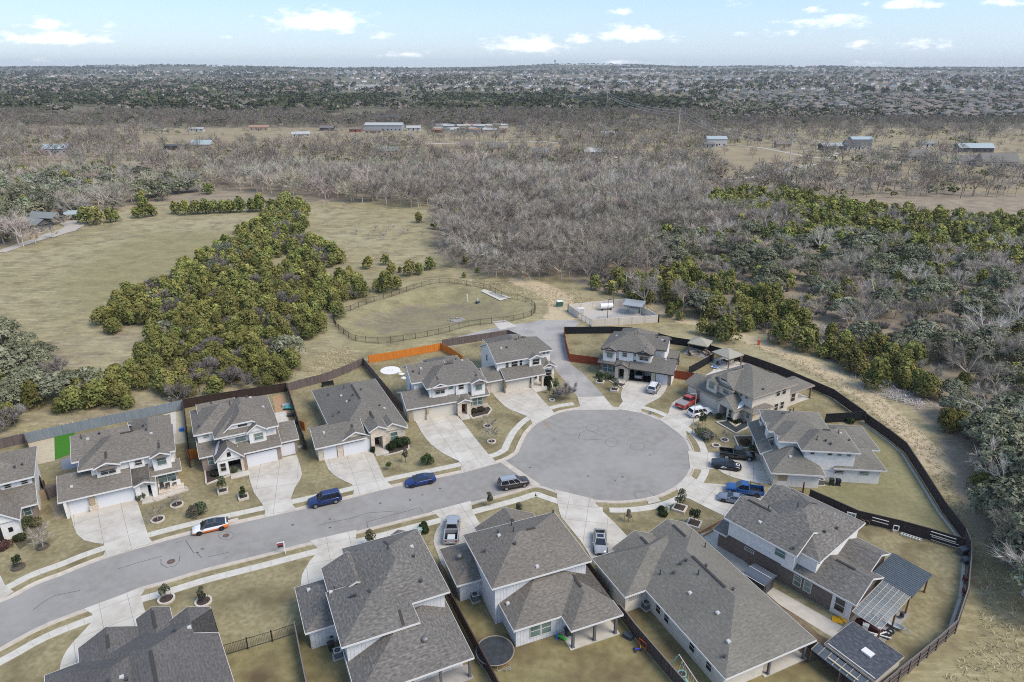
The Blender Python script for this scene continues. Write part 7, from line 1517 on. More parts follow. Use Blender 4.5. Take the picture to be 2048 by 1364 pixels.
CZ2 = [pz(q, 1.5) for q in ([(1190, 565), (1240, 590), (1290, 602), (1385, 612), (1440, 640), (1500, 655), (1545, 690), (1600, 715), (1640, 690), (1570, 600), (1480, 560), (1400, 545), (1300, 545)], [(1690, 735), (1750, 772), (1850, 803), (1875, 780), (1790, 715), (1710, 685), (1665, 700)])]
RW = pz([(880, 470), (905, 520), (985, 548), (1130, 550), (1190, 562), (1250, 588), (1290, 602), (1385, 615), (1440, 642), (1500, 650), (1590, 672), (1690, 712), (1760, 765), (1860, 805), (1930, 875), (1955, 960), (1985, 1060), (2090, 1200), (2160, 1150), (2160, 520), (2048, 500), (1800, 500), (1600, 455), (1420, 425), (1370, 385), (1250, 380), (1000, 385), (880, 420)], 2)
c2 = np.concatenate([sample(q, 4.1, keep=.8) for q in CZ2]); r_ = rng.random(len(c2)); add('cedar', c2[r_ < .78], .7, 1.25, 'R'); add('greybush', c2[r_ > .82], .8, 1.3, 'R')
w2 = notin(sample(RW, 5.0, keep=.96), CZ2); r_ = rng.random(len(w2)); rightish = w2[:, 0] > 60 - (w2[:, 1] - 200) * .1
nearR = (w2[:, 0] > 55) & (w2[:, 1] < 190)
for i, (x, y) in enumerate(w2):
    q = r_[i]
    if x > 48 and y < 260:      # mixed grey oaks, junipers and bare trees at the right
        k = 'oak' if q < .30 else 'cedar' if q < .56 else 'greybush' if q < .74 else 'pale' if q > .975 else 'bare'
        s = rng.uniform(.55, .95) if k in ('oak', 'bare', 'pale') else rng.uniform(.7, 1.15)
    else:
        k = 'cedar' if q < .09 else 'greybush' if q < .15 else 'pale' if q > .978 else 'rust' if q > .972 else 'bare'; s = rng.uniform(.75, 1.35)
    trees.append((k, float(x), float(y), float(s), 'R' if x > 48 else 'C'))
# belt of junipers farther right, and open-ground trees
CZ3 = pz([(1380, 402), (1480, 380), (1600, 392), (1760, 420), (2120, 446), (2120, 550), (1950, 535), (1800, 520), (1680, 497), (1560, 478), (1420, 450)], 2); c3 = sample(CZ3, 4.3, keep=.94); r_ = rng.random(len(c3)); add('cedar', c3[r_ < .8], .85, 1.35, 'B'); add('bare', c3[r_ > .86], .6, .8, 'B')
for (u, v_, s) in ((175, 447, 1.35), (196, 450, 1.2), (222, 445, 1.0), (232, 443, .8), (275, 436, 1.0), (290, 434, 1.1), (305, 432, .9), (352, 428, 1.15), (372, 430, 1.0), (395, 428, 1.2), (412, 428, 1.15), (428, 426, 1.15), (448, 426, 1.0), (462, 425, 1.1), (482, 425, 1.3), (505, 424, 1.3), (522, 423, 1.25), (545, 421, 1.15), (575, 418, 1.3), (600, 418, 1.1), (418, 388, 1.1)):
    p = P(u, v_); trees.append(('cedar', p.x, p.y, s * 1.15, 'ROW'))
for (u, v_, s) in ((737, 537, .95), (772, 530, .75), (783, 548, .85), (800, 545, .4), (820, 552, .95), (838, 549, .8), (860, 540, .9), (838, 445, .9), (868, 458, .9), (884, 460, .8), (898, 455, .9), (773, 584, 1.25), (795, 580, .8), (760, 583, .8), (930, 528, .5), (720, 594, 1.0), (703, 585, .9), (928, 556, .35), (955, 545, .4), (690, 600, 1.0), (1340, 634, .9), (1360, 640, .55), (1450, 682, 1.45), (1402, 668, .7), (1420, 672, .75), (1430, 670, .5), (1645, 715, .6), (1190, 580, .9), (1222, 588, .8), (1275, 598, .9), (1655, 712, .9), (1675, 722, 1.0), (1700, 742, 1.05), (1722, 752, .8), (1722, 722, .8), (1760, 742, .9), (1785, 752, 1.0), (1805, 768, 1.1), (1832, 778, 1.0), (1850, 796, 1.1), (1835, 800, .8), (1660, 678, .8), (1605, 650, 1.0), (1890, 862, .9), (1920, 862, .8), (1910, 850, .8)):
    p = P(u, v_); trees.append(('cedar', p.x, p.y, s, 'OPEN'))
# live oaks: lower left corner, upper left, and the big ones at the right edge
for (u, v_, s) in ((25, 770, 1.25), (-30, 720, 1.3), (70, 745, .8), (0, 690, .9), (130, 800, .9), (60, 800, .8), (185, 790, .75), (-10, 830, .9), (90, 720, .6)): p = P(u, v_); trees.append(('oak', p.x, p.y, s, 'LC'))
for (u, v_, s) in ((1995, 935, 1.0), (2020, 985, 1.15), (2045, 930, 1.1), (1960, 895, .8), (2010, 890, .9), (2060, 1010, 1.2), (2025, 1075, 1.15), (1985, 1045, .7), (2070, 1100, 1.1), (2080, 1160, 1.2), (2010, 1130, .6), (2100, 960, 1.1), (2040, 860, 1.0), (2090, 1230, .9), (1735, 512, 1.1), (1760, 505, 1.0), (1700, 508, .9)): p = P(u, v_); trees.append(('oak', p.x, p.y, s, 'RE'))
for (u, v_, s) in ((1985, 965, .7), (2005, 1010, .75), (2040, 1095, .8), (2045, 1190, .75), (1985, 880, .8)): p = P(u, v_); trees.append(('pale', p.x, p.y, s, 'RE'))
UL = pz([(-150, 360), (-150, 500), (40, 490), (130, 440), (200, 420), (300, 400), (360, 385), (450, 368), (380, 350), (200, 345), (0, 345)], 2); u1 = sample(UL, 7.0, keep=.9); r_ = rng.random(len(u1)); hs_ = pz([(45, 440), (150, 434), (165, 470), (40, 482)]); ok = ~inpoly(u1[:, 0], u1[:, 1], hs_); add('oak', u1[ok & (r_ < .42)], .7, 1.15, 'UL'); add('cedar', u1[ok & (r_ > .42) & (r_ < .55)], 1, 1.5, 'UL'); add('bare', u1[ok & (r_ >= .55)], .85, 1.35, 'UL')
UM = pz([(400, 350), (470, 372), (620, 388), (880, 412), (1000, 385), (1250, 378), (1400, 400), (1400, 352), (900, 345)], 2); u2 = sample(UM, 6.0, keep=.85); add('bare', u2, .85, 1.45, 'UM')
for (u, v_, s) in ((72, 488, .7), (105, 476, .5), (40, 470, .8), (128, 452, .7)): p = P(u, v_); trees.append(('bare', p.x, p.y, s, 'UL'))
for (u, v_) in ((715, 470), (740, 478), (768, 480), (800, 472), (782, 460), (752, 462), (690, 418), (650, 412), (812, 468)): p = P(u, v_); trees.append(('bare', p.x, p.y, .34, 'MEADOW'))
LCZ = pz([(-90, 690), (60, 690), (100, 740), (130, 780), (105, 825), (60, 845), (-90, 880)], 1); l4 = sample(LCZ, 4.6, keep=.95); r_ = rng.random(len(l4)); add('oak', l4[r_ < .4], .5, .95, 'LC'); add('greybush', l4[(r_ >= .4) & (r_ < .75)], .9, 1.5, 'L'); add('cedar', l4[r_ >= .75], .7, 1.1, 'L')
LAB = {('cedar', 'L'): ('olive green juniper crowded in the dense grove left of the basin', 'junipers of the grove left of the basin'), ('cedar', 'R'): ('dark green juniper among grey trees right of the dirt track', 'junipers beyond the dirt track'), ('cedar', 'C'): ('green juniper among the bare trees of the central wood', 'junipers in the bare central wood'),
       ('cedar', 'B'): ('green juniper in the broad evergreen belt at the upper right', 'junipers of the upper right belt'), ('cedar', 'ROW'): ('dark juniper in the hedgerow along the far meadow edge', 'junipers of the meadow hedgerow'), ('cedar', 'OPEN'): ('separate rounded juniper standing on open dry grass', 'junipers standing on open grass'), ('cedar', 'UL'): ('dark juniper among oaks at the upper left', 'junipers of the upper left wood'),
       ('greybush', 'L'): ('grey leafless bush between junipers of the left grove', 'bare bushes of the left grove'), ('greybush', 'R'): ('grey leafless bush beyond the dirt track', 'bare bushes beyond the dirt track'), ('greybush', 'C'): ('grey leafless bush in the central wood', 'bare bushes of the central wood'), ('bare', 'MEADOW'): ('small leafless bushy tree alone on the tan meadow', 'small bare trees on the meadow'),
       ('oak', 'L'): ('small grey green oak inside the left grove', 'oaks of the left grove'), ('oak', 'R'): ('grey green oak in the wood right of the houses', 'oaks right of the houses'), ('oak', 'C'): ('grey green oak in the central wood', 'oaks in the central wood'), ('oak', 'LC'): ('big grey green oak in the lower left corner of the grove', 'oaks at the lower left'), ('oak', 'RE'): ('broad grey green oak at the right edge beyond the long fence', 'oaks at the right edge'), ('oak', 'UL'): ('grey green oak in the upper left wood', 'oaks of the upper left wood'),
       ('bare', 'R'): ('leafless grey brown tree in the wood right of the houses', 'bare trees right of the houses'), ('bare', 'C'): ('leafless grey brown tree in the central wood', 'bare trees of the central wood'), ('bare', 'B'): ('leafless tree in the upper right evergreen belt', 'bare trees of the upper right belt'), ('bare', 'UL'): ('leafless tree in the upper left wood', 'bare trees of the upper left wood'), ('bare', 'UM'): ('leafless tree in the row beyond the tan meadow', 'bare trees beyond the tan meadow'),
       ('pale', 'R'): ('tall pale barked leafless tree in the right wood', 'pale trees right of the houses'), ('pale', 'C'): ('tall pale barked leafless tree standing out of the central wood', 'pale trees of the central wood'), ('pale', 'RE'): ('pale leafless tree among the oaks at the right edge', 'pale trees at the right edge'), ('rust', 'C'): ('leafless tree with rusty orange twigs in the central wood', 'rusty trees of the central wood'), ('rust', 'R'): ('leafless tree with rusty orange twigs right of the houses', 'rusty trees right of the houses')}
NM = {'cedar': ('juniper_tree', 'juniper', 285), 'bare': ('bare_tree', 'bare tree', 285), 'oak': ('oak_tree', 'oak', 200), 'pale': ('pale_tree', 'pale tree', 40), 'rust': ('rusty_tree', 'rusty tree', 20), 'greybush': ('bare_bush', 'bare bush', 150)}
PILES = [P(*q) for q in ((1625, 655), (1640, 690), (1745, 760), (1775, 782), (1808, 800))]
trees = [t for t in trees if all(math.hypot(t[1] - q.x - 1, t[2] - q.y + 1.5) > 3.2 for q in PILES)]
def camdist(x, y, s): return math.hypot(x, y) / (s + .2)
rest = []
for kd in NM:
    L_ = sorted([t for t in trees if t[0] == kd and abs(t[1]) < .80 * (t[2] + 30)], key=lambda t: camdist(t[1], t[2], t[3]))
    nm, ct, cap_ = NM[kd]
    for i, (k, x, y, s, z) in enumerate(L_):
        if i < cap_: place(k, nm, LAB[(k, z)][0], ct, (x, y, 0), s, group=LAB[(k, z)][1])
        else: rest.append((k, x, y, s))
print('TREES', {k: sum(1 for t in trees if t[0] == k) for k in NM}, 'rest', len(rest))
def merge(items, tmpl, name, m=M_leaf, cut=None):
    """many trees as one mesh: each gets its own turn, size and tone"""
    Vs, Fs, Ts, k = [], [], [], 0
    for (kd, x, y, s, z) in items:
        V, f, T = tmpl[kd][rng.integers(len(tmpl[kd]))]; a = rng.uniform(0, 6.28); c, sn = math.cos(a), math.sin(a)
        W = np.empty_like(V); W[:, 0] = (V[:, 0] * c - V[:, 1] * sn) * s + x; W[:, 1] = (V[:, 0] * sn + V[:, 1] * c) * s + y; W[:, 2] = V[:, 2] * s * rng.uniform(.85, 1.15) + z
        Vs.append(W); Fs.append(f + k); Ts.append(T * rng.uniform(.75, 1.25) * rng.uniform(.93, 1.07, 3)); k += len(V)
    o = bpy.data.objects.new(name, npmesh(name, np.concatenate(Vs), np.concatenate(Fs), m, np.concatenate(Ts))); col.objects.link(o)
    return tag(o, kind='stuff')
def half(t): V, f, T = t; k = len(f) // 3; sel = rng.permutation(len(f))[:k]; V2 = V[f[sel]].reshape(-1, 3); c = V2.reshape(-1, 3, 3).mean(1, keepdims=True); V2 = (c + (V2.reshape(-1, 3, 3) - c) * 1.6).reshape(-1, 3); return V2, np.arange(len(V2)).reshape(-1, 3), T[f[sel]].reshape(-1, 3)
LOW = {k: [cat_(t[2], half(t[3])) for t in TM[k]] for k in TM}
merge([(k, x, y, s, 0) for k, x, y, s in rest], LOW, 'woodland')
# ---- garden plants
def plant(kind_parts, name, label, cat, loc, rz=0, s=1.0):
    a, b_ = kind_parts; t = thing(name, label, cat, loc, rz); t.scale = (s, s, s)
    for nm, q, m in (('stem', a, M_bark), ('foliage', b_, M_leaf)): o = bpy.data.objects.new(nm, npmesh(nm, q[0], q[1], m, q[2])); col.objects.link(o); o.parent = t
    return t
DK, MG, LG = (.022, .032, .014), (.06, .085, .03), (.12, .13, .085)
for (u, v_, r, h, c, c2, lab) in ((390, 1030, 1.1, 1.5, (.10, .09, .065), (.13, .12, .09), 'brownish left half of the shrub pair on the turf strip lawn'), (403, 1027, 1.1, 1.7, MG, (.09, .11, .07), 'greener right half of the shrub pair on the turf strip lawn'), (854, 930, 1.35, 1.7, (.045, .07, .03), MG, 'big round green shrub on the lawn of the limestone house'), (783, 898, 1.0, 1.2, DK, (.04, .06, .03), 'dark shrub in the entry bed, left of three'), (797, 893, 1.3, 1.5, DK, (.05, .07, .035), 'dark shrub in the entry bed, middle of three'), (810, 890, 1.1, 1.3, DK, (.05, .07, .035), 'dark shrub in the entry bed, right of three'), (747, 903, .55, .8, DK, DK, 'small black green round shrub beside the limestone entry path'),
        (1405, 872, 1.6, 1.5, (.075, .09, .045), LG, 'broad shrub with olive top beside the street lamp'), (1417, 880, 1.5, 1.5, (.10, .105, .085), (.14, .14, .12), 'grey green shrub in front of the olive topped one by the street lamp'), (842, 1061, .6, .9, DK, (.035, .05, .025), 'round dark shrub right behind the utility box'), (848, 1056, .55, .9, DK, (.035, .05, .025), 'round dark shrub, upper one beside the utility box'), (849, 1066, .6, .9, DK, (.035, .05, .025), 'round dark shrub nearest the pickup drive'), (1322, 1020, .5, .6, DK, DK, 'low dark shrub left of the small pedestal'), (1326, 1030, .7, .7, DK, (.03, .045, .02), 'low dark shrub below the small pedestal'),
        (948, 825, .7, .7, (.06, .045, .035), DK, 'brown dark shrub at the left of the bed under the front window'), (962, 822, .8, .8, (.07, .055, .04), DK, 'brown dark shrub at the right of the bed under the front window'), (1093, 770, .9, 1.0, (.012, .018, .012), DK, 'black green shrub beside the lane house porch'), (1097, 762, .9, 1.0, (.012, .018, .012), DK, 'upper black green shrub beside the lane house porch'), (1199, 756, .9, 1.3, (.05, .065, .045), MG, 'grey green bush below the left window of the open garage house'), (1218, 758, .8, .9, DK, MG, 'dark low bush in the bed of the open garage house'), (1437, 836, .6, .8, (.05, .04, .03), (.07, .06, .04), 'round brown bush at the cream house porch'), (1462, 842, .9, .8, DK, (.03, .04, .02), 'dark bush in the slate bed under the cream porch'), (1478, 846, .7, .6, DK, (.03, .04, .02), 'lower dark bush in the slate bed'), (1490, 886, .9, .7, (.08, .06, .035), (.12, .09, .05), 'brown tufted shrub in the brown planted bed'), (1504, 900, .5, .8, MG, LG, 'small green bush by the stone pier of the hipped garage house'),
        (30, 1060, 1.1, 1.2, (.10, .10, .05), (.15, .14, .06), 'yellow green bush in the untidy bed, nearest the porch'), (55, 1052, 1.2, 1.3, (.07, .08, .04), (.15, .14, .06), 'tall green bush in the untidy bed'), (75, 1050, .9, 1.0, (.09, .075, .045), (.13, .11, .06), 'brown green bush at the right of the untidy bed'), (40, 1080, 1.0, .8, DK, (.06, .06, .03), 'dark low bush at the front of the untidy bed'), (10, 1095, 1.2, .9, (.05, .03, .025), (.09, .05, .04), 'dark reddish bush at the left picture edge'), (282, 998, .7, .9, (.08, .085, .05), LG, 'small shrub beside the front path of the turf strip house'), (470, 945, .6, .9, MG, (.09, .1, .06), 'small green shrub by the steep porch'), (432, 950, .9, .8, (.03, .03, .02), (.06, .06, .035), 'sparse dark shrub in the mulch bed of the clipped gable house'), (860, 826 + 5, .4, .5, DK, MG, 'tiny dark shrub at the round patio house portico'), (1452, 1075, .5, .8, DK, MG, 'dark bush beside the brick wall corner'), (1700, 845, .9, .9, DK, MG, 'dark bush in the fence corner behind the white house'), (150, 1364, .1, .1, DK, DK, '')):
    if lab: plant(shrub_parts(r, h, c, c2), 'shrub', lab, 'shrub', P(u, v_))
place('greybush', 'bare_bush', 'big grey leafless bush on the lawn beside the lane apron', 'bare bush', P(1133, 801), .9); place('greybush', 'bare_bush', 'smaller grey leafless bush left of the big one by the lane', 'bare bush', P(1118, 796), .6)
def sapling(u, v_, h, r, c, c2, label, stakes=True, dens=36):
    cs, rs, ts = [], [], []
    for k in range(11): d = unit(1)[0]; cs.append(np.array([d[0] * r * .5, d[1] * r * .5, h * .62 + d[2] * h * .25])); rs.append(r * .45); ts.append(np.asarray(c) * (1 - k / 11) + np.asarray(c2) * k / 11)
    a = limbs([((0, 0, -.1), (0, 0, h * .6), .05, .035)] + [((0, 0, h * .4), (r * .5 * math.cos(q), r * .5 * math.sin(q), h * .75), .025, .012) for q in (0, 1.3, 2.5, 3.8, 5)], (.13, .10, .08)); b_ = leaves(cs, rs, dens, .2, ts)
    t = plant((a, b_), 'young_tree', label, 'young tree', P(u, v_))
    if stakes:
        for q in (-.6, .6): b = MB(); b.tube((q, .1, 0), (q, .1, 1.5), .025, n=4); b.build('stake', M_tpost, t)
    return t
for q in ((446, 984, 2.9, .85, (.06, .075, .035), (.11, .12, .06), 'young tree in the planter near the steep porch'), (487, 996, 2.0, .6, DK, MG, 'small dark tree in the planter by the curved drive'), (778, 940, 1.6, .5, MG, (.1, .12, .04), 'short green sapling on the limestone house lawn'), (811, 925, 2.8, .6, (.08, .07, .05), LG, 'thin sapling between sticks beside the dark entry shrubs'), (1212, 762, 2.6, .8, MG, LG, 'young tree left in the bed before the open garage house'), (1229, 781, 2.9, .9, (.05, .06, .045), LG, 'young grey green tree in the planter beside the open garage drive'), (1200, 765, 1.2, .5, MG, LG, 'low sapling in the planter beside the grey lane'), (1359, 1018, 3.5, 1.0, (.05, .06, .035), (.1, .1, .06), 'bigger young tree in the tall square planter'), (1388, 1049, 2.8, .95, (.02, .03, .018), (.05, .06, .035), 'dark young tree in the planter nearest the long pale house'),
          (743, 1093, 3.0, .8, (.06, .065, .035), (.11, .11, .06), 'young oak in the tree ring of the turbine vent house'), (333, 1199, 2.3, .7, (.05, .06, .04), LG, 'sapling in the left ring above the cut off roof'), (407, 1204, 2.3, .6, (.05, .055, .04), LG, 'sapling in the right ring above the cut off roof'), (980, 1012, 2.6, .6, (.10, .09, .06), LG, 'thin sapling on the verge lawn left of the wide front drive'), (1037, 1028, 2.0, .55, (.09, .085, .06), LG, 'shorter thin sapling nearest the wide front drive'), (1404, 852, 2.8, .9, (.03, .045, .02), MG, 'dark green young tree beside the white SUV'), (1112, 782, 2.8, .9, MG, LG, 'young tree on the lawn beside the lane house'), (1099, 787, 2.0, .5, MG, LG, 'thin young tree nearest the lane house porch'), (37, 1135, 2.0, .6, (.04, .05, .03), MG, 'small evergreen in the dark mulch ring at the far left'), (1257, 1044, 2.2, .5, (.16, .13, .10), (.2, .17, .12), 'nearly bare sapling right of the wide front drive')): sapling(*q)
for (u, v_, s, lab) in ((86, 1094, .42, 'small leafless tree in the mulch ring at the far left lawn'), (975, 853, .3, 'leafless sapling in the ring nearer the round patio porch'), (983, 884, .3, 'leafless reddish sapling in the ring nearer the kerb'), (316, 1040, .26, 'leafless sapling in the left ring of the turf strip house'), (354, 1010, .26, 'leafless sapling in the ring near the porch chairs'), (1449, 881, .26, 'leafless sapling in the ring beside the brown bed')): place('bare', 'bare_sapling', lab, 'bare sapling', P(u, v_), s)
# brush piles of grey cut branches at the wood edge
for k, (u, v_, s, lab) in enumerate(((1625, 655, 1.5, 'grey heap of cut branches at the upper end of the wood edge'), (1640, 690, 1.0, 'small grey heap of cut branches below the upper one'), (1745, 760, 1.5, 'grey heap of cut branches along the dirt track, middle one'), (1775, 782, 1.5, 'grey heap of cut branches along the dirt track, lower one'), (1808, 800, 1.2, 'grey heap of cut branches nearest the big fence bend'))):
    n_ = 420; o = np.stack([rng.normal(0, 2.2 * s, n_), rng.normal(0, 1.1 * s, n_), np.abs(rng.normal(0, .35, n_)) + .05], 1); d = unit(n_); d[:, 2] *= .25; ln = rng.uniform(.8, 2.2, (n_, 1)); sd = np.cross(d, [0, 0, 1.0]); sd /= np.linalg.norm(sd, axis=1, keepdims=True) + 1e-9; w_ = rng.uniform(.025, .06, (n_, 1))
    V = np.stack([o - sd * w_, o + sd * w_, o + d * ln], 1).reshape(-1, 3); T = np.repeat(np.array((.46, .43, .42)) * rng.uniform(.6, 1.3, (n_, 1)), 3, 0)
    ob = bpy.data.objects.new('brush_pile', npmesh('brush_pile', V, np.arange(len(V)).reshape(-1, 3), M_bark, T)); col.objects.link(ob); ob.location = P(u, v_); ob.rotation_euler = (0, 0, -.7); tag(ob, lab, 'brush pile')
# tufts of dry grass on the rough ground round the lots
tv = []; 
TG = pz([(600, 745), (650, 700), (700, 690), (720, 720), (640, 760)], 0), pz([(1330, 640), (1500, 690), (1640, 760), (1750, 840), (1850, 930), (1960, 1120), (1960, 1280), (1840, 1400), (2150, 1400), (2100, 1250), (1960, 1100), (1890, 900), (1760, 800), (1600, 715)], 0), pz([(0, 880), (60, 860), (367, 800), (560, 765), (570, 778), (370, 812), (50, 880)], 0), pz([(880, 560), (940, 560), (1150, 580), (1190, 600), (1120, 620), (1070, 600)], 0)
pts = np.concatenate([sample(q, .75, keep=.8) for q in TG]); n_ = len(pts)
o = np.repeat(np.concatenate([pts, np.zeros((n_, 1))], 1), 7, 0) + np.concatenate([rng.normal(0, .22, (n_ * 7, 2)), np.zeros((n_ * 7, 1))], 1); d = rng.normal(0, 1.1, (n_ * 7, 3)); d[:, 2] = 1; d /= np.linalg.norm(d, axis=1, keepdims=True); sd = np.cross(d, unit(n_ * 7)); sd /= np.linalg.norm(sd, axis=1, keepdims=True); ln = rng.uniform(.2, .65, (n_ * 7, 1))
V = np.stack([o - sd * .05, o + sd * .05, o + d * ln], 1).reshape(-1, 3); T = np.repeat(np.array((.60, .51, .31)) * rng.uniform(.6, 1.2, (n_ * 7, 1)), 3, 0)
ob = bpy.data.objects.new('dry_grass', npmesh('dry_grass', V, np.arange(len(V)).reshape(-1, 3), M_bark, T)); col.objects.link(ob); tag(ob, kind='stuff')
# ================================================================ the country beyond
def tz(x, y):
    if 2100 > math.hypot(x, y): return 0.0
    r = math.hypot(x, y); t = min(1, max(0, (r - 2200) / 6300)); t = t * t * (3 - 2 * t); a = x / max(y, 1)
    h = 57 * t + t * 9 * math.sin(a * 9 + r / 1500.0) + t * 6 * math.sin(a * 23 + 1.3 + r / 800); f = min(1, max(0, (r - 6000) / 2000))
    return h + f * (36 * math.exp(-((a - .075) / .13) ** 2) + 14 * math.exp(-((a + .52) / .16) ** 2) + 8 * math.exp(-((a - .45) / .2) ** 2))
def PT(u, v):
    """point of the terrain seen at a photo pixel"""
    x = (u - 1024) / F; y = -(v - 682) / F; s, c = math.sin(TH), math.cos(TH); d = Vector((x, c + y * s, -s + y * c))
    lo, hi = 10.0, 14000.0; t = lo if d.z > -.02 else min(CH / -d.z * .999, 2000)
    while t < hi:
        p = d * t
        if CH + p.z < tz(p.x, p.y): break
        t *= 1.01
    p = d * t; return Vector((p.x, p.y, tz(p.x, p.y)))
# woods and scattered trees from 300 m to the skyline, one mass
def blob(tints, r=1.0, n=26, size=.9, h=1.2):
    V, f, T = leaves([np.array([0, 0, h * .6])], [r], n, size, [tints], zmin=-.2, squash=(1, 1, .75)); V[:, 2] = np.maximum(V[:, 2], 0); return V, f, T
def lowbare(h=8, tint=GREY, n=70):
    segs = [((0, 0, -.2), (0, 0, h * .35), .2, .14)] + [((0, 0, h * .3), (h * .28 * math.cos(a), h * .28 * math.sin(a), h * .75), .11, .05) for a in (0, 1.5, 3, 4.4)]
    lb = limbs(segs, tint * .9, 3); d = unit(n); d[:, 2] = np.abs(d[:, 2]) * .9; o = np.array([0, 0, h * .45]) + d * h * np.array([.34, .34, .42]) * rng.uniform(.35, .9, (n, 1)); dd = d + rng.normal(0, .5, (n, 3)); dd /= np.linalg.norm(dd, axis=1, keepdims=True); sd = np.cross(dd, unit(n)); sd /= np.linalg.norm(sd, axis=1, keepdims=True)
    w = .10 * rng.uniform(.6, 1.5, (n, 1)); V = np.stack([o - sd * w, o + sd * w, o + dd * h * .24], 1).reshape(-1, 3)
    return cat_(lb, (V, np.arange(len(V)).reshape(-1, 3), np.repeat(tint * rng.uniform(.7, 1.25, (n, 1)), 3, 0)))
FT = {'bare': [lowbare(8 + k, GREY if k < 2 else GREYD) for k in range(4)], 'barelow': [lowbare(7, GREYD * 1.0, 90) for k in range(2)], 'ever': [blob(GC * q, 2.6, 34, 1.1, 3.6) for q in (.9, 1.1, 1.3)], 'oak': [blob(OAK * q, 3.6, 40, 1.3, 4.5) for q in (.8, 1.0, 1.15)],
      'farbare': [blob(GREYD * q * 1.05, 5, 16, 3.4, 7) for q in (.9, 1.1)], 'fargreen': [blob(np.array((.085, .095, .052)) * q, 5, 16, 3.4, 6.5) for q in (.85, 1.15)]}
def vnoise(x, y, s, o=0.0): return mnoise.noise(Vector((x / s + o, y / s + o * 1.7, o)))
items = []
def strip(y0, y1, d, fn):
    y = y0
    while y < y1:
        wx = .80 * y + 20; n_ = int(2 * wx / d)
        for k in range(n_):
            x = -wx + (k + rng.uniform(0, 1)) * d; yy = y + rng.uniform(-.5, .5) * d; q = fn(x, yy)
            if q: items.append((q[0], x, yy, q[1], 0 if yy < 2000 else tz(x, yy)))
        y += d
RIVER = P(1024, 345).y
zones_near = [RW, CZ3, UL, UM]
def pip(x, y, q):
    r = False; n = len(q)
    for i in range(n):
        a, b = q[i], q[(i + 1) % n]
        if (y < a[1]) != (y < b[1]) and x < (b[0] - a[0]) * (y - a[1]) / (b[1] - a[1]) + a[0]: r = not r
    return r
def inany(x, y): return any(pip(x, y, q) for q in zones_near)
FIELDS = [[PT(*k) for k in q] for q in ([(60, 255), (290, 248), (300, 262), (50, 270)], [(240, 275), (560, 268), (700, 276), (690, 286), (300, 300)], [(330, 255), (640, 252), (700, 272), (560, 276), (330, 268)], [(680, 252), (840, 255), (860, 290), (690, 285)], [(860, 236), (1030, 238), (1040, 280), (870, 280)], [(850, 288), (1120, 288), (1130, 300), (990, 306), (850, 306)], [(1400, 290), (1540, 296), (1640, 320), (1540, 352), (1420, 345)], [(1640, 285), (1900, 285), (1900, 304), (1640, 306)], [(1960, 285), (2060, 282), (2060, 340), (1900, 340)], [(90, 295), (150, 295), (150, 312), (60, 312)])]
def f1(x, y):       # 300 to 450 m: bare riverside trees, thinning to fields
    if y < 420 and inany(x, y): return None
    u = x / y; f = vnoise(x, y, 60) + .35 * vnoise(x, y, 17, 3); r = rng.random()
    if any(pip(x, y, q) for q in FIELDS): return None
    dens = .95 if y < 400 else (.85 if u < .3 else .55)
    if f < -.28 + (.1 if u > .45 else 0): dens *= .18
    if r > dens: return None
    return ('ever', rng.uniform(.6, 1.1)) if rng.random() < .16 else ('oak', rng.uniform(.7, 1.2)) if rng.random() < .08 else ('bare', rng.uniform(.8, 1.5))
strip(345, 470, 6.5, f1)
def f2(x, y):       # 470 to 780 m: fields with lines of trees
    f = vnoise(x, y, 75, 5); r = rng.random(); u = x / y
    if any(pip(x, y, q) for q in FIELDS): return ('bare', rng.uniform(.5, .9)) if r < .07 else None
    dens = .92 if f > -.05 else .6
    if u > .35: dens = .5
    if r > dens: return None
    return ('ever', rng.uniform(.8, 1.4)) if rng.random() < .14 else ('bare', rng.uniform(.75, 1.4))
strip(470, 780, 8, f2)
def f3(x, y):       # belt of leafless wood, evergreens behind it
    u = x / y; f = vnoise(x, y, 140, 9)
    if u > .28 and y > 860: return None if rng.random() < .35 else (('fargreen' if rng.random() < .5 else 'farbare'), rng.uniform(.5, .9))
    if f < (-.38 if y < 1080 else -.12): return None
    if y > 1050 and u < .3: return (('fargreen' if f > -.05 or rng.random() < .55 else 'farbare'), rng.uniform(.8, 1.4))
    return ('barelow' if rng.random() < .86 else 'oak', rng.uniform(1.1, 1.8))
strip(780, 1080, 9, f3); strip(1080, 1700, 15, f3)
def f4(x, y):
    f = vnoise(x, y, 260, 13) + .4 * vnoise(x, y, 70, 2); u = x / y
    if u > -.25 and rng.random() < .5: return None
    if f < (-.22 if u < -.25 else -.02): return None
    return ('fargreen' if rng.random() < .62 else 'farbare', rng.uniform(1.1, 2.2))
strip(1700, 3200, 32, f4)
def f5(x, y): f = vnoise(x, y, 600, 17) + .5 * vnoise(x * .4, y, 150, 4); return None if f < .02 else ('fargreen' if rng.random() < .75 else 'farbare', rng.uniform(1.3, 2.6))
strip(3200, 8800, 62, f5)
print('FAR', len(items)); merge(items, FT, 'distant_woods')
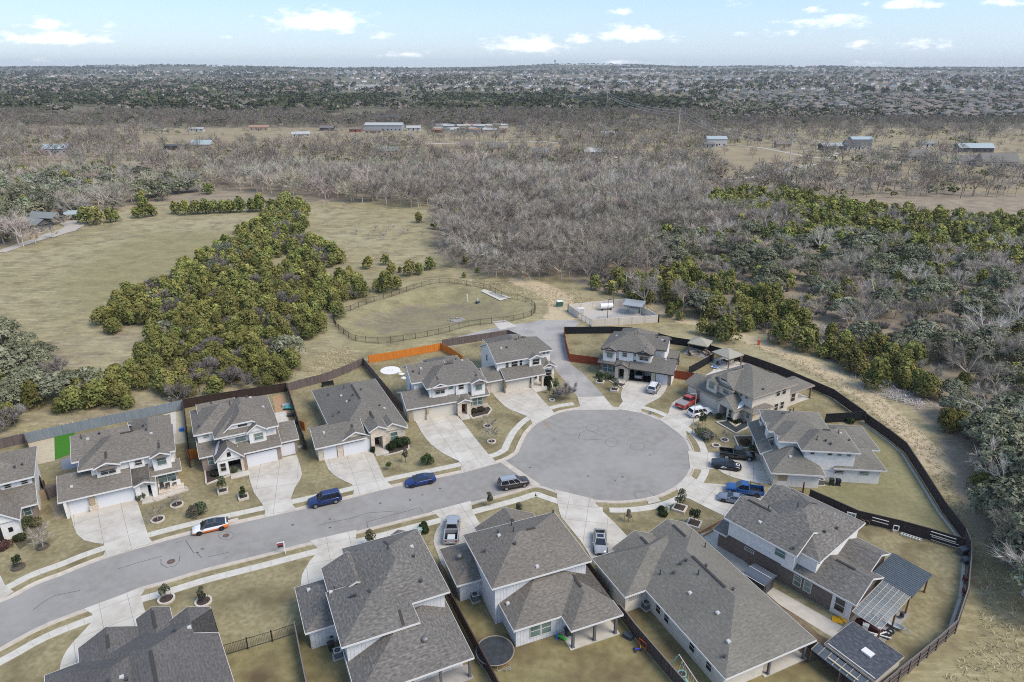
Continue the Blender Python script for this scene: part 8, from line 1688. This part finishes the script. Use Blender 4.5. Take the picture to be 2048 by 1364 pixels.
# roads and tracks across the valley
M_road2 = mat('pale country road', (.42, .38, .33), .95)
def track(pts, w_, name='country_road', m=None):
    l_ = spline([PT(*q) for q in pts], 5); A, B = offset(l_, w_), offset(l_, -w_); b = MB(); b.grid([[(p.x, p.y, tz(p.x, p.y) + .06 + w_ * .03) for p in B], [(p.x, p.y, tz(p.x, p.y) + .06 + w_ * .03) for p in A]]); struct(b.build(name, m or M_road2))
track([(1260, 340), (1300, 348), (1380, 357), (1460, 360), (1520, 354), (1580, 341), (1640, 330), (1800, 326)], 2.2); track([(480, 349), (620, 352), (800, 355), (980, 358), (1180, 356)], 2.5); track([(0, 508), (40, 494), (90, 478), (150, 462)], 2.2, 'farm_drive'); track([(1210, 312), (1255, 322), (1290, 340)], 1.8, 'farm_drive'); track([(700, 283), (760, 282), (820, 290), (1050, 284), (1140, 290)], 3); track([(1440, 290), (1520, 297), (1640, 318), (1680, 306)], 2.2, 'farm_drive'); track([(90, 478), (120, 468), (150, 455), (130, 445)], 3.5, 'farm_drive')
M_field = mat('pale field grass', (.30, .24, .145), .95, (.25, .20, .12), .05)
for q in ([(60, 255), (290, 248), (300, 262), (50, 270)], [(240, 275), (560, 268), (700, 276), (690, 286), (300, 300)], [(850, 288), (1120, 288), (1130, 300), (990, 306), (850, 306)], [(1400, 303), (1540, 300), (1640, 320), (1540, 350), (1420, 345)], [(1960, 285), (2060, 282), (2060, 305), (1970, 308)], [(1700, 332), (2060, 336), (2060, 392), (1800, 372)], [(1240, 225), (1290, 228), (1270, 240)], [(900, 150), (1060, 150), (1050, 158), (905, 160)], [(1560, 158), (1680, 160), (1660, 167), (1560, 165)]):
    pp = [PT(*k) for k in q]; b = MB(); pp = pp if sum(pp[k].x * pp[(k + 1) % len(pp)].y - pp[(k + 1) % len(pp)].x * pp[k].y for k in range(len(pp))) > 0 else pp[::-1]; b.poly([(p.x, p.y, p.z + .06) for p in pp]); struct(b.build('field', M_field))
# single farm buildings of the valley
def fm(n, c, r=.7): return mat(n, c, r)
WB = {'white': fm('far white wall', (.50, .48, .45)), 'tan': fm('far tan wall', (.42, .35, .27)), 'grey': fm('far grey wall', (.34, .35, .36)), 'dark': fm('far dark wall', (.10, .09, .09)), 'red': fm('far red wall', (.30, .11, .08)), 'stone': fm('far stone wall', (.45, .39, .32))}
RB_ = {'grey': fm('far grey roof', (.155, .145, .13)), 'blue': fm('far pale blue metal roof', (.33, .385, .40), .6), 'white': fm('far white roof', (.40, .40, .39), .6), 'dark': fm('far dark roof', (.075, .075, .08)), 'brown': fm('far brown roof', (.185, .15, .125)), 'green': fm('far grey green metal roof', (.21, .225, .215), .7), 'rust': fm('far rust roof', (.33, .20, .14))}
def farm(u, v, w_, d_, h_, rh, yaw, wl, rf, label, cat='house', name='farm_house', win=True, hip=False, group=None):
    p = PT(u, v); w_, d_ = (w_ * .55, d_ * .7) if 20 <= w_ < 75 else (w_, d_); t = thing(name, label, cat, p, R(yaw), group); b = MB(); b.box(-w_ / 2, w_ / 2, -d_ / 2, d_ / 2, -.5, h_)
    if not hip:
        for x in (-w_ / 2, w_ / 2): b.poly([(x, -d_ / 2, h_), (x, d_ / 2, h_), (x, 0, h_ + rh)])
    b.build('wall', WB[wl], t); b = MB(); e = .6; k = (d_ / 2 if hip else 0)
    A, B_, C_, D = (-w_ / 2 - e, -d_ / 2 - e, h_ - .1), (w_ / 2 + e, -d_ / 2 - e, h_ - .1), (w_ / 2 + e, d_ / 2 + e, h_ - .1), (-w_ / 2 - e, d_ / 2 + e, h_ - .1); X, Y = (-w_ / 2 - (e if not hip else -k), 0, h_ + rh), (w_ / 2 + (e if not hip else -k), 0, h_ + rh)
    b.poly([A, B_, Y, X]); b.poly([C_, D, X, Y]); b.poly([D, C_, B_, A])
    if hip: b.poly([D, A, X]); b.poly([B_, C_, Y])
    b.build('roof', RB_[rf], t)
    if win:
        n_ = max(2, int(w_ / 4))
        for q in range(n_): x = -w_ / 2 + (q + .5) * w_ / n_; b = MB(); b.box(x - .6, x + .6, -d_ / 2 - .05, -d_ / 2, 1, 2.2); b.build('window', M_gdark, t)
        b = MB(); b.box(-.5, .5, -d_ / 2 - .05, -d_ / 2, 0, 2.1); b.build('door', M_door, t)
    return t
for q in ((75, 462, 11, 6, 3, 1.8, -25, 'dark', 'green', 'house with grey green metal roofs at the left edge of the meadow'), (96, 449, 12, 6, 3, 1.8, -12, 'dark', 'green', 'second metal roofed house just behind the first at the left meadow edge'), (147, 442, 4, 4, 2.8, 1.2, 10, 'dark', 'blue', 'small dark outbuilding beside the junipers at the left meadow', 'shed', 'farm_shed'), (118, 308, 17, 12, 4, 3, 10, 'grey', 'blue', 'blue roofed house far left in the valley'), (92, 305, 12, 9, 3, 2, 0, 'dark', 'grey', 'low grey house joined left of the blue roofed one'), (408, 302, 28, 14, 5, 3, -3, 'tan', 'blue', 'long pale blue roofed barn on the open field', 'barn', 'farm_barn'), (352, 300, 16, 8, 3, 1, 0, 'dark', 'dark', 'dark open shed left of the blue roofed barn', 'shed', 'farm_shed'), (395, 264, 26, 6, 3, 1, 0, 'white', 'white', 'long white mobile home behind the field, left one', 'mobile home', 'mobile_home'), (316, 262, 14, 8, 3, 2, 0, 'white', 'grey', 'white house left of the long white mobile home'), (520, 262, 36, 10, 3.5, 2, 0, 'tan', 'rust', 'long shed with a rust coloured roof edge in the valley', 'barn', 'farm_barn'), (602, 275, 16, 9, 3, 2, 20, 'white', 'white', 'white house right of the rust roofed shed'), (655, 262, 14, 8, 3, 2, 0, 'dark', 'grey', 'dark small house right of the white one'),
          (770, 262, 70, 22, 6, 2, -2, 'grey', 'white', 'large commercial shed with a white roof in the valley centre', 'warehouse', 'warehouse'), (778, 247, 62, 10, 7, 2, -2, 'dark', 'dark', 'long dark roofed canopy behind the large commercial shed', 'warehouse', 'warehouse'), (712, 265, 12, 7, 3, 1.5, 0, 'red', 'brown', 'small red building left of the large commercial shed'), (748, 268, 16, 8, 3, 1.5, 0, 'tan', 'grey', 'tan building in front of the large commercial shed'), (828, 262, 14, 8, 3, 2, 0, 'white', 'white', 'white house right of the large commercial shed'), (1082, 317, 20, 9, 4, 3, 0, 'grey', 'green', 'grey arched shed with a row of openings in the trees', 'shed', 'farm_shed'), (1190, 312, 16, 8, 3, 2.5, 0, 'white', 'white', 'white roofed barn right of the grey arched shed', 'barn', 'farm_barn'), (995, 303, 14, 9, 3, 3, 15, 'tan', 'grey', 'tan house hidden in bare trees left of the arched shed'), (775, 313, 16, 10, 4, 2.5, 15, 'tan', 'green', 'old grey green roofed house beside the dark tree clump'), (935, 298, 20, 12, 2.5, 4, 0, 'tan', 'brown', 'house with a big brown hipped roof in the bare trees'),
          (1215, 274, 22, 9, 3, 2, -5, 'white', 'white', 'white roofed house behind the bare wood'), (1430, 293, 16, 10, 6, 2, 0, 'white', 'blue', 'tall white house at the end of the farm drive'), (1412, 296, 12, 8, 3, 1, 0, 'grey', 'grey', 'low annex left of the tall white house', 'shed', 'farm_shed'), (1565, 296, 22, 9, 3, 2, 0, 'tan', 'brown', 'tan long house beside the tall power pole'), (1712, 300, 34, 14, 3.5, 4, 0, 'white', 'dark', 'white house with a dark gabled roof by the valley road'), (1660, 300, 16, 9, 3, 2, 5, 'dark', 'blue', 'blue roofed shed left of the dark gabled house', 'shed', 'farm_shed'), (1720, 286, 18, 8, 3, 2, 0, 'grey', 'blue', 'blue roofed shed behind the dark gabled house', 'shed', 'farm_shed'), (1850, 295, 22, 8, 3, 2, 0, 'white', 'green', 'grey green roofed shed right of the dark gabled house', 'shed', 'farm_shed'), (1945, 305, 46, 14, 3.5, 3, -4, 'dark', 'blue', 'long dark house with a blue grey roof at the right'), (1830, 323, 24, 12, 3.5, 4, 0, 'tan', 'grey', 'grey roofed house among bare trees by the valley road'), (1990, 334, 40, 16, 3.5, 5, -4, 'tan', 'grey', 'big tan house with a wide grey roof at the right edge'), (1930, 330, 14, 9, 3, 3, 0, 'stone', 'grey', 'stone annex left of the big tan house'), (1888, 352, 8, 6, 3, 2, 0, 'white', 'grey', 'small white pump house right of the bare trees', 'shed', 'farm_shed'), (375, 212, 36, 8, 4, 1.5, 0, 'tan', 'white', 'long pale barn in the evergreen wood, left', 'barn', 'farm_barn'), (1310, 222, 60, 14, 4, 2, 0, 'white', 'white', 'long white greenhouse row behind the wood', 'greenhouse', 'greenhouse'), (1345, 226, 40, 10, 4, 2, 0, 'white', 'green', 'second greenhouse right of the long white row', 'greenhouse', 'greenhouse')): farm(*q)
# mobile home park: small pale boxes
k = 0
for r_ in range(4):
    for c_ in range(13):
        u, v = 875 + c_ * 10.5 + rng.uniform(-2, 2), 241 + r_ * 8.0 + rng.uniform(-1.2, 1.2)
        farm(u, v, 13, 5, 3, 1.2, rng.uniform(-30, 30), ['white', 'tan', 'white', 'red', 'grey', 'tan'][k % 6], ['white', 'brown', 'grey', 'white', 'rust', 'grey', 'white'][k % 7], 'small trailer home in the crowded park behind the juniper row', 'mobile home', 'mobile_home', False, group='homes of the trailer park'); k += 1
# suburb on the right: individual houses on shared meshes
def subhouse(w_, d_, h_, wl, rf, seed):
    b = MB(); b.box(-w_ / 2, w_ / 2, -d_ / 2, d_ / 2, -1, h_, 0)
    def hip(x0, x1, y0, y1, z, p):
        k = min(x1 - x0, y1 - y0) / 2; m = (y0 + y1) / 2; zz = z + p * k
        if x1 - x0 >= y1 - y0: X, Y = (x0 + k, m, zz), (x1 - k, m, zz); fl = [[(x0, y0, z), (x1, y0, z), Y, X], [(x1, y1, z), (x0, y1, z), X, Y], [(x0, y1, z), (x0, y0, z), X], [(x1, y0, z), (x1, y1, z), Y]]
        else: m = (x0 + x1) / 2; X, Y = (m, y0 + k, zz), (m, y1 - k, zz); fl = [[(x1, y0, z), (x1, y1, z), Y, X], [(x0, y1, z), (x0, y0, z), X, Y], [(x0, y0, z), (x1, y0, z), X], [(x1, y1, z), (x0, y1, z), Y]]
        for f in fl: b.poly(f, 1)
        b.poly([(x0, y0, z - .05), (x0, y1, z - .05), (x1, y1, z - .05), (x1, y0, z - .05)], 1)
    hip(-w_ / 2 - .6, w_ / 2 + .6, -d_ / 2 - .6, d_ / 2 + .6, h_, .46)
    b.box(-w_ * .42, -w_ * .08, -d_ / 2 - 3, -d_ / 2, -1, h_ * .62, 0); hip(-w_ * .46, -w_ * .04, -d_ / 2 - 3.5, 0, h_ * .62, .5); hip(w_ * .05, w_ * .5, -d_ / 2 - 2, d_ / 2, h_ * .9, .46); b.box(w_ * .1, w_ * .44, -d_ / 2 - 1.4, 0, -1, h_ * .9, 0)
    for q in range(5): x = -w_ * .42 + q * w_ * .2; b.box(x, x + 1.2, -d_ / 2 - .06, -d_ / 2, 1, 2.3, 2)
    for q in range(2): x = w_ * .15 + q * w_ * .14; b.box(x, x + 1.2, -d_ / 2 - 1.46, -d_ / 2 - 1.4, 1, 2.3, 2)
    b.box(-w_ * .38, -w_ * .12, -d_ / 2 - 3.05, -d_ / 2 - 3, 0, 2.2, 2)
    o = b.build('suburban_house', [wl, rf, M_gdark]); return o
protos = [subhouse(14.5 + 2 * (k % 3), 11 + (k % 2) * 2, 3.2 + 2.4 * (k % 2), [WB['stone'], WB['tan'], WB['white']][k % 3], [RB_['grey'], RB_['brown'], RB_['grey']][k % 3], k) for k in range(6)]
spots = []
for row in range(20):
    v = 241 - row * 3.9 - row * row * .02; u = 1010 + rng.uniform(0, 25)
    p0 = None
    while u < 2075:
        lim = 241 if u > 1760 else 222 if u > 1560 else 205 if u > 1400 else 190
        if v < lim and rng.random() < .93: spots.append((u, v + rng.uniform(-1.6, 1.6)))
        u += max(15, 36 - row * 1.2) * rng.uniform(.85, 1.35)
spots.sort(key=lambda q: -q[1]); used = 0; far_sp = []
for (u, v) in spots:
    if used < 270:
        o = protos[used] if used < 6 else protos[rng.integers(6)].copy()
        if used >= 6: col.objects.link(o)
        o.location = PT(u, v); o.rotation_euler = (0, 0, rng.uniform(-.6, .6) + (math.pi if rng.random() < .3 else 0)); tag(o, 'distant suburban house with grey hipped roofs on the slope at the right', 'house', 'houses of the distant suburb'); used += 1
    else: far_sp.append((u, v))
# the rest of the far town, one mass
for (ua, ub, va, vb, n_) in ((640, 1080, 163, 182, 130), (700, 1060, 141, 158, 150), (0, 200, 150, 175, 40), (200, 700, 141, 150, 70), (1040, 2060, 138, 160, 330), (150, 640, 155, 172, 30)):
    for _ in range(n_): far_sp.append((rng.uniform(ua, ub), rng.uniform(va, vb)))
B = [np.array(v) for v in ((-1, -1, 0), (1, -1, 0), (1, 1, 0), (-1, 1, 0), (-1, -1, 1), (1, -1, 1), (1, 1, 1), (-1, 1, 1), (-.4, 0, 1.9), (.4, 0, 1.9))]
Q = [(0, 1, 5), (0, 5, 4), (1, 2, 6), (1, 6, 5), (3, 0, 4), (3, 4, 7)]; Q2 = [(4, 5, 9), (4, 9, 8), (6, 7, 8), (6, 8, 9), (7, 4, 8), (5, 6, 9)]
Vs, Fs, Ts, k = [], [], [], 0
wt = [(.52, .50, .47), (.45, .38, .30), (.58, .57, .56)]; rt = [(.15, .145, .135), (.18, .15, .13), (.13, .13, .13)]
for (u, v) in far_sp:
    p = PT(u, v); s = np.array([rng.uniform(9, 13), rng.uniform(6, 8), rng.uniform(3.2, 6)]) * (1 + max(0, (p.length - 2500) / 5000)); a = rng.uniform(-.7, .7); c, sn = math.cos(a), math.sin(a)
    W = np.array(B) * s; W = np.stack([W[:, 0] * c - W[:, 1] * sn + p.x, W[:, 0] * sn + W[:, 1] * c + p.y, W[:, 2] + p.z - .5], 1)
    cw_, cr_ = wt[rng.integers(3)], rt[rng.integers(3)]
    for f, cc in ([(q, cw_) for q in Q] + [(q, cr_) for q in Q2]): Vs.append(W[list(f)]); Ts.append(np.tile(np.array(cc), (3, 1)))
Vs = np.concatenate(Vs); o = bpy.data.objects.new('distant_town', npmesh('distant_town', Vs, np.arange(len(Vs)).reshape(-1, 3), M_bark, np.concatenate(Ts))); col.objects.link(o); tag(o, kind='stuff')
for q in ((1660, 148, 130, 16, 13, 4, 'pale three storey apartment block on the far slope, left of two'), (1790, 153, 170, 18, 13, 4, 'pale three storey apartment block on the far slope, right of two')): farm(q[0], q[1], q[2], q[3], q[4], q[5], 0, 'stone', 'brown', q[6], 'apartment block', 'apartment_block', False)
for q in ((705, 176, 110, 40, 8, 2, 'white roofed warehouse left of two on the far slope'), (752, 176, 90, 36, 8, 2, 'white roofed warehouse right of two on the far slope'), (1268, 168, 150, 60, 9, 3, 'white roofed school building in the distant suburb'), (1990, 155, 190, 60, 9, 2, 'long white roofed hall on the far right slope'), (60, 168, 90, 30, 8, 2, 'white roofed hall left of two at the far left'), (140, 170, 80, 30, 8, 2, 'white roofed hall right of two at the far left'), (1270, 141, 260, 80, 14, 4, 'long white roofed warehouse near the skyline'), (700, 146, 90, 30, 12, 3, 'pale block near the skyline, centre left')): farm(q[0], q[1], q[2], q[3], q[4], q[5], rng.uniform(-8, 8), 'white', 'white', q[6], 'warehouse', 'warehouse', False)
# water tower on the skyline hill
p = PT(1110, 131.5); t = thing('skyline_tower', 'thin dark tower on the skyline hill', 'tower', p); b = MB(); b.tube((0, 0, -5), (0, 0, 38), 4.5, 3, 8); b.build('shaft', M_pipe, t); b = MB(); b.tube((0, 0, 38), (0, 0, 50), 6, 11, 10); b.tube((0, 0, 50), (0, 0, 54), 11, 6, 10); b.build('tank', M_pipe, t)
# power line: four pale poles and their wires
M_ppole = mat('pale steel pole', (.46, .44, .41), .6); tops = []
for k, (u, v, hh_, lab) in enumerate(((1574, 354, 25, 'tall pale power pole beside the country road'), (1355, 280, 27, 'second pale power pole, behind the bare wood'), (1213, 225, 30, 'third pale power pole toward the suburb'), (1131, 212, 22, 'farthest pale power pole above the wood'))):
    p = PT(u, v); t = thing('power_pole', lab, 'power pole', p, R(-35)); b = MB(); b.tube((0, 0, -1), (0, 0, hh_), .42, .22, 8); b.build('pole', M_ppole, t)
    for q in range(3): b = MB(); b.bar((0, 0, hh_ * (.74 + .09 * q)), (1.9 if q % 2 else -1.9, 0, hh_ * (.75 + .09 * q)), .16, .2); b.build('crossarm', M_ppole, t)
    tops.append((p, hh_))
t = thing('power_line', 'grey wires strung between the pale power poles', 'power line', (0, 0, 0)); ends = [(P(2300, 400, 0), 24)] + tops
for i in range(len(ends) - 1):
    for q in range(3):
        (a, ha), (b2, hb) = ends[i], ends[i + 1]; A = a + Vector((0, 0, ha * (.75 + .09 * q))); Bv = b2 + Vector((0, 0, hb * (.75 + .09 * q))); w_ = MB(); pr = A
        for k in range(1, 13): s = k / 12; c_ = A.lerp(Bv, s) - Vector((0, 0, 4 * 5 * s * (1 - s))); w_.tube(pr, c_, .045 + .05 * i, n=3, cap=False); pr = c_
        w_.build('wire', M_steel, t)
# haze: the winter air between here and the skyline
HZ = 1
if HZ:
    b = MB(); b.box(-13000, 13000, -380, 13500, -3.5, 205); o = b.build('haze', []) ; tag(o, kind='stuff')
    m = bpy.data.materials.new('haze air'); m.use_nodes = True; nt = m.node_tree; nt.nodes.remove(nt.nodes['Principled BSDF']); pv = nt.nodes.new('ShaderNodeVolumePrincipled'); pv.inputs['Color'].default_value = (.88, .94, 1.0, 1); pv.inputs['Density'].default_value = 0.00006; pv.inputs['Anisotropy'].default_value = 0.2
    nt.links.new(pv.outputs[0], nt.nodes['Material Output'].inputs['Volume']); o.data.materials.append(m)
